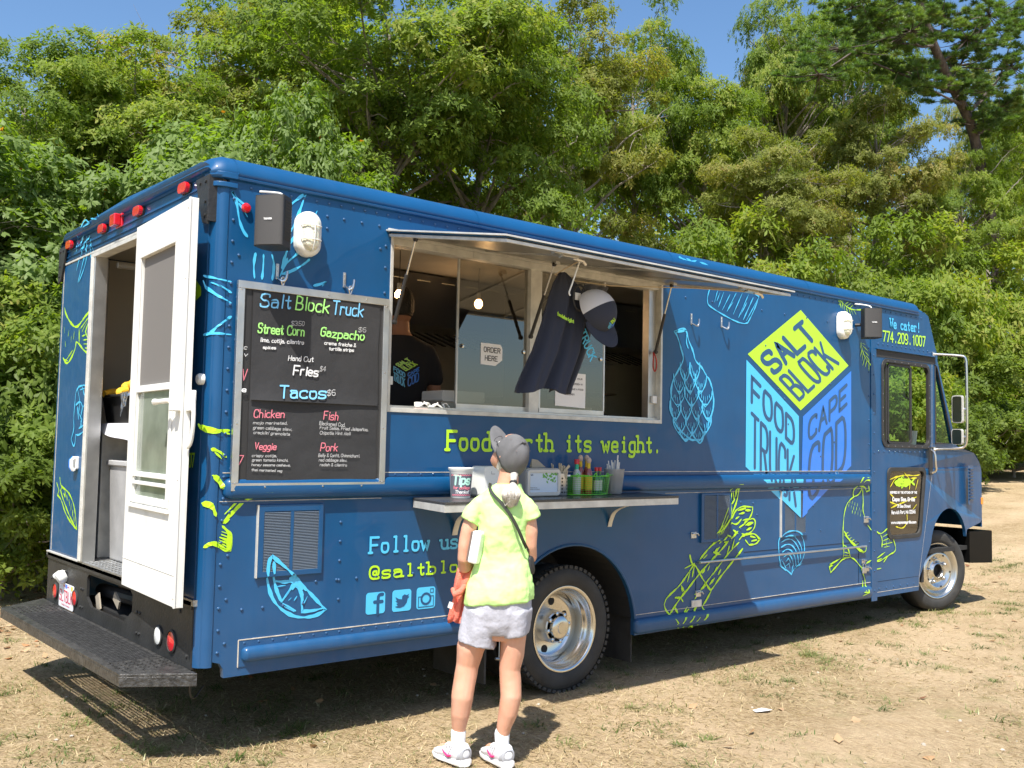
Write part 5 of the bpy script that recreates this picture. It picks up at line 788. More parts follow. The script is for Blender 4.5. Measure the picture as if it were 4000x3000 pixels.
# black rear apron and bumper
BP=[(.05,.445),(2.55,.445),(2.55,.768),(.05,.768)]; HO=[(.885,.60),(.885,.690),(.92,.712),(1.66,.712),(1.69,.690),(1.69,.575),(1.60,.525),(1.02,.525)]
MB().prism([BP,HO],yz,-.004,.012).build('rear_apron',BLK,T)
MB().box(-.012,-.0045,.05,2.55,.725,.768).build('sill_lip',BLK,T,bevel=.003); MB().box(-.020,.03,1.855,2.55,.768,.776).build('sill_trim',ALUP,T)
MB().box(.06,.4,.6,2.1,.40,.52).tube([(.15,.7,.62),(.15,1.9,.58)],.04,10).box(.35,.4,.4,2.2,.45,.76).build('tow_frame',BLK,T)
MB().obox((.05,1.30,.60),[(1,0,.2),(0,1,.5),(0,-.5,1)],(.006,.05,.025)).build('bent_bracket',mat('rusty_tan',(.30,.26,.20),.8,var=.2),T); MB().obox((.04,1.60,.55),[(1,0,.4),(0,1,-.5),(0,.5,1)],(.005,.03,.05)).build('bent_bracket',MT['rusty_tan'],T)
for y,z,m,r,n in ((2.335,.530,RED,.046,'tail_lamp'),(1.905,.538,RED,.046,'tail_lamp'),(.470,.540,WPL,.046,'reversing_lamp'),(.290,.540,RED,.050,'tail_lamp')):
    l=MB().lathe([(r*1.12,0),(r*1.15,.008),(r*1.02,.012),(r*1.0,.006)],(-.004,y,z),(-1,0,0),28,close=False).build(n,RUB,T,smooth=True)
    MB().lathe([(r,.002),(r*.93,.010),(r*.6,.015),(0,.017)],(-.004,y,z),(-1,0,0),28,close=False).build('lens',m,l,smooth=True)
for y in (2.346,1.659,1.023,.34):
    l=MB().prism([rrect(y-.062,y+.062,2.822-.030,2.822+.030,.029)],yz,-.012,0).build('marker_lamp',BPL,T)
    MB().prism([rrect(y-.056,y+.056,2.822-.026,2.822+.026,.025)],yz,-.034,-.0122).build('lens',RED,l,bevel=.006)
l=MB().box(-.016,0,1.373-.05,1.373+.05,2.785,2.865).build('brake_lamp',RED,T,bevel=.004); MB().box(-.055,-.0165,1.373-.045,1.373+.045,2.79,2.86).build('lens',RED,l,bevel=.006)
for s,y0 in ((1,.02),(-1,2.58)):
    P=[(y0,2.83),(y0+s*.16,2.83),(y0+s*.12,2.72),(y0+s*.06,2.60),(y0,2.585)]
    b=MB().prism([P],yz,-.022,-.010).box(-.022,.05,min(y0,y0-s*.006),max(y0,y0-s*.006),2.60,2.83).build('corner_bracket',BLK,T,bevel=.002)
    for yy,zz in ((.03,2.80),(.10,2.80),(.03,2.70),(.03,2.63)): MB().lathe([(.009,0),(.009,.006),(0,.007)],(-.022,y0+s*yy,zz),(-1,0,0),6).build('bolt',BLK,b)
# licence plate and its lamp
lp=MB().prism([rrect(1.925,2.235,.452,.606,.012)],yz,-.012,-.009).build('licence_plate',mat('plate_white',(.74,.74,.76),.4),T)
PR=mat('plate_red',(.62,.03,.10),.4); pf=lambda u,v,l:(-.012-l,-u,v)
text('plate_number','SLTBLK',(-2.222,.492),(-1.945,.492),.066,'plain',PR,.009,pf,lp,base=.0006); text('plate_state','Massachusetts',(-2.15,.585),(-2.02,.585),.010,'plain',PR,.002,pf,lp,base=.0006); text('plate_motto','The Spirit of America',(-2.17,.466),(-2.0,.466),.009,'plain',PR,.0018,pf,lp,base=.0006)
MB().box(-.0135,-.0121,2.06,2.10,.578,.602).build('plate_sticker',MIDB,lp); MB().box(-.0135,-.0121,1.945,1.975,.575,.600).build('plate_sticker',mat('yellow_sticker',(.75,.55,.05),.5),lp)
MB().lathe([(.0,0),(.040,.003),(.043,.03),(.035,.055),(0,.062)],(-.004,2.135,.655),(-1,0,-.5),18).tube([(-.004,2.15,.66),(-.035,2.17,.66),(-.05,2.19,.64)],.022,10).build('plate_lamp',WPL,T,smooth=True)
for y,z in ((1.80,.61),(1.76,.61),(1.80,.50),(1.76,.50),(.80,.61),(.76,.61),(.80,.50),(.76,.50),(2.3,.74),(2.0,.74),(1.55,.745),(1.2,.745),(.5,.74),(.2,.70),(.10,.50),(2.45,.6)):
    MB().lathe([(.010,0),(.010,.005),(.004,.008)],(-.0042,y,z),(-1,0,0),6).build('bolt',BLK,T)
ol=MB().prism([rrect(1.965,2.05,1.335,1.415,.008)],yz,-.022,-.0062).build('power_inlet',WPL,T,bevel=.004)
for y in (1.985,2.008,2.03): MB().tube([(-.022,y,1.41),(-.04,y,1.39),(-.04,y,1.35),(-.026,y,1.325)],.009,8).build('inlet_cover',WPL if y<2.02 else MIDB,ol,smooth=True)
# rear step
ST=[(-.004,-.035),(-.30,.15),(-.325,2.36),(-.004,2.62)]
stp=MB()
def bar(a,b,w,z0,z1):
    a=Vector((*a,0));b=Vector((*b,0)); d=(b-a).normalized(); nn=Vector((-d.y,d.x,0))*w
    v=[]; 
    for z in (z0,z1): v+=[(a.x,a.y,z),(b.x,b.y,z),(b.x+nn.x,b.y+nn.y,z),(a.x+nn.x,a.y+nn.y,z)]
    stp.add(v,[(0,1,2,3),(4,5,6,7),(0,1,5,4),(1,2,6,5),(2,3,7,6),(3,0,4,7)])
stp.prism([ST,[(-.03,.42),(-.262,.42),(-.268,2.05),(-.03,2.05)]],lambda u,v,d:(u,v,d),.432,.445)
stp.prism([[ST[1],ST[2],(ST[2][0]+.006,ST[2][1]),(ST[1][0]+.006,ST[1][1])]],lambda u,v,d:(u,v,d),.385,.4318)
stp.prism([[ST[0],ST[1],(ST[1][0]+.006,ST[1][1]+.004),(ST[0][0],ST[0][1]+.007)]],lambda u,v,d:(u,v,d),.385,.4318)
stp.prism([[ST[2],ST[3],(ST[3][0],ST[3][1]-.007),(ST[2][0]+.006,ST[2][1]-.006)]],lambda u,v,d:(u,v,d),.385,.4318)
TREAD=mat('tread_plate',(.075,.073,.07),.42,.5,bump=.6,bscale=70,var=.5,vscale=30)
st=stp.build('rear_step',TREAD,T,bevel=.002)
g=MB(); y=.42
while y<2.05: g.box(-.266,-.03,y,y+.003,.430,.449); y+=.021
x=-.262
while x<-.03: g.box(x,x+.003,.42,2.05,.431,.447); x+=.021
g.build('grating',mat('grating_rubber',(.05,.05,.05),.6,var=.5,vscale=50),st,kind='stuff')
dm=MB()
for (ya,yb) in ((.18,.40),(2.07,2.33)):
    for i in range(9):
        for j in range(10):
            cx_=-.27+i*.031; cy_=ya+(yb-ya)*j/10+.01; s=1 if (i+j)%2 else -1
            dm.obox((cx_,cy_,.4465),[(1,s,0),(-s,1,0),(0,0,1)],(.010,.0028,.0015))
dm.build('tread_pattern',TREAD,st,kind='stuff')
for y in (.55,1.95): MB().box(-.20,.5,y,y+.06,.38,.43).build('step_arm',BLK,st)
MB().box(-.2,-.17,.40,2.1,.385,.43).build('step_brace',BLK,st)
for y in (.12,): MB().tube(chaikin([(.05,y,.44),(.02,y,.34),(.05,y+.02,.27),(.12,y+.06,.33)],2),.005,6).build('hanging_cable',BLK,T,smooth=True)
# inside floor, lining and far side
FLR=mat('diamond_floor',(.40,.40,.39),.4,.8,bump=.6,bscale=60,var=.2,vscale=20)
MB().box(-.012,1.84,.03,W2-.03,.745,.774).box(3.03,5.9,.03,W2-.03,.745,.774).box(1.84,3.03,.63,W2-.03,.745,.774).build('floor_plate',FLR,T)
dm=MB()
for i in range(14):
    for j in range(30):
        s=1 if (i+j)%2 else -1; dm.obox((.01+i*.03,.90+j*.03,.775),[(1,s,0),(-s,1,0),(0,0,1)],(.011,.003,.0014))
dm.build('floor_tread',FLR,T,kind='stuff')
CEIL=mat('cream_lining',(.58,.54,.46),.6,var=.1,vscale=3); QST=mat('quilted_steel',(.50,.48,.43),.35,.6)
MB().box(.03,5.9,.035,W2-.035,2.80,2.82).build('ceiling',CEIL,T)
MB().box(.03,XD,W2-.03,W2,.39,ZR+.01).build('far_wall',BLUE,T); MB().box(.06,5.9,W2-.055,W2-.032,.775,2.79).build('far_lining',mat('steel_lining',(.50,.48,.43),.45,.2,dirt=.2),T)
q=MB()
for i in range(9):
    for j in range(6):
        cx_=.75+i*.16;cz_=1.95+j*.15; q.add([(cx_-.08,W2-.058,cz_),(cx_,W2-.058,cz_+.075),(cx_+.08,W2-.058,cz_),(cx_,W2-.058,cz_-.075),(cx_,W2-.078,cz_)],[(0,1,4),(1,2,4),(2,3,4),(3,0,4)])
        q.add([(cx_,W2-.058,cz_+.075),(cx_+.08,W2-.058,cz_+.15),(cx_+.16,W2-.058,cz_+.075),(cx_+.08,W2-.058,cz_),(cx_+.08,W2-.078,cz_+.075)],[(0,1,4),(1,2,4),(2,3,4),(3,0,4)])
q.build('quilted_panel',QST,T,recalc=True,kind='stuff')
MB().box(5.88,5.9,.04,.9,.775,2.79).box(5.88,5.9,1.75,W2-.06,.775,2.79).build('bulkhead',CEIL,T)
MB().box(.075,1.02,.036,.05,.8,2.79).box(3.26,5.88,.036,.05,.8,2.79).box(1.02,3.26,.036,.05,.95,1.70).build('near_lining',CEIL,T)
# kitchen: extraction hood with bright rivet strips, cooking line, shelves, prep counter
hd=MB().add([(1.1,1.65,2.45),(5.2,1.65,2.45),(5.2,1.35,2.78),(1.1,1.35,2.78),(1.1,2.5,2.45),(5.2,2.5,2.45),(5.2,2.5,2.78),(1.1,2.5,2.78)],[(0,1,2,3),(0,4,5,1),(0,3,7,4),(1,5,6,2)]).build('extraction_hood',STEEL,T)
for i in range(18): MB().box(1.25+i*.22,1.37+i*.22,1.38,1.40,2.735,2.742).build('rivet_strip',mat('bright_clip',(.85,.9,.85),.1,1),hd)
hf=MB()
for i in range(40): hf.obox((1.2+i*.1,2.0,2.42),[(1,0,0),(0,1,.35),(0,-.35,1)],(.012,.35,.004))
hf.build('grease_filter',mat('dark_steel',(.10,.095,.09),.4,.9),hd,kind='stuff')
cl=MB().box(1.3,5.0,1.85,2.5,.78,1.62).box(1.3,2.2,1.80,2.5,1.62,1.80).box(3.4,4.2,1.8,2.5,1.62,1.95).build('cooking_line',mat('black_appliance',(.035,.034,.033),.35,.4,dirt=.3),T,bevel=.006)
MB().box(1.05,4.6,.11,.62,1.60,1.64).build('prep_counter',STEEL,T,bevel=.004)
for z in (1.95,2.2,2.45): MB().box(2.95,3.75,.9,1.25,z,z+.02).build('shelf_plate',ALU,T,bevel=.002)
MB().box(2.9,3.0,.9,1.3,.8,2.7).build('shelf_upright',mat('dark_steel',(.10,.095,.09),.4,.9),T)
# two bare bulbs that are lit
for bx,by,bz in ((1.60,.80,2.505),(2.37,.95,2.545)):
    p=MB().tube([(bx,by,2.80),(bx,by,bz+.07)],.003,6).build('pendant_lamp',BPL,T)
    MB().lathe([(.016,.03),(.016,.075),(.004,.08)],(bx,by,bz),(0,0,1),12).build('socket',ALU,p)
    MB().lathe([(0,-.035),(.018,-.03),(.030,-.010),(.028,.012),(.014,.032)],(bx,by,bz),(0,0,1),16,close=False).build('bulb',mat('lit_bulb',(1,.55,.22),.3,emit=22),p,smooth=True)
    ld=bpy.data.lights.new('bulb_light','POINT'); ld.energy=1.4; ld.color=(1,.62,.32); ld.shadow_soft_size=.03; lo=link(bpy.data.objects.new('bulb_light',ld)); lo.location=(bx,by,bz-.045); lo.parent=p

# ---------------------------------------------------------------- cab
def tap(x): return 0 if x<7.15 else .015*min(1,(x-7.15)/.3)+ (.10*((x-7.45)/.85)**2 if x>7.45 else 0)
def cab(u,v,d): return (u,d+tap(u),v)
FA=arch(7.405,.66,.385,.36,-8,190,20)
FAL=[(x,z) for x,z in FA]
DW=rrect(6.165,7.0,1.60,2.362,.07)[::-1]; LW=rrect(6.262,6.90,.80,1.385,.06)[::-1]
LW=[(x-(.0 if x<6.6 else (1.385-z)*.16),z) for x,z in LW]
side=[(XD+.004,.29),(6.785,.29),(6.80,.40),(7.02,.70)]+[p for p in FAL[::-1] if p[0]>7.02 and p[0]<7.79 and p[1]>.70]+[(7.80,.80),(8.25,.85),(8.30,.88),(8.31,1.36),(8.27,1.42),(8.20,1.47),(8.02,1.555),(7.62,1.605),(7.56,1.625),(7.165,2.43),(7.17,2.46),(7.00,2.83),(6.93,2.86),(XD+.004,2.84)]
QW=[(7.115,1.64),(7.48,1.64),(7.15,2.36),(7.115,2.38)]
def sides(y,name,flip=False):
    f=(lambda u,v,d:(u,d+tap(u),v)) if not flip else (lambda u,v,d:(u,W2-d-tap(u),v))
    return MB().prism([side,DW,LW,QW],f,0,.03).build(name,BLUE,T)
sides(0,'cab_side'); sides(0,'cab_side',True)
XS=[7.62,7.8,8.02,8.12,8.20,8.27,8.305,8.31]; ZS=[1.607,1.59,1.557,1.53,1.475,1.425,1.38,.80]
mb=MB()
for x,z in [(7.56,1.627)]+list(zip(XS,ZS)):
    t=tap(x); 
    for k in range(9):
        f=k/8; crown=.05*math.sin(math.pi*f); mb.v.append((x+crown*(1.2 if z<1.45 else .3),t+(W2-2*t)*f,z+crown*(1 if z>1.45 else 0)))
for i in range(len(XS)):
    for k in range(8): mb.f.append((i*9+k,i*9+k+1,(i+1)*9+k+1,(i+1)*9+k))
mb.build('bonnet',BLUE,T,smooth=True,ang=60)
MB().add([(7.17,.02,2.45),(7.17,W2-.02,2.45),(7.0,W2-.02,2.83),(7.0,.02,2.83),(6.93,W2-.02,2.87),(6.93,.02,2.87),(6.78,W2-.1,2.95),(6.78,.1,2.95)],[(0,1,2,3),(3,2,4,5),(5,4,6,7)]).build('windscreen_brow',BLUE,T,smooth=True)
MB().add([(6.93,.02,2.87),(6.78,.1,2.95),(6.0,.1,2.95),(6.0,.0,2.83),(6.78,.0,2.83)],[(0,1,4),(1,2,3,4)]).build('brow_corner',BLUE,T)
MB().add([(7.555,.05,1.635),(7.555,W2-.05,1.635),(7.17,W2-.05,2.44),(7.17,.05,2.44)],[(0,1,2,3)]).build('windscreen',glass('cab_glass',(.84,.92,.82),.0,ior=1.22),T)
MB().tube([(7.565,.03,1.628),(7.17,.03,2.445)],.016,8).tube([(7.565,W2-.03,1.628),(7.17,W2-.03,2.445)],.016,8).tube([(7.36,1.3,2.06),(7.36,1.3,2.06)],.001,4).tube([(7.17,.03,2.445),(7.17,W2-.03,2.445)],.014,8).tube([(7.565,.03,1.63),(7.565,W2-.03,1.63)],.014,8).tube([(7.565,1.3,1.63),(7.17,1.3,2.445)],.012,8).build('windscreen_seal',RUB,T,smooth=True)
MB().prism([QW],lambda u,v,d:(u,d+tap(u),v),.010,.014).build('quarter_glass',glass('cab_glass',(.84,.92,.82),.0,ior=1.22),T)
MB().tube([(a,tap(a)-.002,b) for a,b in QW+QW[:1]],.008,6).build('quarter_seal',RUB,T)
# cab door outline, window, lower kick window
DO=[(6.06,2.40),(6.06,.33),(6.79,.33),(6.795,.42),(7.045,1.34),(7.06,2.41)]
mb=MB(); 
ribbon(mb,DO,.004,lambda u,v,l:(u,-l,v),.2,.0012); mb.build('door_gap',SEAL,T,recalc=False)
mb=MB(); ribbon(mb,[(6.08,.42),(6.78,.42)],.003,lambda u,v,l:(u,-l,v),.2,.0012); mb.build('door_gap',GAP,T,recalc=False)
MB().box(5.972,6.06,-.007,-.0005,.26,2.84).build('cab_pillar_plate',BLUE,T,bevel=.002)
def wframe(loop_out,loop_in,name,m,y0,y1): return MB().prism([loop_out,loop_in],xz,y0,y1).build(name,m,T,bevel=.003)
W1=rrect(6.150,7.015,1.585,2.377,.085)[::-1]; W1i=rrect(6.185,6.98,1.62,2.342,.06)[::-1]
wf=wframe(W1,W1i,'door_window',BPL,-.010,.02)
for k,p in enumerate(W1[::1]): pass
for x in np.arange(6.25,6.98,.12):
    for z in (1.60,2.360): MB().lathe([(.005,0),(0,.003)],(float(x),-.010,z),(0,-1,0),6,close=False).build('screw',CHR,wf)
for z in np.arange(1.7,2.3,.12):
    for x in (6.167,6.998): MB().lathe([(.005,0),(0,.003)],(x,-.010,float(z)),(0,-1,0),6,close=False).build('screw',CHR,wf)
CG=glass('cab_glass',(.84,.92,.82),.0,ior=1.22)
MB().box(6.20,6.66,.012,.015,1.63,2.335).build('sliding_glass',CG,wf)
MB().prism([rrect(6.27,6.69,1.622,2.34,.04)[::-1],rrect(6.29,6.665,1.64,2.32,.03)[::-1]],xz,.004,.018).build('sliding_sash',BPL,wf)
MB().box(6.235,6.25,.004,.018,1.622,2.34).build('fixed_bar',BPL,wf)
L1=[(x,z) for x,z in LW]; cxm=6.57;czm=1.09
L0=[(cxm+(x-cxm)*1.085,czm+(z-czm)*1.09) for x,z in L1]; L2=[(cxm+(x-cxm)*.97,czm+(z-czm)*.97) for x,z in L1]
lw=MB().prism([L0,L2],xz,-.012,.012).build('kick_window',RUB,T,bevel=.005)
MB().prism([L1],xz,.004,.008).build('pane',glass('kick_glass',(.32,.36,.30),.06),lw)
MB().box(6.3,6.88,.05,.06,.82,1.36).build('kick_window_backing',DARK,T)  # plain dark sheet set close behind the kick window pane
hd_=MB().prism([rrect(6.985,7.045,1.34,1.60,.02)],xz,-.010,0).build('door_handle',BPL,T,bevel=.003)
MB().tube(chaikin([(7.015,-.01,1.575),(7.015,-.05,1.55),(7.02,-.05,1.44),(7.04,-.05,1.38),(7.03,-.01,1.36)],2),.010,8).build('grip',CHR,hd_,smooth=True)
MB().box(6.05,7.12,-.022,.0,2.448,2.460).build('drip_rail',BLUE,T,bevel=.003); MB().box(6.06,7.12,-.004,.01,2.385,2.446).build('door_header',mat('header_rubber',(.03,.03,.03),.7),T)  # near-black strip between the drip rail and the door window
rv2=[(x,2.80) for x in np.arange(6.05,6.9,.09)]+[(x,2.50) for x in np.arange(6.1,7.05,.08)]+[(x,1.55) for x in np.arange(6.1,6.98,.09)]+[(x,.36) for x in np.arange(6.1,6.75,.12)]+[(6.015,z) for z in np.arange(.35,2.8,.17)]
for x,z in rv2: inst(rv,'rivet',T,(float(x),-.0075 if x<6.06 else -.0005,float(z)))
# louvred side vent on bonnet
lv=MB().prism([rrect(7.84,7.985,1.04,1.43,.012)],lambda u,v,d:(u,d+tap(u),v),-.004,-.0005).build('bonnet_vent',BLUE,T)
for k in range(10): MB().add([(7.865,tap(7.865)-.004,1.08+k*.033),(7.965,tap(7.965)-.004,1.08+k*.033),(7.965,tap(7.965)-.018,1.098+k*.033),(7.865,tap(7.865)-.018,1.098+k*.033),(7.965,tap(7.965)-.004,1.103+k*.033),(7.865,tap(7.865)-.004,1.103+k*.033)],[(0,1,2,3),(2,3,5,4)]).build('louvre',BLUE,lv)
MB().box(8.285,8.322,.106,.140,1.03,1.10).build('turn_signal',mat('amber_lens',(.85,.28,.02),.2,coat=1),T,bevel=.004)
# front bumper
MB().add([(7.86,.035,.47),(7.86,.035,.775),(8.38,.05,.765),(8.38,.05,.44),(8.40,.09,.765),(8.40,.09,.44),(8.44,2.5,.765),(8.44,2.5,.44),(7.86,.16,.775),(7.86,.16,.47)],[(0,1,2,3),(2,4,5,3),(4,6,7,5),(0,1,8,9),(1,2,4,8)]).build('front_bumper',mat('gloss_black',(.003,.003,.003),.5,spec=.12),T,recalc=False)
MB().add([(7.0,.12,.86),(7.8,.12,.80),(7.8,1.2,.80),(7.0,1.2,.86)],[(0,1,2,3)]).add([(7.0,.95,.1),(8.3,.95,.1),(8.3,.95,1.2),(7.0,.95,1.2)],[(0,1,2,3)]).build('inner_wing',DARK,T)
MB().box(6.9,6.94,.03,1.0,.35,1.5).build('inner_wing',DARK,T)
# cab interior
MB().box(6.0,8.0,.06,W2-.06,.60,.64).build('cab_floor',DARK,T)
MB().box(7.15,7.55,.1,W2-.1,1.35,1.60).build('dashboard',BPL,T,bevel=.03)
sw=MB().lathe([(.21,-.012),(.222,0),(.21,.012),(.198,0),(.21,-.012)],(6.98,1.95,1.60),(-.7,0,.6),32,close=False).tube([(7.2,1.95,1.4),(6.98,1.95,1.60)],.02,8).tube([(6.98,1.75,1.60),(6.98,2.15,1.60)],.012,6).build('steering_wheel',BPL,T,smooth=True)
for y in (.55,1.95): s_=MB().box(6.25,6.7,y-.22,y+.22,1.0,1.14).obox((6.22,y,1.30),[(1,0,-.12),(0,1,0),(.12,0,1)],(.06,.22,.24)).build('cab_seat',mat('seat_vinyl',(.06,.06,.065),.6),T,bevel=.03)
MB().lathe([(.03,0),(.045,.15),(.05,.16)],(7.35,.35,1.60),(0,0,1),14).build('drink_cup',WPL,T,smooth=True)
MB().box(7.25,7.45,.25,.45,1.601,1.62).build('paper_pad',mat('yellow_paper',(.7,.5,.1),.7),T)
# mirror
mr=MB().tube(chaikin([(7.06,-.01,2.478),(7.08,-.06,2.475),(7.14,-.25,2.455),(7.15,-.275,2.44),(7.155,-.283,2.38),(7.155,-.283,1.70),(7.15,-.27,1.61),(7.12,-.22,1.592),(7.08,-.05,1.583),(7.06,-.01,1.58)],2),.012,10).build('wing_mirror',CHR,T,smooth=True)
for (ya,za,yb,zb) in ((-.155,2.085,-.262,1.83),(-.150,1.772,-.258,1.628)):
    b=MB(); P=[(-(v[0]),v[1]) for v in rrect(-ya,-yb,zb,za,.022)] ; P=[(a,b_) for a,b_ in rrect(yb,ya,zb,za,.022)]
    h_=b.prism([P],lambda u,v,d:(7.12+d+(u+.2)*.12,u,v),0,.035).build('mirror_head',WPL if False else ALUP,mr,bevel=.006)
    P2=[( (ya+yb)/2+(a-(ya+yb)/2)*.86,(za+zb)/2+(c-(za+zb)/2)*.93) for a,c in P]
    MB().prism([P2],lambda u,v,d:(7.12+d+(u+.2)*.12,u,v),-.003,-.0005).build('mirror_glass',mat('mirror_glass',(.55,.6,.6),.03,1),mr)
    MB().tube([(7.14,(ya+yb)/2,(za+zb)/2),(7.155,-.283,(za+zb)/2)],.012,8).build('clamp',CHR,mr,smooth=True)
MB().box(7.05,7.085,-.02,0,2.455,2.50).box(7.05,7.085,-.02,0,1.56,1.605).build('mirror_base',CHR,mr,bevel=.004)
# wheels
def tyre(par,cx,cy,cz,r,w,blocks):
    t=MB().lathe([(.262,.012),(.275,-.004),(.30,-.012),(.335,-.014),(r-.025,-.006),(r-.008,.012),(r,.03),(r,w-.03),(r-.03,w),(.28,w)],(cx,cy,cz),(0,1,0),72,close=False).build('tyre',RUB,par,smooth=True,ang=60)
    if blocks:
        tb=MB()
        for k in range(56):
            a=2*math.pi*k/56; d=Vector((math.cos(a),0,math.sin(a))); e=Vector((-math.sin(a),0,math.cos(a)))
            tb.obox(Vector((cx,cy+.022,cz))+d*(r-.004),[d,e,(0,1,0)],(.010,.0135,.026))
        tb.build('tread_blocks',RUB,t,kind='stuff')
    return t
rw=bpy.data.objects.new('rear_wheel',None); link(rw); rw.parent=T
C1=(2.405,.03,.392); ty=tyre(rw,*C1,.39,.22,True); MB().lathe([(.27,.27),(.385,.27),(.39,.30),(.39,.47),(.27,.49)],C1,(0,1,0),48,close=False).build('inner_tyre',RUB,rw,smooth=True)
rim=MB().lathe([(.268,.006),(.268,-.004),(.258,-.006),(.248,.004),(.240,.03),(.236,.045),(.224,.06),(.212,.075),(.206,.12),(.196,.15),(.17,.162),(.10,.165)],C1,(0,1,0),64,close=False).build('rim',CHR,rw,smooth=True,ang=60)
MB().lathe([(.104,.165),(.104,.10),(.096,.075),(.088,.070)],C1,(0,1,0),40,close=False).build('hub_cover',ALU,rw,smooth=True)
MB().lathe([(.074,.07),(.072,.038),(.062,.030),(.035,.028),(.033,.024),(0,.024)],C1,(0,1,0),40,close=False).build('hub_cap',CHR,rw,smooth=True)
for k in range(6):
    a=R(20+60*k); MB().lathe([(.026,0),(0,0)],(C1[0]+.152*math.cos(a),C1[1]+.1605,C1[2]+.152*math.sin(a)),(0,-1,0),18,close=False).build('hand_hole',DARK,rim)
for k in range(8):
    a=R(10+45*k); MB().lathe([(.016,0),(.014,.02),(0,.026)],(C1[0]+.088*math.cos(a),C1[1]+.072,C1[2]+.088*math.sin(a)),(0,-1,0),6,close=False).build('wheel_nut',CHR,rw)
fw=bpy.data.objects.new('front_wheel',None); link(fw); fw.parent=T
C2=(7.42,.125,.415); tyre(fw,*C2,.388,.20,False)
rim2=MB().lathe([(.266,.006),(.266,-.004),(.255,-.004),(.245,.006),(.238,.03),(.222,.045),(.21,.03),(.19,.0),(.165,-.012),(.15,-.008),(.135,.010),(.10,.016),(.085,.010),(.078,-.004),(.066,-.010),(.060,.0)],C2,(0,1,0),64,close=False).build('rim',CHR,fw,smooth=True,ang=60)
MB().lathe([(.060,.0),(.056,.05),(0,.05)],C2,(0,1,0),28,close=False).build('hub',BPL,fw,smooth=True)
for k in range(5):
    a=R(30+72*k); MB().lathe([(.019,0),(.017,.018),(.008,.028),(0,.03)],(C2[0]+.112*math.cos(a),C2[1]+.012,C2[2]+.112*math.sin(a)),(0,-1,0),12,close=False).build('wheel_nut',CHR,fw,smooth=True)
    a=R(66+72*k); MB().lathe([(.011,0),(0,0)],(C2[0]+.155*math.cos(a),C2[1]-.0115,C2[2]+.155*math.sin(a)),(0,-1,0),12,close=False).build('hand_hole',DARK,rim2)
# the front wheel is steered a little towards the camera
q_=Matrix.Translation((C2[0],C2[1]+.1,C2[2]))@Matrix.Rotation(R(-15),4,'Z')@Matrix.Translation((-C2[0],-C2[1]-.1,-C2[2])); fw.matrix_world=q_
for nm,cx_,cy_ in (('rear_wheel',2.405,2.0),('front_wheel',7.385,2.28)):
    MB().lathe([(.0,.0),(.27,.0),(.385,.01),(.39,.05),(.39,.30),(.36,.33),(0,.33)],(cx_,cy_,.395),(0,1,0),40,close=False).build(nm,RUB,T,smooth=True,ang=50)
# chassis
MB().box(.4,8.2,.75,.85,.50,.62).box(.4,8.2,1.75,1.85,.50,.62).tube([(2.405,.5,.39),(2.405,2.1,.39)],.07,12).tube([(7.385,.3,.39),(7.385,2.3,.39)],.05,10).lathe([(0,-.16),(.16,-.08),(.16,.08),(0,.16)],(2.405,1.3,.38),(0,1,0),20).box(3.2,4.8,.35,.72,.34,.62).box(.9,1.6,.7,1.9,.3,.6).box(.1,1.80,.1,2.5,.68,.74).box(3.06,6.9,.1,2.5,.68,.74).box(1.8,3.06,.7,2.5,.68,.74).build('chassis',BLK,T)
MB().box(1.80,1.815,.08,.60,.12,.62).build('mud_flap',RUB,T); MB().box(3.04,3.05,.06,.60,.10,.50).build('mud_flap',RUB,T)
MB().tube([(1.95,.12,.5),(1.93,.10,.26)],.003,5).tube([(1.90,.10,.255),(1.97,.10,.245)],.008,6).build('pull_wire',ALU,T)
MB().box(XP,6.8,.036,.05,.30,.75).build('inner_skirt',DARK,T) if False else None
# ---------------------------------------------------------------- drawings and lettering on the paint
COL=dict(cyan=CYAN,lime=LIME,yellow=YEL,white=WHT)
LW_Y=.0025
def fw_(u,v,l): return (u,.0035-l,v)
NM=iter(['leaf_drawing','fish_drawing','fish_drawing','fish_drawing','fish_drawing','fish_drawing','citrus_drawing','citrus_drawing','citrus_drawing','artichoke_drawing','artichoke_drawing','artichoke_drawing','artichoke_drawing','spatula_drawing','spatula_drawing','spatula_drawing','asparagus_drawing','asparagus_drawing','asparagus_drawing','oyster_drawing','hen_drawing','hen_drawing','herb_drawing','leaf_drawing','fish_drawing','fish_drawing','artichoke_drawing','artichoke_drawing','pea_pod_drawing','fish_emblem','fish_emblem','squiggle_drawing'])
for n_,(sf_,col,w_,Ls) in enumerate(ART):
    mb=MB(); fn={'side':fs,'rear':fr,'winfish':fw_}[sf_]
    if sf_=='rear': fn=lambda u,v,l:fr(u,v,l)
    for i,P in enumerate(Ls):
        if len(P)>2: P=smoothk([tuple(p) for p in P],2 if w_>.006 else 1)
        rr_=random.Random(i*31+n_)
        if sf_=='side': P=[p for p in P if p[0]>-.02]
        if len(P)>1: ribbon(mb,P,w_*rr_.uniform(.95,1.35),fn,.018,.0022+(i%9)*.00012+(n_%3)*.0011,vary=i*1.7+n_)
    mb.build(next(NM,'line_drawing'),COL[col],T,recalc=False)
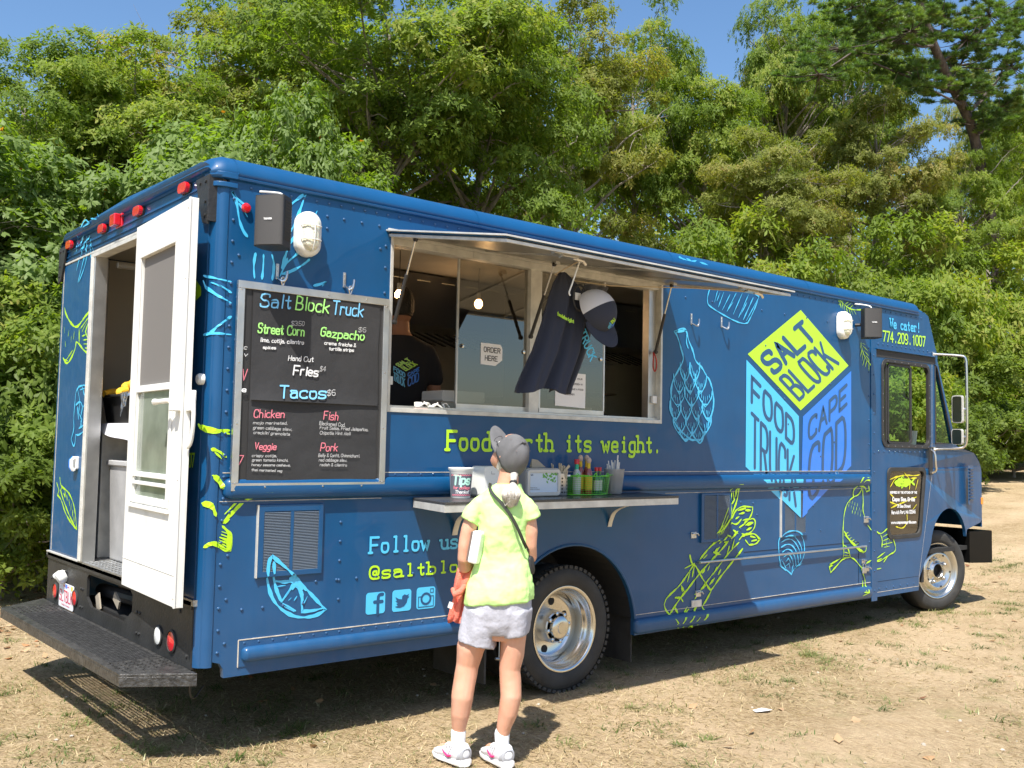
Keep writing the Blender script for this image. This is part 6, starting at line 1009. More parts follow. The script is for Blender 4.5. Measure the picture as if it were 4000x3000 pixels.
# cube logo: three faces that follow the belt moulding
def face(name,P,m,lift=.0021):
    mb=MB(); zs=sorted(set([1.252+.104*k/8 for k in range(9)]+[.872,1.2255,1.2265,2.6,.86]))
    zs=[-9]+zs+[9]
    for a,b in zip(zs[:-1],zs[1:]):
        Q=[tuple(p) for p in P]
        for lim,s in ((a,1),(b,-1)):
            O=[]
            for i in range(len(Q)):
                p,q=Q[i],Q[(i+1)%len(Q)]; ip=(p[1]-lim)*s>=0; iq=(q[1]-lim)*s>=0
                if ip: O.append(p)
                if ip!=iq: t=(lim-p[1])/(q[1]-p[1]); O.append((p[0]+(q[0]-p[0])*t,lim))
            Q=O
            if len(Q)<3: break
        if len(Q)>=3:
            # also split at the vent edges
            for (xa,xb) in ((-9,4.648),(4.648,4.99),(4.99,99)):
                K=Q
                for lim,s in ((xa,1),(xb,-1)):
                    O=[]
                    for i in range(len(K)):
                        p,q=K[i],K[(i+1)%len(K)]; ip=(p[0]-lim)*s>=0; iq=(q[0]-lim)*s>=0
                        if ip: O.append(p)
                        if ip!=iq: t=(lim-p[0])/(q[0]-p[0]); O.append((lim,p[1]+(q[1]-p[1])*t))
                    K=O
                    if len(K)<3: break
                if len(K)>=3:
                    cxk=sum(p[0] for p in K)/len(K); czk=sum(p[1] for p in K)/len(K)
                    mb.add([fs(cxk+(p[0]-cxk)*.9999,czk+(p[1]-czk)*.998,lift)[:1]+(fs(cxk+(p[0]-cxk)*.998,czk+(p[1]-czk)*.998,lift)[1],p[1]) for p in K],[tuple(range(len(K)))])
    return mb.build(name,m,T,recalc=False)
face('logo_top',LOGO['top'],LIME); face('logo_left_face',LOGO['left'],CYAN,.0023); face('logo_right_face',LOGO['right'],MIDB,.0019)
def cubetext(name,s,quad,u0,u1,v0,v1,w,par=T,m=LETB,fn=fs,lift=.0034,wx=1):
    (a,b,c,d)=quad   # (0,0),(1,0),(1,1),(0,1)
    def bl(u,v): return tuple((1-u)*(1-v)*a[i]+u*(1-v)*b[i]+u*v*c[i]+(1-u)*v*d[i] for i in range(2))
    mb=MB()
    for i,P in enumerate(lay(s,(0,0),(1,0),1,'plain')):
        Q=[bl(u0+(u1-u0)*p[0],v0+(v1-v0)*p[1]) for p in P]
        ribbon(mb,Q,w,fn,.016,lift+i%6*.00015)
    return mb.build(name,m,par,recalc=False)
tq=LOGO['top']; tq=(tq[3],tq[2],tq[1],tq[0]); lq=LOGO['left']; lq=(lq[3],lq[2],lq[1],lq[0]); rq=LOGO['right']; rq=(rq[3],rq[2],rq[1],rq[0])
def cube(tq,lq,rq,k,par=T,fn=fs,lift=.0034,mm=(LETB,LETB,LETB)):
    cubetext('logo_word','SALT',tq,.09,.90,.60,.87,.041*k,par,mm[0],fn,lift); cubetext('logo_word','BLOCK',tq,.09,.90,.12,.50,.031*k,par,mm[0],fn,lift)
    cubetext('logo_word','FOOD',lq,.10,.90,.655,.89,.031*k,par,mm[1],fn,lift); cubetext('logo_word','TRUCK',lq,.10,.90,.07,.55,.029*k,par,mm[1],fn,lift)
    cubetext('logo_word','CAPE',rq,.12,.90,.70,.90,.029*k,par,mm[2],fn,lift); cubetext('logo_word','COD',rq,.14,.88,.08,.60,.036*k,par,mm[2],fn,lift)
cube(tq,lq,rq,1)
for (s,a,b,h,style,col,w_,sf_) in TXT:
    if sf_=='side': text('lettering',s,a,b,h,style,COL[col],w_*1.12,fs,T,base=.0042)
    elif sf_=='lowwin': text('lettering',s,a,b,h,style,COL[col],w_,fw_,T,base=.0050)
# social icons
ic=[(('O',1160,922),)]
def icon(x0,x1,z0,z1,paint,name):
    r=(x1-x0)*.14; o=face(name,rrect(x0,x1,z0,z1,r),CYAN,.0022)
    mb=MB(); paint(mb,x0,x1-x0,z0,z1-z0); mb.build('icon_mark',BLUE,T,recalc=False); return o
IX=ICON
def pf_(mb,x,w,z,h):
    for k,P in enumerate(([(.62,0),(.62,.74),(.66,.84),(.74,.88),(.86,.88)],[(.44,.55),(.84,.55)])): ribbon(mb,[(x+w*a,z+h*b) for a,b in (chaikin(P,2) if len(P)>3 else P)],w*.15,fs,.02,.0034+k*.0002)
def pb_(mb,x,w,z,h):
    P=[(.14,.24),(.30,.26),(.22,.36),(.30,.38),(.16,.50),(.24,.50),(.16,.68),(.34,.58),(.50,.55),(.52,.70),(.64,.77),(.76,.72),(.88,.78),(.82,.66),(.90,.64),(.80,.56),(.76,.38),(.62,.22),(.42,.16),(.26,.18)]
    t=tessellate_polygon([[Vector((a,b,0)) for a,b in P]]); mb.add([fs(x+w*a,z+h*b,.0034) for a,b in P],[tuple(q) for q in t])
def pc_(mb,x,w,z,h):
    C=[(x+w*(.5+.24*math.cos(2*math.pi*k/24)),z+h*(.46+.24*math.sin(2*math.pi*k/24))) for k in range(25)]; ribbon(mb,C,w*.10,fs,.05,.0034)
    ribbon(mb,[(x+w*.10,z+h*.55),(x+w*.10,z+h*.10),(x+w*.90,z+h*.10),(x+w*.90,z+h*.55)],w*.035,fs,.1,.0036); ribbon(mb,[(x+w*.10,z+h*.57),(x+w*.25,z+h*.57)],w*.035,fs,.1,.0038); ribbon(mb,[(x+w*.75,z+h*.57),(x+w*.90,z+h*.57)],w*.035,fs,.1,.0038)
    ribbon(mb,[(x+w*.73,z+h*.73),(x+w*.89,z+h*.73),(x+w*.89,z+h*.90),(x+w*.73,z+h*.90),(x+w*.73,z+h*.73)],w*.03,fs,.1,.0036)
for (x0_,x1_,z0_,z1_),p_,nm in zip(IX,(pf_,pb_,pc_),('letter_f_icon','bird_icon','camera_icon')): icon(x0_,x1_,z0_,z1_,p_,nm)
# hexagon and figures half hidden behind the open door
mb=MB(); mb.add([(-.0035,a,b) for a,b in [(0.169, 2.225), (0.103, 2.245), (0.108, 2.287), (0.172, 2.329), (0.191, 2.32)]],[tuple(range(5))]); mb.build('hexagon_sticker',LIME,T,recalc=False)
mb=MB()
for i,P in enumerate(lay('07',(0.174, 1.404),(0.105, 1.406),0.0630,'slab')): ribbon(mb,[(a,b) for a,b in P],.010,lambda u,v,l:(-.0035-l,u,v),.05,.0005+i*.0002)
mb.build('lettering',LIME,T,recalc=False)
# ---------------------------------------------------------------- grass, straw and litter on the field
def visible(n,rs,xr,yr):
    x=rs.uniform(*xr,n); y=rs.uniform(*yr,n); return x,y
def blades(name,label,x,y,h,w,lean,m,rs,tint=None,kind='stuff'):
    n=len(x); z=gz(x,y)-.003; a=rs.uniform(0,2*np.pi,n); d=np.stack([np.cos(a),np.sin(a),np.zeros(n)],1)
    H=(h*rs.uniform(.5,1.4,n))[:,None]; Wd=(w*rs.uniform(.6,1.3,n))[:,None]; ln=lean*rs.uniform(.5,1.4,n)[:,None]
    s=np.stack([-d[:,1],d[:,0],np.zeros(n)],1); P=np.stack([x,y,z],1); up=np.array([[0,0,1.]])
    mid=P+up*H*.6/(1+ln)+d*H*ln*.35; tip=P+up*H/(1+ln*1.3)+d*H*ln
    V=np.stack([P-s*Wd*.5,P+s*Wd*.5,mid+s*Wd*.4,mid-s*Wd*.4,tip],1).reshape(-1,3); i=np.arange(n)[:,None]*5
    F=np.concatenate([i+np.array([[0,1,2]]),i+np.array([[0,2,3]]),i+np.array([[3,2,4]])],1).reshape(-1,3)
    me=bpy.data.meshes.new(name); fastmesh(me,V,F,3); t=rs.uniform(0,1,n) if tint is None else tint
    at=me.attributes.new('tint','FLOAT','POINT'); at.data.foreach_set('value',np.repeat(t,5).astype(np.float32)); me.materials.append(m)
    return tag(link(bpy.data.objects.new(name,me)),label,kind=kind)
GRN=leafmat('green_grass',[(0,(.06,.10,.02)),(.5,(.13,.17,.045)),(1,(.26,.26,.11))],trans=.25)
DRY=leafmat('dry_grass',[(0,(.24,.17,.085)),(.5,(.43,.33,.18)),(1,(.60,.50,.30))],trans=.15,tcol=1.1)
LIT=leafmat('leaf_litter',[(0,(.18,.07,.03)),(.4,(.34,.19,.09)),(.8,(.48,.33,.19)),(1,(.55,.20,.08))],trans=.1,tcol=1.1)
rs=np.random.RandomState(9)
def dens(n,xr,yr,f):
    x=rs.uniform(*xr,n); y=rs.uniform(*yr,n); k=rs.rand(n)<f(x,y); return x[k],y[k]
nearf=lambda x,y: np.clip(1.25-.12*np.hypot(x+1.86,y+4.54),.12,1)
gp=lambda x,y: np.clip((vn(x,y,1.7)+.6*vn(x,y,5)+.14)*3.2,.06,1)
sandf=lambda x,y: 1-.93*np.clip(1.3*np.exp(-(((x-3.3)/1.2)**2+((y+1.7)/.55)**2)),0,1)
x,y=dens(320000,(-2,13),(-2.9,7.5),lambda x,y: nearf(x,y)*sandf(x,y)*(.35+.65*gp(x+9,y)))
blades('dry_grass','short straw-coloured dry grass over the field',x,y,.050,.0042,1.6,DRY,rs)
x,y=dens(190000,(-2,14),(-2.9,7.5),lambda x,y: nearf(x,y)*sandf(x,y)*gp(x,y)*.9)
blades('green_grass','thin green grass patches in the dry field',x,y,.042,.0038,1.1,GRN,rs)
# low tufts
cx,cy=dens(2600,(-1.6,12),(-2.8,7),lambda x,y:sandf(x,y)*(.25+.75*gp(x,y)))
k=rs.randint(14,40,len(cx)); ii=np.repeat(np.arange(len(cx)),k); r=rs.uniform(.02,.07,len(cx))[ii]; x=cx[ii]+rs.randn(len(ii))*r; y=cy[ii]+rs.randn(len(ii))*r
blades('grass_tufts','low green tufts and weeds',x,y,.055,.006,1.3,GRN,rs,tint=np.clip(rs.uniform(0,1,len(cx))[ii]+rs.uniform(-.2,.2,len(ii)),0,1))
# flat straw
n=90000; x,y=dens(n,(-2,10),(-2.9,4.5),lambda x,y:nearf(x,y)*sandf(x,y))
a=rs.uniform(0,2*np.pi,len(x)); P=np.stack([x,y,gz(x,y)+.004],1); D=np.stack([np.cos(a),np.sin(a),rs.uniform(-.05,.25,len(x))],1); V,F=leaves(rs,P,D,np.tile([0,0,1.],(len(x),1)),.045,.0035,.1)
me=bpy.data.meshes.new('straw'); fastmesh(me,V,F,3); at=me.attributes.new('tint','FLOAT','POINT'); at.data.foreach_set('value',np.repeat(rs.uniform(.2,1,len(x)),4).astype(np.float32)); me.materials.append(DRY)
tag(link(bpy.data.objects.new('straw',me)),'dead straw lying on the field',kind='stuff')
# fallen leaves, thick near the bushes on the left
n=16000; x=rs.uniform(-3,12,n); y=rs.uniform(-2.5,8,n); k=rs.rand(n)<np.clip(.02+.95*np.clip((y-2.4)/2,0,1)*np.clip((5-x)/3,0,1),0,1); x=x[k];y=y[k]; n=len(x)
a=rs.uniform(0,2*np.pi,n); P=np.stack([x,y,gz(x,y)+.008],1); D=np.stack([np.cos(a),np.sin(a),rs.uniform(-.1,.5,n)],1); V,F=leaves(rs,P,D,np.tile([0,0,1.],(n,1))+rs.randn(n,3)*.3,.075,.045,.3)
me=bpy.data.meshes.new('fallen_leaves'); fastmesh(me,V,F,3); at=me.attributes.new('tint','FLOAT','POINT'); at.data.foreach_set('value',np.repeat(rs.uniform(0,1,n),4).astype(np.float32)); me.materials.append(LIT)
tag(link(bpy.data.objects.new('fallen_leaves',me)),'fallen brown leaves on the ground',kind='stuff')
# pebbles
peb=MB(); rd=random.Random(4)
for i in range(110):
    x=rd.uniform(-1.5,9); y=rd.uniform(-2.7,3); s=rd.uniform(.004,.013)*(1 if rd.random()<.93 else 1.9); z=float(gz(x,y)); peb.lathe([(0,-.3*s),(s*.8,-.1*s),(s,.3*s),(s*.6,.75*s),(0,.85*s)],(x,y,z),(rd.uniform(-.3,.3),rd.uniform(-.3,.3),1),6,close=False)
tag(peb.build('pebbles',mat('stone',(.42,.37,.30),.8,var=.3,vscale=5),None,smooth=True),'small stones scattered on the sand',kind='stuff')
# ---------------------------------------------------------------- menu board hung on two hooks
MBR=thing('menu_board','black handwritten menu board in an aluminium frame hung left of the serving window','menu board',(.56,-.03,1.29))
bx0,bx1,bz0,bz1=.125,.995,1.293,2.322
MB().box(bx0+.01,bx1-.01,-.030,-.022,bz0+.01,bz1-.01).build('back_panel',BPL,MBR)
for nm,(a,b,c,d) in (('frame_rail',(bx0,bx1,bz1-.038,bz1)),('frame_rail',(bx0,bx1,bz0,bz0+.038)),('frame_stile',(bx0,bx0+.036,bz0+.0385,bz1-.0385)),('frame_stile',(bx1-.036,bx1,bz0+.0385,bz1-.0385))):
    f_=MB().box(a,b,-.042,-.020,c,d).build(nm,ALU,MBR,bevel=.002)
for x in (bx0+.018,bx1-.018):
    for z in (1.33,1.62,1.92,2.28): MB().lathe([(.006,0),(.004,.003),(0,.0035)],(x,-.042,z),(0,-1,0),8,close=False).build('screw',CHR,MBR)
for x in (.3,.62,.85):
    for z in (1.312,2.303): MB().lathe([(.006,0),(.004,.003),(0,.0035)],(x,-.042,z),(0,-1,0),8,close=False).build('screw',CHR,MBR)
for x in (.362,.752): MB().tube(chaikin([(x,-.032,bz1),(x-.012,-.034,bz1+.03),(x,-.036,bz1+.048),(x+.012,-.034,bz1+.03),(x+.002,-.032,bz1)],2),.004,6).build('hanging_eye',CHR,MBR,smooth=True)
PAP=mat('black_paper',(.030,.030,.032),.7,bump=.35,bscale=7,bdist=.02,var=.25,vscale=3)
def sheet(x0,x1,z0,z1,y,curl,name):
    mb=MB(); n,m=14,16
    for i in range(n+1):
        for j in range(m+1):
            u=i/n;v=j/m; x=x0+(x1-x0)*u+.004*math.sin(v*9)*(u>.9); z=z0+(z1-z0)*v; w_=max(0,.22-v)/.22
            mb.v.append((x,y-.0015*math.sin(u*7+v*3)-curl*w_**2*(.6+.4*math.sin(u*4)),z))
    for i in range(n):
        for j in range(m): mb.f.append((i*(m+1)+j,(i+1)*(m+1)+j,(i+1)*(m+1)+j+1,i*(m+1)+j+1))
    return mb.build(name,PAP,MBR,smooth=True)
sheet(.205,.94,1.335,1.79,-.0325,.0,'paper_sheet'); sheet(.205,.935,1.738,2.282,-.036,.014,'paper_sheet')
MC=dict(mblue=mat('blue_chalk',(.20,.55,.85),.8),mgreen=mat('green_chalk',(.40,.85,.22),.8),mgrey=mat('grey_chalk',(.50,.50,.50),.8),mwhite=mat('white_chalk',(.78,.78,.78),.8),mpink=mat('pink_chalk',(.80,.22,.28),.8))
def fb(u,v,l): return (u,-.0395-l-(.016*(max(0,.22-(v-1.738)/.544)/.22)**2+.0015 if v>1.738 else 0),v)
for (s,a,b,h,style,col,w_,sf_) in TXT:
    if sf_=='board': text('handwriting',s,a,b,h,style,MC[col],w_*.78,fb,MBR,base=.0004)
for s,a,b,h,c in (('c',(.165,1.985),(.180,1.985),.020,'mgrey'),('v',(.168,1.95),(.183,1.95),.020,'mgrey'),('V',(.160,1.83),(.183,1.83),.055,'mpink'),('e',(.160,1.775),(.180,1.775),.025,'mwhite'),('7',(.155,1.42),(.180,1.42),.045,'mpink')):
    text('handwriting',s,a,b,h,'hand',MC[c],.004,fb,MBR,base=-.0045)
# ---------------------------------------------------------------- things standing on the counter (top z = 1.212)
CZ=1.2403
TP=thing('tip_cup','white plastic tub with a hand-lettered Tips label, at the left end of the counter','tip jar',(1.44,-.13,CZ))
cx,cy=1.44,-.13
MB().lathe([(0,0),(.052,0),(.055,.004),(.066,.150),(.072,.158),(.073,.168),(.070,.170),(.066,.166),(.064,.160),(.052,.01),(0,.008)],(cx,cy,CZ),(0,0,1),36,close=False).build('tub',WPL,TP,smooth=True,ang=50)
def wrap(u,v,l): a=-2.15+u; r=.0555+(.0655-.0555)*v/.15+.0012+l; return (cx+r*math.cos(a),cy+r*math.sin(a),CZ+v)
mb=MB(); 
for i in range(25):
    u=-1.15+2.3*i/24
    for v in (.012,.135): mb.v.append(wrap(u,v,0))
for i in range(24): mb.f.append((2*i,2*i+2,2*i+3,2*i+1))
mb.build('label_band',mat('label_grey',(.10,.11,.14),.8),TP,smooth=True)
def wl(name,s,u0,u1,v,h,m,w_): text(name,s,(u0,v),(u1,v),h,'hand',m,w_,lambda u,vv,l:wrap(u,vv,l),TP,seg=.1,base=.0005)
mint=mat('mint_chalk',(.45,.80,.65),.8)
def wtext(s,u0,u1,v,h,m,w_):
    mb=MB(); k=.06
    for i,P in enumerate(lay(s,(u0*k,v),(u1*k,v),h,'hand')): ribbon(mb,P,w_,lambda u,vv,l:wrap(u/k,vv,l),.01,.0006+i*.0001)
    mb.build('handwriting',m,TP,recalc=False)
wtext('Tips',-.75,.75,.078,.050,mint,.010); wtext('for college',-.8,.85,.052,.016,MC['mpink'],.003); wtext('Thanks!!',-.6,.75,.028,.017,MC['mwhite'],.003)
mb=MB(); k=.06
for v0,m_ in ((.128,0),(.018,1)): ribbon(mb,chaikin([((-1.0+.1*i)*k,v0+(.006 if i%2 else -.004)) for i in range(21)],1),.003,lambda u,vv,l:wrap(u/k,vv,l),.01,.0006)
mb.build('zigzag_border',MC['mpink'],TP,recalc=False)
def disp(name,label,x0,x1,zt,front,group=None):
    o=thing(name,label,'napkin dispenser',((x0+x1)/2,-.13,CZ),group=group)
    P=rrect(x0,x1,CZ,zt,.022)[::-1]
    MB().prism([P],xz,-.19,-.05).build('case',front,o,bevel=.008); return o
D1=disp('soap_dispenser','plain white rounded dispenser beside the tip cup, half behind the woman','x',0,1,front=WPL) if False else None
o=thing('paper_towel_box','plain white rounded box beside the Tips tub, half hidden by the woman','dispenser',(1.60,-.12,CZ))
MB().prism([rrect(1.565,1.715,CZ+.002,CZ+.178,.02)[::-1]],xz,-.185,-.06).build('case',WPL,o,bevel=.01)
mb=MB(); ribbon(mb,[(1.615,CZ+.15),(1.615,CZ+.135),(1.64,CZ+.135)],.003,lambda u,v,l:(u,-.1855-l,v),.1,.0003); mb.build('embossed_mark',GREY,o,recalc=False)
o=thing('napkin_dispenser','grey napkin dispenser with a leafy advert panel, right of the woman\'s head','napkin dispenser',(2.0,-.14,CZ))
MB().prism([rrect(1.86,2.13,CZ+.002,CZ+.168,.022)[::-1]],xz,-.20,-.06).build('case',mat('dispenser_grey',(.36,.35,.33),.35,.2),o,bevel=.012)
fr2=MB().prism([rrect(1.865,2.125,CZ+.008,CZ+.16,.02)[::-1],rrect(1.885,2.105,CZ+.028,CZ+.142,.006)[::-1]],xz,-.212,-.2005).build('front_frame',mat('dispenser_pale',(.55,.55,.53),.3,.2),o,bevel=.003)
MB().box(1.885,2.105,-.2045,-.2005,CZ+.028,CZ+.142).build('advert_card',mat('advert_white',(.62,.70,.78),.5),o)
rd=random.Random(3); lf=MB()
for i in range(26):
    x=1.99+rd.random()*.11; z=CZ+.085+rd.random()*.052; s=.012
    if x+z-CZ<2.085: continue
    a=rd.random()*6.3; lf.add([(x+s*math.cos(a)*k1-s*.5*math.sin(a)*k2,-.2048-i*.00006,z+s*math.sin(a)*k1+s*.5*math.cos(a)*k2) for k1,k2 in ((1,0),(0,1),(-1,0),(0,-1))],[(0,1,2,3)])
lf.build('printed_leaves',mat('print_green',(.16,.42,.08),.6),o,recalc=False,kind='stuff')
text('advert_text','Better for you,',(1.892,CZ+.052),(1.945,CZ+.052),.006,'plain',GREY,.0012,lambda u,v,l:(u,-.2046-l,v),o,base=.0003); text('advert_text','better for the planet.',(1.892,CZ+.042),(1.965,CZ+.042),.006,'plain',GREY,.0012,lambda u,v,l:(u,-.2046-l,v),o,base=.0003)
text('advert_logo','tork',(1.893,CZ+.125),(1.912,CZ+.125),.010,'plain',LETB,.002,lambda u,v,l:(u,-.2046-l,v),o,base=.0003)
nk=MB().add([(1.94,-.16,CZ+.170),(2.06,-.15,CZ+.172),(2.02,-.12,CZ+.215),(1.965,-.13,CZ+.222),(1.98,-.09,CZ+.172)],[(0,1,2,3),(1,4,2),(0,3,4),(3,2,4)]).build('napkin',mat('kraft_paper',(.42,.35,.25),.85),o)
# perforated steel holder with wooden stirrers
o=thing('utensil_holder','perforated steel canister holding wooden sticks, left of the green basket','utensil holder',(2.19,-.13,CZ))
MB().lathe([(.0,.002),(.047,.002),(.050,.008),(.050,.135),(.047,.135),(.046,.01),(0,.008)],(2.19,-.13,CZ),(0,0,1),36,close=False).build('canister',mat('canister_steel',(.55,.54,.52),.3,.85),o,smooth=True,ang=50)
hm=MB()
for r_ in range(5):
    for k in range(16):
        if r_ and k%3==0: continue
        a=2*math.pi*k/16; c=Vector((2.19+.0505*math.cos(a),-.13+.0505*math.sin(a),CZ+.022+r_*.021)); hm.lathe([(.0055,0),(0,.0002)],c,(math.cos(a),math.sin(a),0),10,close=False)
hm.build('perforations',DARK,o,kind='stuff')
def sticks(o,cx,cy,n,z0,h,m,r,seed,w_=.0045,name='stick'):
    rd=random.Random(seed)
    for k in range(n):
        a=rd.random()*6.28; q=rd.random()**.5*r; x=cx+q*math.cos(a); y=cy+q*math.sin(a); t=Vector((math.cos(a)*rd.uniform(.0,.25),math.sin(a)*rd.uniform(0,.25),1)).normalized(); L_=h*rd.uniform(.85,1.12)
        MB().obox(Vector((x,y,z0))+t*L_/2,[(math.cos(a+1),math.sin(a+1),0),(-math.sin(a+1),math.cos(a+1),0),t],(w_,.0012,L_/2)).build(name,m,o)
sticks(o,2.19,-.13,20,CZ+.01,.170,mat('birch_wood',(.58,.47,.31),.7),.032,5,.0035)
MB().obox((2.225,-.15,CZ+.16),[(.75,0,.65),(0,1,0),(-.65,0,.75)],(.035,.002,.008)).build('stick',MT['birch_wood'],o)
MB().box(2.205,2.232,-.182,-.180,CZ+.118,CZ+.128).build('size_label',WHT,o)
# green wire basket and the sauce bottles in it
o=thing('wire_basket','bright green oval wire basket full of sauce bottles','basket',(2.42,-.13,CZ))
GW=mat('green_wire',(.16,.62,.03),.35,coat=.5); bc=(2.42,-.13); rx_,ry_=.185,.075; bm=MB()
def ell(z,s=1,n=44): return [(bc[0]+rx_*s*math.cos(2*math.pi*k/n),bc[1]+ry_*s*math.sin(2*math.pi*k/n),z) for k in range(n+1)]
MB().tube(ell(CZ+.118,1.03),.0035,6,cap=False).build('rim',GW,o,smooth=True); MB().tube(ell(CZ+.006,.92),.003,6,cap=False).build('base_ring',GW,o,smooth=True)
for k in range(1,9): bm.tube(ell(CZ+.006+.0125*k,.92+.011*k),.0008,4,cap=False)
for k in range(48):
    a=2*math.pi*k/48; bm.tube([(bc[0]+rx_*.92*math.cos(a),bc[1]+ry_*.92*math.sin(a),CZ+.004),(bc[0]+rx_*1.03*math.cos(a),bc[1]+ry_*1.03*math.sin(a),CZ+.118)],.0008,4,cap=False)
for k in range(9): bm.tube([(bc[0]-rx_*.9+k*.042,bc[1]-ry_*.7,CZ+.004),(bc[0]-rx_*.9+k*.042,bc[1]+ry_*.7,CZ+.004)],.0011,4,cap=False)
bm.build('wire_mesh',GW,o,kind='stuff')
for x in (2.275,2.43,2.545): MB().lathe([(.011,-.003),(.014,0),(.011,.003),(.008,0),(.011,-.003)],(x,bc[1]-ry_*.92 if x<2.5 else -.19,CZ+.124),(0,1,.1),14,close=False).build('ring',GW,o,smooth=True)
MB().tube(chaikin([(2.25,-.13,CZ+.118),(2.30,-.205,CZ+.128),(2.42,-.222,CZ+.116),(2.56,-.205,CZ+.128),(2.64,-.15,CZ+.122)],2),.0025,6).build('handle',GW,o,smooth=True)
def bottle(name,label,x,y,h,r,body,cap,lab,capc,kind,grp='sauce bottles in the green basket'):
    o=thing(name,label,'sauce bottle',(x,y,CZ+.007),group=grp); z=CZ+.007
    MB().lathe([(0,0),(r*.95,0),(r,.004),(r,h*.55),(r*.9,h*.62),(r*.42,h*.72),(r*.40,h*.88),(0,h*.88)],(x,y,z),(0,0,1),20,close=False).build('bottle_glass',body,o,smooth=True,ang=50)
    if kind=='ball': MB().lathe([(0,h*.86),(r*.45,h*.865),(r*.68,h*.92),(r*.66,h*.97),(r*.35,h*1.02),(0,h*1.03)],(x,y,z),(0,0,1),16,close=False).build('wooden_cap',capc,o,smooth=True)
    else: MB().lathe([(0,h*.86),(r*.62,h*.86),(r*.66,h*.99),(r*.6,h),(0,h)],(x,y,z),(0,0,1),16,close=False).build('cap',capc,o,smooth=True,ang=40)
    MB().lathe([(r*1.01,h*.12),(r*1.01,h*.50)],(x,y,z),(0,0,1),20,close=False).build('paper_label',lab,o,smooth=True)
    MB().lathe([(r*.46,h*.70),(r*.44,h*.86)],(x,y,z),(0,0,1),16,close=False).build('neck_band',cap,o,smooth=True); return o
sred=mat('sauce_red',(.30,.05,.02),.15,coat=1); sgrn=mat('sauce_green',(.02,.16,.05),.15,coat=1); capr=mat('cap_red',(.60,.03,.03),.35); wood=mat('wood_ball',(.55,.40,.30),.6); yl=mat('label_yellow',(.70,.48,.03),.6); gn=mat('band_green',(.03,.42,.24),.5); wl_=mat('label_white',(.62,.62,.58),.7); clr=mat('clear_plastic',(.45,.47,.42),.2,coat=1)
bottle('sauce_bottle','pale sauce bottle with a red screw cap and green neck, leftmost in the basket',2.335,-.13,.215,.026,clr,gn,wl_,capr,'cap')
bottle('sauce_bottle','yellow-labelled hot sauce bottle with round wooden cap, left of the three at the back',2.395,-.10,.235,.023,sred,yl,yl,wood,'ball')
bottle('sauce_bottle','yellow-labelled hot sauce bottle with round wooden cap, nearest of the three',2.418,-.150,.222,.024,sred,yl,yl,wood,'ball')
bottle('sauce_bottle','yellow-labelled hot sauce bottle with round wooden cap, right of the three at the back',2.448,-.10,.235,.023,sred,yl,yl,wood,'ball')
bottle('sauce_bottle','small dark green sauce bottle with a red cap, left of the two small ones',2.495,-.14,.165,.018,sgrn,sgrn,wl_,capr,'cap')
bottle('sauce_bottle','small dark green sauce bottle with a red cap, rightmost in the basket',2.535,-.13,.165,.018,sgrn,sgrn,wl_,capr,'cap')
for x,z in ((2.345,.055),(2.535,.05)):
    pass
o=thing('cutlery_cup','clouded plastic beaker of white spoons and straws, right of the green basket','cup',(2.665,-.13,CZ))
MB().lathe([(0,.002),(.048,.002),(.050,.006),(.066,.158),(.067,.162),(.064,.162),(.047,.01),(0,.008)],(2.665,-.13,CZ),(0,0,1),32,close=False).build('beaker',mat('cloudy_plastic',(.70,.68,.66),.35,trans=.75),o,smooth=True,ang=50)
sticks(o,2.665,-.13,16,CZ+.01,.190,mat('paper_straw',(.72,.70,.66),.6),.035,8,.0035,'straw'); 
rd=random.Random(2)
for k in range(7):
    a=k*.9; x=2.665+.028*math.cos(a); y=-.13+.028*math.sin(a); MB().lathe([(0,.012),(.012,.02),(.016,.035),(.010,.055),(.004,.07),(.003,.15),(0,.15)],(x,y,CZ),(math.cos(a)*.12,math.sin(a)*.12,1),10,sy=.4,close=False).build('plastic_spoon',WPL,o,smooth=True)
MB().obox((2.672,-.145,CZ+.15),[(1,0,0),(0,1,0),(.1,0,1)],(.004,.002,.10)).build('straw',MT['paper_straw'],o)
# ---------------------------------------------------------------- signs behind the glass, things on the sill
def psign(name,label,cat,P,y,lines):
    o=thing(name,label,cat,(P[0][0],y,P[0][1])); MB().prism([P[::-1]],xz,y,y+.0012).build('paper',mat('sign_paper',(.86,.86,.88),.7),o)
    for s,a,b,h,w_ in lines: text('printed_line',s,a,b,h,'plain',mat('print_black',(.05,.05,.06),.7),w_,lambda u,v,l:(u,y-l,v),o,base=.0006)
    return o
def q3(x,z,y): return x,z
psign('order_sign','white paper sign reading ORDER HERE on the left sliding pane','sign',[(1.712,2.152),(1.712,2.022),(1.825,2.018),(1.878,2.055),(1.878,2.128),(1.862,2.150)],.0635,
 [('ORDER',(1.735,2.099),(1.860,2.097),.028,.0052),('HERE',(1.745,2.048),(1.840,2.047),.028,.0052)])
psign('pickup_sign','white paper sign on the right pane, mostly hidden behind the hanging shirts','sign',[(2.23,2.305),(2.23,2.150),(2.43,2.150),(2.43,2.305)],.0425,[('PICK',(2.27,2.255),(2.40,2.255),.028,.0052),('HERE',(2.27,2.19),(2.40,2.19),.028,.0052)])
psign('allergy_notice','white sheet with a food allergy request at the bottom of the right pane','sign',[(2.30,2.015),(2.30,1.798),(2.565,1.790),(2.565,2.012)],.0425,
 [('PLEASE INFORM YOUR',(2.325,1.972),(2.535,1.972),.010,.0022),('SERVER IF A PERSON IN',(2.322,1.938),(2.54,1.938),.010,.0022),('YOUR PARTY HAS A FOOD',(2.320,1.904),(2.545,1.904),.010,.0022),('ALLERGY.',(2.39,1.870),(2.47,1.870),.010,.0022)])
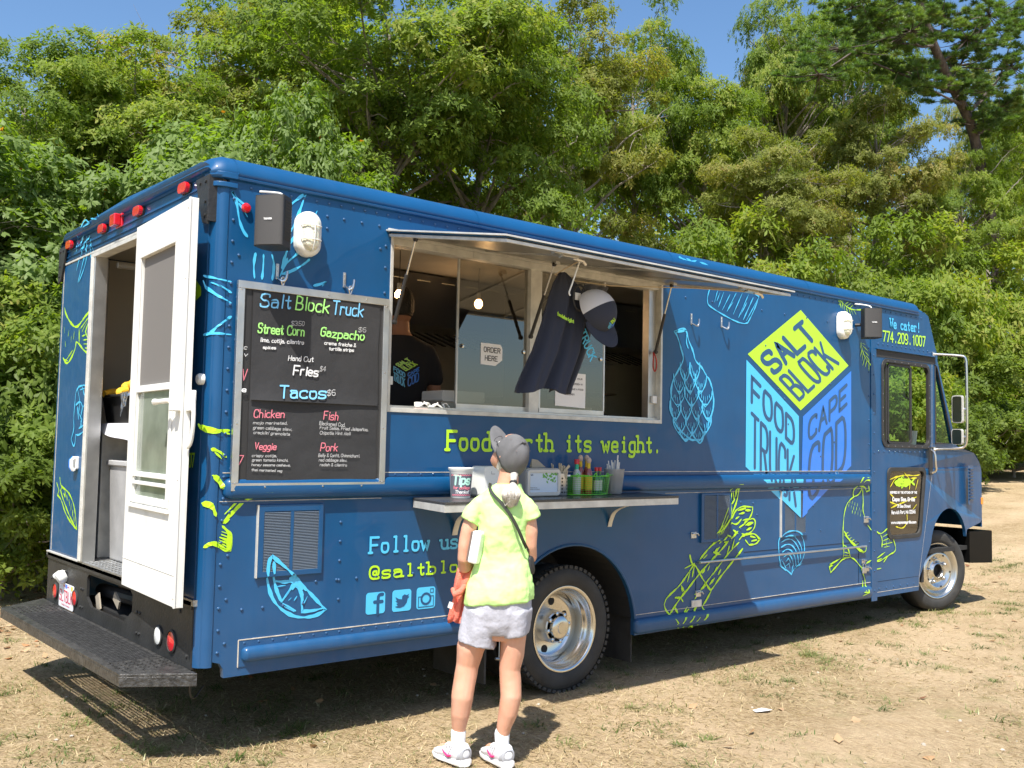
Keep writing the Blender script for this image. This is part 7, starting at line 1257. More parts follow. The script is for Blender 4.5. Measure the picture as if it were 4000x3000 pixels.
o=thing('cable_coil','coiled white charging cable on the sill of the left opening','cable',(1.36,.06,1.735)); P=[(1.26+.16*t_+.03*math.cos(t_*19),.05+.02*math.sin(t_*19),1.745+.012*math.sin(t_*31)+.02*math.sin(t_*3.1)) for t_ in np.linspace(0,1,60)]
MB().tube([tuple(map(float,p)) for p in P]+[(1.44,.06,1.77),(1.47,.07,1.775),(1.50,.08,1.755)],.0045,7).build('cord',WPL,o,smooth=True); MB().box(1.245,1.285,.04,.07,1.735,1.775).build('plug',WPL,o,bevel=.004)
tag(MB().box(1.215,1.30,.008,.019,1.734,1.740).box(1.236,1.25,.007,.0079,1.734,1.740).build('marker_pen',mat('pen_mixed',(.6,.45,.4),.4)),'short marker pen lying on the sill at the left of the opening','pen')
cups=[]
for (x,y,n,g) in ((2.66,.14,6,'white'),):
    for k in range(n):
        c=MB().lathe([(.034,0),(.044,.085),(.046,.088),(.043,.088),(.033,.004),(0,.004)],(x,y,1.641+k*.014),(0,0,1),20,close=False).build('paper_cup',WPL,None,smooth=True)
        pos=['bottom of','second from the bottom of','third from the bottom of','third from the top of','second from the top of','top of'][k]
        tag(c,f'white paper cup, {pos} the stack behind the right pane','cup','stacked paper cups')
tag(MB().box(1.60,2.02,.30,.56,1.641,1.80).build('steel_bin',mat('pale_steel',(.55,.53,.48),.4,.6),None,bevel=.006),'low pale steel box on the prep counter behind the left pane','box')
tag(MB().prism([rrect(1.62,1.95,1.802,1.87,.015)[::-1]],xz,.32,.54).build('foam_tray',WPL,None,bevel=.004),'white foam tray lying on the steel box','tray')
for k,(x,z,w_) in enumerate(((2.03,1.641,'lower left'),(2.12,1.641,'lower right'),(2.03,1.70,'upper left'),(2.12,1.70,'upper right'))):
    tag(MB().lathe([(.038,0),(.04,.04),(.036,.055),(0,.056)],(x,.34,z),(0,0,1),16).build('sauce_tub',mat('pink_tub',(.55,.42,.40),.5),None,smooth=True),f'small pinkish tub, {w_} of the four beside the steel box','tub','pinkish tubs behind the glass')
o=thing('foil_tray','crumpled foil over a tray inside the left opening','foil',(1.42,.35,1.66))
FOIL=mat('foil',(.75,.75,.76),.18,1,bump=1,bscale=30,bdist=.02)
def crumple(cx,cy,cz,rx,ry,rz,seed,n=12,m=8):
    rd=random.Random(seed); mb=MB()
    for j in range(m+1):
        for k in range(n):
            f=j/m; a=2*math.pi*k/n; q=math.sin(math.pi*f*.5); mb.v.append((cx+rx*q*math.cos(a)*rd.uniform(.8,1.1),cy+ry*q*math.sin(a)*rd.uniform(.8,1.1),cz+rz*(1-f)*rd.uniform(.7,1.15)+rd.uniform(-.008,.008)))
    for j in range(m):
        for k in range(n): mb.f.append((j*n+k,j*n+(k+1)%n,(j+1)*n+(k+1)%n,(j+1)*n+k))
    return mb
crumple(1.42,.36,1.65,.17,.10,.05,3).build('foil_sheet',FOIL,o)
tag(MB().box(1.07,1.55,.14,.5,1.6405,1.69).build('cutting_tray',mat('dark_tray',(.05,.05,.05),.4),None,bevel=.006),'dark tray on the prep counter inside the left opening','tray')
tag(MB().add([(2.98,.35,1.641),(3.15,.30,1.641),(3.15,.6,1.641),(2.98,.6,1.641),(2.98,.55,1.86),(3.15,.5,1.84)],[(0,1,5,4),(1,2,5),(0,4,3),(3,4,5,2)]).build('order_tablet',mat('grey_metal_case',(.12,.12,.12),.4,.5),None,bevel=.004),'dark slanted terminal inside the right opening','terminal')
for z,k in ((1.972,'lowest'),(2.222,'middle'),(2.472,'top')):
    tag(MB().box(3.05,3.45,.93,1.2,z,z+.12).build('storage_box',mat('cardboard_white',(.45,.42,.36),.8) if k!='middle' else mat('cardboard',(.30,.20,.11),.8),None,bevel=.004),f'box on the {k} shelf plate behind the right opening','box','boxes on the kitchen shelf')
# red bungee loop on the right jamb
tag(MB().tube(chaikin([(3.19,.02,2.205),(3.172,.0,2.16),(3.165,-.0,2.10),(3.185,-.0,2.06),(3.205,.0,2.10),(3.20,.0,2.16),(3.19,.02,2.205)],2),.005,7).build('bungee_loop',mat('red_cord',(.42,.04,.03),.7,bump=1,bscale=300,bdist=.004,var=.6,vscale=200),None,smooth=True),'red elastic cord loop hanging from the right window post','cord')
# ---------------------------------------------------------------- clothes line
RP=[(1.60,-.90,2.503),(1.68,-.62,2.475),(1.80,-.60,2.462),(2.06,-.68,2.452),(2.6,-.82,2.487),(2.98,-.90,2.503)]
o=tag(MB().tube(RP,.0032,6).build('rope',mat('jute_rope',(.48,.38,.24),.9),None,smooth=True),'thin cord strung under the awning with clothes hanging from it','rope')
tag(MB().tube(chaikin([(1.60,-.90,2.50),(1.575,-.90,2.44),(1.55,-.89,2.36),(1.535,-.89,2.33),(1.545,-.89,2.315)],2),.004,6).build('loose_cord',WPL,None,smooth=True),'loose white cord end dangling from the awning latch','cord')
def cloth(name,label,cat,rows,m,thick=.012,wav=.018,seed=1,freq=5.0):
    """rows: (z, xl, xr, y) from top to bottom; folded hanging cloth, closed front and back"""
    o=thing(name,label,cat,((rows[0][1]+rows[0][2])/2,rows[0][3],rows[0][0]))
    R_=[];n=30
    for i in range(len(rows)-1):
        for k in range(6):
            t=k/6; R_.append([rows[i][j]*(1-t)+rows[i+1][j]*t for j in range(4)])
    R_.append(list(rows[-1])); rd=random.Random(seed); ph=[rd.uniform(0,6) for _ in range(3)]; mb=MB(); m_=len(R_)
    for s in (-1,1):
        for i,(z,a,b,y) in enumerate(R_):
            f=i/(m_-1)
            for k in range(n+1):
                u=k/n; e=math.sin(math.pi*u)**.5
                w_=wav*(.35+f)*(math.sin(u*freq*2.4+ph[0]+f*.8)+.5*math.sin(u*freq*5+ph[1]-f*1.2)); zz=z-(.018*math.sin(u*7+ph[2]) if i==m_-1 else 0)
                mb.v.append((a+(b-a)*u,y+w_+s*(thick*e+.001),zz))
    N=(n+1)*m_
    for s in (0,1):
        for i in range(m_-1):
            for k in range(n):
                q=(i*(n+1)+k,i*(n+1)+k+1,(i+1)*(n+1)+k+1,(i+1)*(n+1)+k); mb.f.append(tuple(v+s*N for v in (q if s else q[::-1])))
    for i in range(m_-1):
        for k in (0,n): q=(i*(n+1)+k,(i+1)*(n+1)+k); mb.f.append((q[0],q[1],q[1]+N,q[0]+N))
    for k in range(n):
        mb.f.append((k,k+1,k+1+N,k+N)); q=(m_-1)*(n+1)+k; mb.f.append((q,q+1,q+1+N,q+N))
    mb.build('cloth',m,o,smooth=True,ang=70); return o
NAVY=mat('navy_jersey',(.030,.035,.055),.9,bump=.4,bscale=400,bdist=.002); CHAR=mat('charcoal_jersey',(.065,.068,.08),.9,bump=.4,bscale=400,bdist=.002)
o=cloth('hanging_shirt','dark grey T-shirt with cyan print hanging behind the navy one','T-shirt',[(2.455,1.93,2.12,-.60),(2.39,1.90,2.08,-.60),(2.30,1.85,2.02,-.59),(2.12,1.82,1.99,-.58),(1.98,1.76,1.93,-.58),(1.845,1.70,1.85,-.58)],CHAR,seed=4)
text('shirt_print','TRUCK',(1.875,2.17),(1.965,2.02),.055,'plain',CYAN,.009,lambda u,v,l:(u,-.612-l,v),o)
o=cloth('hanging_shirt','navy T-shirt with small lime lettering, pegged by its hem under the awning','T-shirt',[(2.492,1.715,1.745,-.625),(2.43,1.665,1.84,-.625),(2.34,1.625,1.90,-.625),(2.20,1.575,1.88,-.63),(2.05,1.515,1.84,-.63),(1.93,1.45,1.785,-.63),(1.835,1.405,1.745,-.63)],NAVY,seed=2,wav=.022)
text('shirt_print','foodsheight',(1.655,2.246),(1.775,2.212),.018,'slab',LIME,.0042,lambda u,v,l:(u,-.672-l+.02*math.sin((u-1.65)*30)*.3,v),o)
MB().box(1.795,1.835,-.664,-.660,2.345,2.385).build('care_label',WHT,o)
MB().lathe([(.05,0),(.055,.004),(.05,.008),(.045,.004),(.05,0)],(1.835,-.655,2.36),(0,-1,0),22,sy=1.4,close=False).build('collar',BPL,o,smooth=True)
# trucker cap hanging in front
o=thing('baseball_cap','navy and white mesh-back baseball cap clipped to the cord over the shirts','cap',(1.90,-.70,2.32))
cc=Vector((1.905,-.71,2.285)); A=Matrix.Rotation(R(-14),3,'Y')@Matrix.Rotation(R(8),3,'Z')@Matrix.Rotation(R(68),3,'X')
def dome(lo,hi,name,m,r=.112):
    mb=MB(); n=28; k0=8
    for j in range(9):
        e=R(90*j/8)
        for k in range(n+1):
            a=R(lo+(hi-lo)*k/n); p=Vector((r*math.cos(a)*math.cos(e),r*1.12*math.sin(a)*math.cos(e),r*1.1*math.sin(e))); mb.v.append(tuple(cc+A@p))
    for j in range(8):
        for k in range(n): mb.f.append((j*(n+1)+k,j*(n+1)+k+1,(j+1)*(n+1)+k+1,(j+1)*(n+1)+k))
    return mb.build(name,m,o,smooth=True,ang=80)
dome(180,360,'front_panel',NAVY); dome(0,180,'mesh_back',mat('white_mesh',(.62,.62,.66),.8,bump=.6,bscale=500,bdist=.003))
mb=MB(); n=18
for s in (0,.004):
    for j in range(7):
        for k in range(n+1):
            a=R(200+140*k/n); q=1+.78*j/6*(math.sin(R(180*k/n))**.5); p=Vector((.112*math.cos(a)*(1+(q-1)*.5),.125*math.sin(a)*q,-s+.004+.022*(abs(math.cos(a)))**2*j/6*-1)); mb.v.append(tuple(cc+A@p))
N=7*(n+1)
for s in (0,1):
    for j in range(6):
        for k in range(n): mb.f.append(tuple(v+s*N for v in (j*(n+1)+k,j*(n+1)+k+1,(j+1)*(n+1)+k+1,(j+1)*(n+1)+k)))
mb.build('peak',NAVY,o,smooth=True)
fl=lambda u,v,l: (u,-.805-l,v)
def minicube(cx,cz,s,fn,par,k):
    h=s*.5; 
    t_=((cx,cz),(cx+s*.87,cz+h),(cx,cz+s),(cx-s*.87,cz+h)); l_=((cx,cz-s),(cx,cz-s),(cx,cz),(cx,cz))
    tq_=((cx,cz),(cx+.87*s,cz+.5*s),(cx,cz+s),(cx-.87*s,cz+.5*s)); lq_=((cx-.87*s,cz-.5*s),(cx,cz-s),(cx,cz),(cx-.87*s,cz+.5*s)); rq_=((cx,cz-s),(cx+.87*s,cz-.5*s),(cx+.87*s,cz+.5*s),(cx,cz))
    cube(tq_,lq_,rq_,k,par,fn,.001,(LIME,CYAN,MIDB))
minicube(1.893,2.225,.034,lambda u,v,l:tuple(cc+A@Vector(((u-1.893),-.1254*math.sqrt(max(.1,1-((v-2.225+.062)/.1232)**2-((u-1.893)/.12)**2))-.003-l,(v-2.225)+.062))),o,.055)
# ---------------------------------------------------------------- things seen through the rear doorway
o=thing('waste_bin','tall square grey plastic waste bin just inside the rear door','waste bin',(.36,1.72,.776))
def frus(x0,x1,y0,y1,z0,X0,X1,Y0,Y1,z1): return MB().add([(x0,y0,z0),(x1,y0,z0),(x1,y1,z0),(x0,y1,z0),(X0,Y0,z1),(X1,Y0,z1),(X1,Y1,z1),(X0,Y1,z1)],[(0,1,2,3),(0,1,5,4),(1,2,6,5),(2,3,7,6),(3,0,4,7)])
frus(.165,.42,1.56,1.835,.776,.150,.45,1.53,1.865,1.375).build('bin_body',GREY,o,bevel=.012)
MB().prism([[(.135,1.515),(.465,1.515),(.465,1.88),(.135,1.88)],[(.165,1.545),(.435,1.545),(.435,1.85),(.165,1.85)]],lambda u,v,d:(u,v,d),1.365,1.398).build('bin_rim',mat('pale_grey_plastic',(.42,.42,.42),.5),o,bevel=.006)
MB().box(.12,.95,1.93,2.54,.776,1.575).build('cabinet',ALUP,T,bevel=.004); MB().box(.12,.97,1.05,2.54,1.58,1.622).build('worktop',ALUP,T,bevel=.004)
MB().box(.95,1.0,1.70,2.5,1.5,2.79).build('fuse_cabinet',ALUP,T,bevel=.004); MB().box(.05,.08,2.06,2.2,2.0,2.12).box(.08,.20,2.2,2.5,2.05,2.72).build('switch_box',GREY,T,bevel=.004)
MB().tube([(.1,1.72,2.62),(.9,1.72,2.62)],.02,8).build('grab_rail',ALU,T,smooth=True)
o=thing('food_crate','black plastic food crate on the worktop inside the rear door','crate',(.35,1.68,1.623))
frus(.17,.60,1.33,2.02,1.623,.145,.63,1.30,2.06,1.80).build('crate_body',mat('black_crate',(.02,.02,.02),.4),o,bevel=.01); MB().prism([[(.125,1.28),(.65,1.28),(.65,2.08),(.125,2.08)],[(.155,1.31),(.62,1.31),(.62,2.05),(.155,2.05)]],lambda u,v,d:(u,v,d),1.795,1.812).build('crate_rim',MT['black_crate'],o,bevel=.004)
MB().box(.156,.62,1.31,2.05,1.77,1.79).build('crate_filling',MT['black_crate'],o)
rd=random.Random(8); YC=mat('sweetcorn',(.85,.52,.04),.5,bump=.8,bscale=120,bdist=.006,var=.2,vscale=30)
nm=['nearest the crate corner','second along the crate edge','third along the crate edge','against the foil','topmost on the pile','behind the foil']
for k,(x,y,z,a) in enumerate(((.19,1.97,1.825,.3),(.20,1.86,1.83,1.2),(.19,1.73,1.83,.6),(.21,1.60,1.835,1.5),(.24,1.84,1.87,.9),(.22,1.70,1.875,1.3))):
    d=Vector((math.cos(a),math.sin(a),.1)); tag(MB().lathe([(0,-.075),(.022,-.07),(.030,-.03),(.031,.02),(.022,.065),(0,.08)],(x,y,z),d,14,close=False).build('corn_cob',YC,None,smooth=True),f'yellow grilled corn cob, {nm[k]}','corn cob','corn cobs in the crate')
o=tag(crumple(.20,1.46,1.79,.09,.14,.07,5).add([(.118,1.62,1.815),(.115,1.46,1.82),(.112,1.49,1.73),(.12,1.58,1.72)],[(0,1,2,3)]).add([(.118,1.60,1.75),(.113,1.53,1.73),(.11,1.57,1.665),(.12,1.61,1.68)],[(0,1,2,3)]).build('foil_wrap',FOIL),'crumpled silver foil hanging over the crate edge','foil')
mb=MB(); n=10
for i in range(n+1):
    for j in range(n+1):
        u=i/n;v=j/n; mb.v.append((.114-.02*v,2.05-.80*u,1.628-.02*math.sin(u*5)*v-(.01+.13*u)*v))
for i in range(n):
    for j in range(n): mb.f.append((i*(n+1)+j,(i+1)*(n+1)+j,(i+1)*(n+1)+j+1,i*(n+1)+j+1))
tag(mb.build('tea_towel',mat('tea_towel_cloth',(.62,.62,.66),.9,var=.12,vscale=20),None,smooth=True),'white tea towel with blue stripes under the crate edge','towel')
tag(MB().box(.33,.45,1.72,1.93,1.80,1.985).build('paper_bag',mat('brown_paper',(.30,.17,.08),.85,bump=.5,bscale=20),None,bevel=.006),'brown paper bag standing behind the corn','bag')
tag(MB().obox((.42,2.02,2.10),[(1,0,0),(0,1,.35),(0,-.35,1)],(.012,.10,.22)).build('flour_sack',mat('pale_sack',(.50,.45,.50),.8,var=.2,vscale=8,bump=.4,bscale=15),None,bevel=.01),'pale printed paper sack leaning behind the brown bag','sack')
# scrap of paper on the ground
z=float(gz(3.15,-1.15)); tag(MB().add([(2.99,-.97,z+.012),(3.05,-.99,z+.02),(3.10,-1.03,z+.010),(3.04,-1.04,z+.016),(2.98,-1.0,z+.008)],[(0,1,3,4),(1,2,3)]).build('paper_scrap',WHT),'torn white scrap of paper on the sand in front of the rear wheel','litter')
for k,(x,y,lab) in enumerate(((.62,-.02,'flat dark rock'),)):
    pass
# ---------------------------------------------------------------- people
def ring(mb_rings,p,rx,ry,ax=None,n=20,tw=0,sq=1.0):
    """elliptic ring round p; ax = (right, forward) unit vectors"""
    a,b=ax or (Vector((1,0,0)),Vector((0,1,0))); p=Vector(p)
    return [p+a*(rx*math.copysign(abs(math.cos(2*math.pi*k/n))**sq,math.cos(2*math.pi*k/n)))+b*(ry*math.copysign(abs(math.sin(2*math.pi*k/n))**sq,math.sin(2*math.pi*k/n))) for k in range(n)]
def loft(mb,rings,cap=True):
    n=len(rings[0]); b=len(mb.v); mb.v+=[tuple(p) for r_ in rings for p in r_]
    for i in range(len(rings)-1):
        for k in range(n): mb.f.append((b+i*n+k,b+i*n+(k+1)%n,b+(i+1)*n+(k+1)%n,b+(i+1)*n+k))
    if cap: mb.f.append(tuple(b+k for k in range(n))[::-1]); mb.f.append(tuple(b+(len(rings)-1)*n+k for k in range(n)))
def limb(mb,pts,n=16,flat=False):
    """pts: (x,y,z,r) or (x,y,z,r,r2); capsule-like limb with rounded ends"""
    P=[Vector(p[:3]) for p in pts]; rr=[(p[3],p[4] if len(p)>4 else p[3]) for p in pts]; rings=[]; up=None
    for i,p in enumerate(P):
        t=(P[min(i+1,len(P)-1)]-P[max(i-1,0)]).normalized(); a=t.cross(Vector((0,1,0))); 
        if a.length<.2: a=t.cross(Vector((1,0,0)))
        a.normalize(); b=a.cross(t).normalized()
        if i==0: rings+= [ring(None,p-t*rr[0][0]*.8,rr[0][0]*.45,rr[0][1]*.45,(a,b),n),ring(None,p-t*rr[0][0]*.45,rr[0][0]*.85,rr[0][1]*.85,(a,b),n)]
        rings.append(ring(None,p,rr[i][0],rr[i][1],(a,b),n))
        if i==len(P)-1 and not flat: rings+= [ring(None,p+t*rr[i][0]*.45,rr[i][0]*.85,rr[i][1]*.85,(a,b),n),ring(None,p+t*rr[i][0]*.8,rr[i][0]*.45,rr[i][1]*.45,(a,b),n)]
    loft(mb,rings)
def fused(mb,name,m,parent,vox=.008,sm_=3,kind=None):
    """one continuous skin out of the overlapping lofts"""
    v=mb.v; me=bpy.data.meshes.new(name); me.from_pydata(v,[],mb.f); b=bmesh.new(); b.from_mesh(me); bmesh.ops.recalc_face_normals(b,faces=b.faces); b.to_mesh(me); b.free()
    me.materials.append(m); o=link(bpy.data.objects.new(name,me)); o.parent=parent
    r_=o.modifiers.new('remesh','REMESH'); r_.mode='VOXEL'; r_.voxel_size=vox; r_.use_smooth_shade=True
    s=o.modifiers.new('smooth','SMOOTH'); s.factor=.5; s.iterations=sm_
    return o
SKIN=mat('skin',(.60,.30,.19),.48,sub=.12,var=.10,vscale=10,var2=(.66,.36,.25),bump=.08,bscale=90,bdist=.003)
SHIRT=mat('lime_tshirt',(.56,.88,.30),.85,bump=.15,bscale=8,bdist=.03,stretch=(1,1,3.0)); SHORT=mat('grey_shorts',(.40,.40,.45),.85,bump=.35,bscale=22,bdist=.02,var=.07,vscale=90)
SOCK=mat('white_sock',(.78,.78,.78),.9,bump=.4,bscale=300,bdist=.002); SHOE=mat('white_shoe',(.74,.74,.76),.55,var=.1,vscale=40); SGR=mat('grey_shoe_trim',(.40,.41,.44),.4); PNK=mat('pink_trim',(.72,.03,.16),.4)
HAIR=mat('grey_hair',(.74,.70,.64),.5,var2=(.42,.38,.33),var=1,vscale=26,stretch=(6,6,.6),bump=1,bscale=60,bdist=.006); CAPM=mat('faded_grey_cap',(.115,.115,.120),.9,var=.2,vscale=14,bump=.35,bscale=250,bdist=.003)
import mathutils
pr=R(-39.7); px_=1.24-.08*-math.sin(pr); py_=-.74-.08*math.cos(pr)
W=thing('person','woman from behind in lime T-shirt, grey shorts and dark cap, looking up at the menu','person',(px_,py_,0),pr)
L3=lambda s:s   # people are modelled in their own frame: x right, y away from the camera
mb=MB()
# torso and pelvis
rings=[]
for (x,y,z,rx,ry) in ((.0,.0,.60,.10,.085),(-.005,.0,.66,.130,.100),(-.005,.0,.74,.146,.112),(.0,.0,.82,.148,.11),(.005,.0,.90,.130,.098),(.012,.005,1.0,.104,.082),(.012,.005,1.08,.106,.084),(.01,.005,1.16,.118,.088),(.008,.01,1.23,.126,.082),(.008,.012,1.27,.118,.070),(.015,.012,1.305,.085,.06),(.03,.018,1.345,.058,.056),(.036,.022,1.40,.052,.054),(.036,.03,1.45,.052,.056)): rings.append(ring(None,(x,y,z),rx,ry,None,24))
loft(mb,rings)
# legs
limb(mb,[(-.078,.0,.74,.072,.09),(-.122,.0,.62,.076,.088),(-.148,.0,.55,.073,.080),(-.161,.005,.47,.060,.066),(-.172,-.004,.40,.060,.064),(-.183,-.018,.32,.058,.064),(-.192,-.012,.24,.050,.056),(-.198,.0,.17,.037,.042),(-.200,.005,.115,.032,.037),(-.200,.01,.07,.034,.042)])
limb(mb,[(.070,.0,.74,.070,.09),(.078,.0,.62,.068,.086),(.072,.0,.53,.064,.074),(.061,.0,.455,.056,.063),(.066,-.006,.40,.058,.062),(.070,-.022,.33,.056,.063),(.056,-.018,.25,.050,.056),(.036,-.01,.18,.038,.043),(.028,-.005,.12,.031,.036),(.03,-.003,.07,.034,.042)])
# feet (inside the shoes)
limb(mb,[(-.19,.0,.045,.036),(-.235,.05,.045,.038),(-.285,.11,.035,.032)],12); limb(mb,[(.035,.0,.045,.036),(.0,.06,.045,.038),(-.035,.12,.035,.032)],12)
# arms: upper arm, elbow, forearm forward across the front
limb(mb,[(-.115,.01,1.240,.036),(-.150,.0,1.19,.040),(-.172,-.005,1.12,.041),(-.184,-.008,1.04,.039),(-.189,-.005,.98,.037),(-.188,.02,.945,.039),(-.165,.08,.945,.036),(-.135,.15,.965,.030),(-.115,.20,.985,.024)])
limb(mb,[(.118,.01,1.240,.036),(.146,.005,1.19,.039),(.155,.005,1.12,.040),(.153,.01,1.05,.038),(.158,.03,.995,.038),(.135,.09,.985,.035),(.09,.155,1.0,.029),(.055,.195,1.01,.024)])
# hands with fingers
def hand(base,fwd,side,up,s=1,curl=.9):
    b=Vector(base);f=Vector(fwd).normalized();sd=Vector(side).normalized();u=Vector(up).normalized()
    limb(mb,[(*(b-f*.02),.020*s,.016*s),(*(b+f*.03*s),.036*s,.014*s),(*(b+f*.075*s),.038*s,.013*s)],14)
    for k,(o_,L_) in enumerate(((-.028,.062),(-.010,.072),(.009,.068),(.027,.052))):
        p0=b+f*.078*s+sd*o_*s; P=[p0]; an=0
        for seg in (.45,.32,.23):
            an+=curl*.75; P.append(P[-1]+(f*math.cos(an)-u*math.sin(an))*L_*s*seg)
        limb(mb,[(*q,.0088*s-.0008*i) for i,q in enumerate(P)],8)
    p0=b+f*.02*s-sd*.034*s; limb(mb,[(*p0,.011*s),(*(p0+(f*.6-sd*.7-u*.3)*.035*s),.010*s),(*(p0+(f*1.0-sd*.55-u*.8)*.055*s),.0085*s)],8)
hand((-.105,.225,.99),(.75,.55,.1),(.1,.1,1),(-.5,.8,0)); hand((.04,.215,1.012),(-.8,.45,0),(0,.2,1),(-.4,-.8,0))
# head, turned to the left and tipped back
HC=Vector((.040,.035,1.490)); HA=Matrix.Rotation(R(42),3,'Z')@Matrix.Rotation(R(44),3,'X')
def hp(p): return HC+HA@Vector(p)
hr=[]
for (z,rx,ry,y) in ((-.118,.020,.022,.062),(-.108,.036,.040,.048),(-.09,.048,.060,.030),(-.065,.058,.076,.014),(-.035,.065,.086,.005),(0,.070,.093,0),(.035,.071,.094,-.002),(.07,.064,.085,-.006),(.095,.048,.065,-.008),(.112,.022,.030,-.008)):
    hr.append([hp((rx*math.cos(2*math.pi*k/24),y+ry*math.sin(2*math.pi*k/24),z)) for k in range(24)])
loft(mb,hr)
loft(mb,[[hp((.011*math.cos(a)*s,.092+q+.008*math.sin(a)*s,z)) for a in [2*math.pi*k/10 for k in range(10)]] for z,q,s in ((.028,-.004,.6),(.005,.004,.9),(-.018,.014,1.2),(-.030,.008,1.1),(-.036,-.004,.6))])
for s in (-1,1):
    limb(mb,[(*hp((.067*s,-.005,.022)),.010,.014),(*hp((.073*s,-.010,.002)),.010,.017),(*hp((.069*s,-.004,-.022)),.007,.010)],10)
loft(mb,[[hp((.022*math.cos(a)*s,.090+q+.006*math.sin(a),z)) for a in [2*math.pi*k/10 for k in range(10)]] for z,q,s in ((-.050,-.008,.7),(-.058,-.004,1),(-.066,-.006,1),(-.074,-.010,.6))])
body_=fused(mb,'body',SKIN,W,.0065,3)
WM=WL[W.name]; NW=lambda m_:m_
def lbuild(mb,name,m,parent,**k):   # vertices are already in the person's frame
    mb.v=[tuple(WM@Vector(p)) for p in mb.v]; return mb.build(name,m,parent,**k)
eyes=MB()
for s in (-1,1): eyes.lathe([(0,-.011),(.009,-.006),(.011,0),(.009,.006),(0,.011)],hp((.030*s,.076,.012)),HA@Vector((0,1,0)),12,close=False)
lbuild(eyes,'eyes',mat('eye_white',(.7,.7,.68),.2),W,smooth=True)
gl=MB()
for s in (-1,1): gl.tube([hp((.060*s,.080,.020)),hp((.073*s,.03,.022)),hp((.077*s,-.02,.020))],.0022,6)
for s in (-1,1): gl.lathe([(.024,-.001),(.026,.0),(.024,.001)],hp((.032*s,.098,.012)),HA@Vector((0,1,0)),18,close=False)
lbuild(gl,'sunglasses',BPL,W,smooth=True)
# T-shirt: shell over the torso with sleeves
mb=MB(); rings=[]
for (x,y,z,rx,ry) in ((-.004,.0,.775,.184,.142),(-.002,.0,.80,.187,.142),(.0,.0,.86,.176,.132),(.008,.0,.94,.142,.114),(.013,.005,1.02,.121,.102),(.013,.005,1.08,.123,.104),(.010,.005,1.16,.136,.106),(.008,.01,1.23,.146,.100),(.008,.012,1.275,.138,.088),(.012,.012,1.305,.108,.078),(.025,.016,1.338,.078,.070),(.034,.020,1.352,.068,.064)): rings.append(ring(None,(x,y,z),rx,ry,None,40))
rd=random.Random(6)
for i,r_ in enumerate(rings):
    for k in range(len(r_)):
        a=2*math.pi*k/40; f=(max(0,1-abs(i-4)/4.5)*.010*math.sin(a*2-i*1.3)+.006*math.sin(a*7+i*.7)*(1 if i<3 else .5)); c=Vector((rings[i][k]-Vector((0.005,0,rings[i][k].z)))); c.z=0
        r_[k]=r_[k]+c.normalized()*f
    if i<2:
        for k in range(len(r_)): r_[k].z+= .012*math.sin(2*math.pi*k/40+2.2)+ (.03*(r_[k].x))
loft(mb,rings)
limb(mb,[(-.08,.012,1.262,.040,.056),(-.115,.006,1.243,.046,.058),(-.145,.0,1.210,.048,.058),(-.166,-.002,1.165,.050,.060)],20,True)
limb(mb,[(.095,.012,1.262,.040,.056),(.125,.008,1.245,.045,.058),(.148,.006,1.215,.047,.058),(.162,.006,1.180,.049,.060)],20,True)
# soft creases
def crease(p,q,r_): limb(mb,[(*p,r_*.5),(*((Vector(p)+Vector(q))/2+Vector((0,-.004,-.006))),r_),(*q,r_*.5)],8)
sh_=fused(mb,'tshirt',SHIRT,W,.0055,4)
def wrinkle(o,size,depth,stretch,seed):
    t=bpy.data.textures.new('creases','CLOUDS'); t.noise_scale=size; t.noise_depth=2; t.cloud_type='GRAYSCALE'
    d=o.modifiers.new('creases','DISPLACE'); d.texture=t; d.strength=depth; d.mid_level=.38; d.texture_coords='LOCAL'
    return d
wrinkle(sh_,.06,.010,1,1)
df=wrinkle(sh_,.075,.011,1,1); tf=bpy.data.textures.new('folds','MARBLE'); tf.noise_scale=.11; tf.turbulence=9; tf.noise_depth=2; tf.marble_type='SOFT'; df.texture=tf; df.strength=.006; df.mid_level=.4
wrinkle(body_,.10,.006,1,1).mid_level=.5
# shorts with two legs
mb=MB(); rings=[]
for (x,y,z,rx,ry) in ((-.002,.0,.86,.160,.12),(-.002,.0,.80,.170,.130),(-.006,.0,.74,.172,.134),(-.010,.0,.68,.170,.130),(-.010,.0,.63,.145,.108)): rings.append(ring(None,(x,y,z),rx,ry,None,36))
loft(mb,rings)
def leg(xs,sl):
    rings=[]
    for (x,z,rx,ry) in xs:
        r_=ring(None,(x,-.002,z),rx,ry,None,32)
        for k,p in enumerate(r_):
            a=2*math.pi*k/32; p.x+=.005*math.sin(a*5+z*20); p.y+=.004*math.sin(a*4+1+z*14); p.z+=sl*(p.x-x)
        rings.append(r_)
    loft(mb,rings)
leg(((-.090,.74,.090,.118),(-.103,.66,.096,.118),(-.111,.60,.099,.114),(-.113,.575,.101,.115)),-.20); leg(((.080,.74,.090,.118),(.078,.68,.086,.114),(.077,.635,.082,.110),(.076,.62,.081,.110)),.12)
wrinkle(fused(mb,'shorts',SHORT,W,.006,4),.07,.009,1,2)
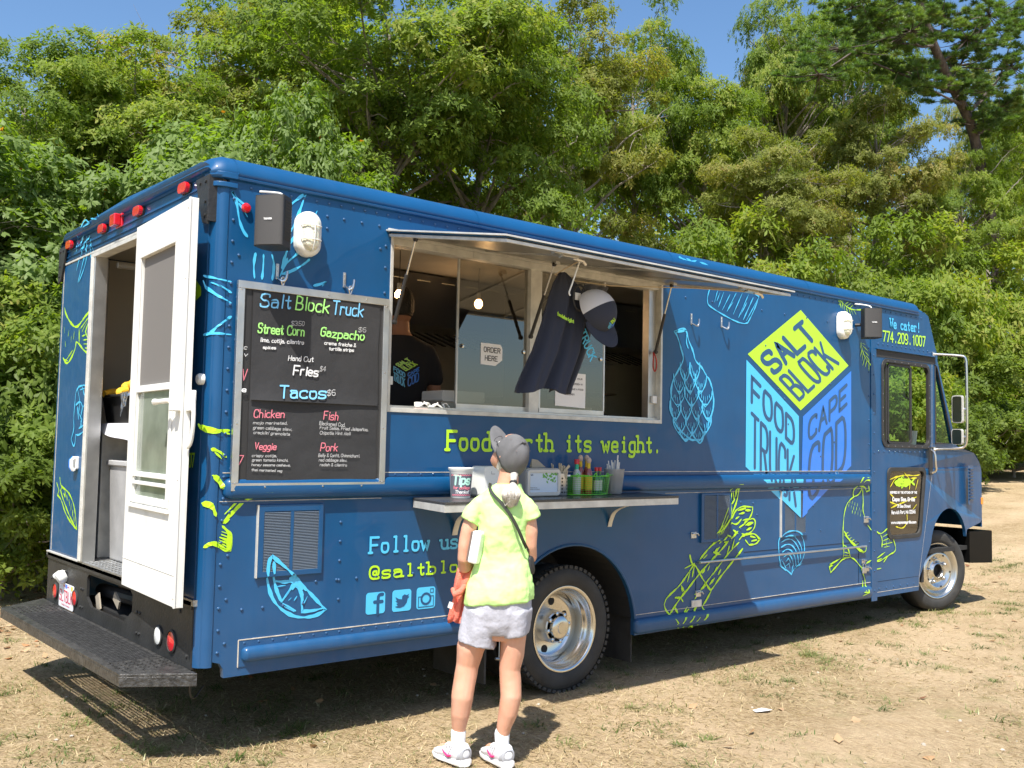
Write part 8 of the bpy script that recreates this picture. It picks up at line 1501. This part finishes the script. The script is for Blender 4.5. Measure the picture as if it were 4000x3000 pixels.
# hair under the cap, pony tail
mb=MB(); hr=[]
for (z,k_) in ((-.075,.80),(-.05,.96),(-.02,1.06),(.02,1.09),(.06,1.04),(.09,.85)):
    rx={-.075:.056,-.05:.063,-.02:.068,.02:.071,.06:.066,.09:.05}[z]; ry=rx*1.3
    hr.append([hp((rx*1.06*math.cos(a),(-.012 if math.sin(a)<.2 else -.045)+ry*(1.0 if math.sin(a)<.2 else .45)*math.sin(a),z)) for a in [2*math.pi*k/24 for k in range(24)]])
loft(mb,hr)
tie=Vector((.060,-.088,1.362)); limb(mb,[(*hp((0,-.080,-.03)),.026,.024),(*tie,.014,.014)],14)
lbuild(mb,'hair',HAIR,W,smooth=True)
mb=MB(); limb(mb,[(*tie,.011,.011),(.058,-.102,1.345,.022,.020),(.055,-.112,1.318,.038,.030),(.052,-.114,1.288,.038,.030),(.048,-.108,1.262,.024,.018)],18); lbuild(mb,'pony_tail',HAIR,W,smooth=True)
mb=MB()
for k in range(320):
    a=rd.uniform(0,6.28); e=Vector((.050+.038*math.cos(a),-.108+.029*math.sin(a),1.30)); t=Vector((.048+rd.uniform(-.03,.035),-.098+rd.uniform(-.02,.015),rd.uniform(1.248,1.272)))
    mb.tube(chaikin([tuple(tie+Vector((rd.uniform(-.008,.008),-.008,0))),tuple(e+Vector((math.cos(a)*.013,math.sin(a)*.012,.018))),tuple(e+Vector((math.cos(a)*.012,math.sin(a)*.010,-.012))),tuple(t)],2),[.0012,.0019,.0010],4,cap=False)
lbuild(mb,'hair_strands',HAIR,W,smooth=True,kind='stuff')
mb=MB(); mb.lathe([(.013,-.009),(.0195,-.005),(.0205,.0),(.0195,.005),(.013,.009)],tie,(-.1,.45,1),18,close=False); lbuild(mb,'hair_tie',BPL,W,smooth=True)
# cap: six panels, button, peak pointing up and left
CAx=HA@Matrix.Rotation(R(8),3,'X')
cb=HC+HA@Vector((0,-.012,.012)); mb=MB(); n=48
for j in range(13):
    e=R(-14+104*j/12)
    for k in range(n):
        a=2*math.pi*k/n; seam=1-.012*(1 if k%8==0 else 0); p=Vector((.0835*math.cos(a)*math.cos(max(e,0))*seam,.103*math.sin(a)*math.cos(max(e,0))*seam,.112*math.sin(e)-(.0 if math.sin(a)>-.3 else .008))); mb.v.append(tuple(cb+CAx@p))
for j in range(12):
    for k in range(n): mb.f.append((j*n+k,j*n+(k+1)%n,(j+1)*n+(k+1)%n,(j+1)*n+k))
cp_=lbuild(mb,'cap',CAPM,W,smooth=True,ang=70); sd_=cp_.modifiers.new('thick','SOLIDIFY'); sd_.thickness=.003
mb=MB(); mb.lathe([(.009,-.002),(.009,.003),(.005,.006),(0,.0065)],cb+CAx@Vector((0,0,.111)),CAx@Vector((0,0,1)),12,close=False); lbuild(mb,'button',CAPM,cp_,smooth=True)
mb=MB()
for k in range(6):
    a=2*math.pi*(k*8+4)/n; e=R(48); mb.lathe([(.0022,0),(.0036,.0006),(.0022,.0012)],cb+CAx@Vector((.0845*math.cos(a)*math.cos(e),.104*math.sin(a)*math.cos(e),.113*math.sin(e))),CAx@Vector((math.cos(a)*.7,math.sin(a)*.7,.8)),10,close=False)
lbuild(mb,'eyelet',mat('eyelet_thread',(.16,.12,.12),.8),cp_)
mb=MB(); n=16
for s in (0,-.004):
    for j in range(6):
        for k in range(n+1):
            a=R(24+132*k/n); g=math.sin(R(180*k/n))**.6; p=Vector((.083*math.cos(a)*(1+.10*j/5*g),.103*math.sin(a)+.102*j/5*g,-.018+s-.012*j/5*abs(math.cos(a))-.003*j/5)); mb.v.append(tuple(cb+CAx@p))
N=6*(n+1)
for s in (0,1):
    for j in range(5):
        for k in range(n): mb.f.append(tuple(v+s*N for v in (j*(n+1)+k,j*(n+1)+k+1,(j+1)*(n+1)+k+1,(j+1)*(n+1)+k)))
for k in range(n): q=5*(n+1)+k; mb.f.append((q,q+1,q+1+N,q+N))
lbuild(mb,'peak',CAPM,cp_,smooth=True)
# socks and running shoes
def shoe(ax,ay,dx,dy,az):
    d=Vector((dx,dy,0)).normalized(); r_=Vector((d.y,-d.x,0)); O=Vector((ax,ay,0))
    mb=MB(); limb(mb,[(ax,ay,.15+az,.040,.044),(ax,ay,.11+az,.037,.041),(ax,ay,.075,.042,.046)],18); lbuild(mb,'sock',SOCK,W,smooth=True)
    def sec(t,w_,h0,h1,n=20,pw=.75): c=O+d*t; return [c+r_*(w_*math.copysign(abs(math.cos(a))**pw,math.cos(a)))+Vector((0,0,(h0+h1)/2+(h1-h0)/2*math.copysign(abs(math.sin(a))**pw,math.sin(a)))) for a in [2*math.pi*k/n for k in range(n)]]
    mb=MB(); loft(mb,[sec(-.068,.018,.03,.075),sec(-.062,.034,.022,.098),(sec(-.045,.040,.02,.108)),sec(-.01,.042,.02,.100),sec(.03,.044,.02,.092),sec(.07,.047,.02,.078),sec(.11,.049,.018,.062),sec(.145,.045,.018,.052),sec(.17,.034,.018,.044),sec(.183,.016,.02,.034)]); u=lbuild(mb,'shoe',SHOE,W,smooth=True)
    mb=MB(); loft(mb,[sec(-.075,.022,.002,.030,pw=.5),sec(-.065,.040,0,.036,pw=.5),sec(-.03,.044,0,.034,pw=.5),sec(.04,.045,0,.028,pw=.5),sec(.10,.052,0,.026,pw=.5),sec(.15,.048,.002,.026,pw=.5),sec(.178,.036,.008,.028,pw=.5),sec(.193,.014,.016,.028,pw=.5)]); lbuild(mb,'sole',mat('white_sole',(.80,.80,.80),.5),u,smooth=True,bevel=0)
    mb=MB(); loft(mb,[[p+Vector((0,0,0)) for p in sec(-.071,.024,.045,.085)],sec(-.066,.0375,.028,.09),sec(-.045,.0425,.026,.07),sec(-.038,.0425,.026,.05)],cap=False); lbuild(mb,'heel_counter',SGR,u,smooth=True)
    mb=MB()
    for s in (-1,1):
        P=[O+d*.005+r_*s*.0445+Vector((0,0,.045)),O+d*.03+r_*s*.0475+Vector((0,0,.035)),O+d*.075+r_*s*.0465+Vector((0,0,.06))]; mb.tube(chaikin([tuple(p) for p in P],2),[.0035,.006,.005,.002],6)
    lbuild(mb,'side_mark',PNK,u,smooth=True)
    mb=MB()
    for t in (.0,.02,.04): 
        for s in (-1,1): mb.tube([O+d*(t+.03)+r_*s*.044+Vector((0,0,.04)),O+d*t+r_*s*.040+Vector((0,0,.088-.1*t))],.003,5)
    lbuild(mb,'overlay',SGR,u,smooth=True)
    mb=MB()
    for t in (.025,.045,.065,.085): mb.tube([O+d*t+r_*.02+Vector((0,0,.096-.25*t)),O+d*(t+.004)+Vector((0,0,.103-.25*t)),O+d*t-r_*.02+Vector((0,0,.096-.25*t))],.0028,5)
    lbuild(mb,'laces',SOCK,u,smooth=True)
shoe(-.200,.0,-.62,.72,0); shoe(.028,-.005,-.50,.86,0)
# shoulder strap and purse, towel held on the left
S_=MB()
P=chaikin([(-.060,.02,1.352),(-.066,-.035,1.335),(-.045,-.075,1.30),(.0,-.102,1.265),(.055,-.112,1.20),(.095,-.106,1.13),(.120,-.092,1.075),(.140,-.060,1.04),(.150,-.01,1.02)],2)
for i in range(len(P)-1):
    a=Vector(P[i]);b=Vector(P[i+1]); t=(b-a).normalized(); o_=Vector((0,-1,0)) if i<len(P)*.8 else Vector((1,-.4,0)).normalized(); s_=t.cross(o_).normalized()*.0085; o_=o_*.004
    S_.add([a-s_,a+s_,b+s_,b-s_,a-s_+o_,a+s_+o_,b+s_+o_,b-s_+o_],[(4,5,6,7),(0,3,7,4),(1,2,6,5),(0,1,2,3)])
B=thing('crossbody_bag','small bag worn on a thin black strap across the woman\'s back','bag',(px_,py_,0),pr); S_.v=[tuple(WM@Vector(p)) for p in S_.v]
S_.build('strap',mat('black_strap',(.03,.035,.025),.5),B)
mb=MB(); limb(mb,[(.15,.02,.99,.028,.05),(.155,.03,.93,.030,.055)],14); mb.v=[tuple(WM@Vector(p)) for p in mb.v]; mb.build('pouch',BPL,B,smooth=True)
PU=thing('clutch_purse','white folding purse tucked under the woman\'s left arm','purse',(px_,py_,0),pr)
A_=Matrix.Rotation(R(10),3,'Y')@Matrix.Rotation(R(-20),3,'Z')
mb=MB(); c0_=Vector((-.120,-.058,1.045))
mb.obox(c0_,[A_@Vector((1,0,0)),A_@Vector((0,1,0)),A_@Vector((0,0,1))],(.026,.045,.078)); mb.v=[tuple(WM@Vector(p)) for p in mb.v]; mb.build('purse_body',mat('white_leather',(.78,.77,.76),.45),PU,bevel=.010)
mb=MB(); mb.obox(c0_+A_@Vector((-.029,-.005,0)),[A_@Vector((1,0,0)),A_@Vector((0,1,0)),A_@Vector((0,0,1))],(.004,.040,.070)); mb.v=[tuple(WM@Vector(p)) for p in mb.v]; mb.build('card_pocket',mat('brown_lining',(.16,.11,.09),.6),PU,bevel=.002)
TW=thing('held_towel','coral red towel dangling from the woman\'s left hand','towel',(px_,py_,0),pr)
CORAL=mat('coral_terry',(.78,.19,.13),.95,bump=.9,bscale=160,bdist=.006,var=.12,vscale=12)
mb=MB(); rings=[]
for i,(x,y,z,rx,ry) in enumerate(((-.165,.085,.955,.030,.03),(-.175,.06,.925,.045,.036),(-.190,.05,.880,.042,.036),(-.200,.05,.838,.044,.038),(-.208,.05,.815,.032,.028),(-.210,.05,.78,.034,.026),(-.218,.05,.73,.040,.022),(-.226,.05,.69,.040,.018),(-.230,.05,.668,.032,.014))):
    r_=ring(None,(x,y,z),rx,ry,None,32)
    for k,p in enumerate(r_):
        a=2*math.pi*k/32; g=.010*math.sin(a*5+i*.5)+.005*math.sin(a*9+i); p.x+=g*math.cos(a); p.y+=g*math.sin(a); p.z+=.008*math.sin(a*3+i)
    rings.append(r_)
loft(mb,rings); limb(mb,[(-.245,.0,.83,.014),(-.235,-.015,.81,.017),(-.205,-.02,.825,.017),(-.185,-.01,.85,.013)],10)
mb.v=[tuple(WM@Vector(p)) for p in mb.v]; mb.build('towel_cloth',CORAL,TW,smooth=True,ang=80)
mb=MB(); mb.add([(-.272,-.002,.745),(-.262,-.008,.775),(-.240,-.012,.768),(-.250,-.006,.738)],[(0,1,2,3)]); mb.v=[tuple(WM@Vector(p)) for p in mb.v]; mb.build('towel_tag',WHT,TW)
for q_ in (W,B,PU,TW): q_.scale=(.93,.95,1)
# man inside the kitchen seen from behind
def cook(name,label,x,y,rz,hz,logo=True):
    C_=thing(name,label,'person',(x,y,hz),rz); M=WL[C_.name]
    mb=MB(); rings=[]
    for (z,rx,ry,yy) in ((.80,.16,.11,0),(.95,.17,.11,0),(1.1,.165,.115,0),(1.25,.185,.12,0),(1.36,.20,.11,0),(1.42,.17,.09,0),(1.46,.09,.07,.0),(1.50,.06,.06,.01),(1.56,.056,.058,.012)): rings.append(ring(None,(0,yy,z),rx,ry,None,24))
    loft(mb,rings)
    for s in (-1,1): limb(mb,[(.175*s,0,1.36,.060),(.215*s,.0,1.25,.052),(.235*s,.01,1.12,.045),(.235*s,.08,1.03,.040),(.20*s,.20,1.04,.034),(.17*s,.28,1.05,.026)])
    for s in (-1,1):
        limb(mb,[(.165*s,.29,1.05,.030,.018),(.15*s,.34,1.05,.034,.016)],12)
        for k in range(4): limb(mb,[((.15-.02+.014*k)*s,.35,1.05,.009),((.145-.02+.014*k)*s,.385,1.04,.008),((.14-.02+.014*k)*s,.40,1.02,.007)],8)
        limb(mb,[(.13*s,.30,1.06,.010),(.115*s,.335,1.055,.008)],8)
        limb(mb,[(.09*s,0,.85,.09),(.095*s,.01,.55,.07),(.10*s,0,.25,.055),(.10*s,0,.04,.045)]); limb(mb,[(.10*s,0,.04,.04),(.10*s,.10,.035,.04)],12)
    hr=[[Vector((rx*math.cos(2*math.pi*k/24),yy+ry*math.sin(2*math.pi*k/24),z)) for k in range(24)] for z,rx,ry,yy in ((1.55,.045,.05,.03),(1.58,.062,.075,.02),(1.62,.072,.09,.01),(1.67,.075,.095,.005),(1.72,.068,.085,0),(1.76,.045,.055,0),(1.775,.02,.025,0))]
    loft(mb,hr)
    for s in (-1,1): limb(mb,[(.076*s,.0,1.66,.008,.014),(.080*s,0,1.635,.008,.014)],8)
    limb(mb,[(0,.10,1.65,.010),(0,.112,1.63,.013)],8)
    fused(mb,'body',mat('cook_skin',(.42,.20,.12),.5),C_,.009,3)
    mb=MB(); rings=[]
    for (z,rx,ry) in ((.84,.185,.135),(.95,.18,.13),(1.1,.178,.132),(1.25,.198,.136),(1.36,.214,.124),(1.425,.18,.10),(1.47,.095,.082)): rings.append(ring(None,(0,0,z),rx,ry,None,28))
    loft(mb,rings)
    for s in (-1,1): limb(mb,[(.17*s,0,1.36,.072),(.215*s,0,1.27,.066),(.232*s,0,1.19,.062)])
    fused(mb,'tshirt',mat('black_tshirt',(.018,.018,.022),.9),C_,.010,3)
    mb=MB(); loft(mb,[[Vector((rx*math.cos(a),-.012+ry*math.sin(a)*(1 if math.sin(a)<.1 else .6),z)) for a in [2*math.pi*k/24 for k in range(24)]] for z,rx,ry in ((1.60,.070,.09),(1.64,.080,.102),(1.70,.082,.105),(1.76,.064,.085),(1.79,.03,.04))]); mb.v=[tuple(M@Vector(p)) for p in mb.v]; mb.build('hair',mat('black_hair',(.015,.012,.010),.6,bump=1,bscale=70,bdist=.01),C_,smooth=True)
    if logo: minicube(.02,1.22,.105,lambda u,v,l:tuple(M@Vector((u,-.140-l-.0+.35*u*u,v))),C_,.20)
    return C_
cook('person','cook with short black hair and a black logo T-shirt, back turned inside the left opening',1.66,.86,R(-24),.775)
cook('person','second cook cut off by the left edge of the serving window, bare forearm showing',1.10,.62,R(-60),.70,False)
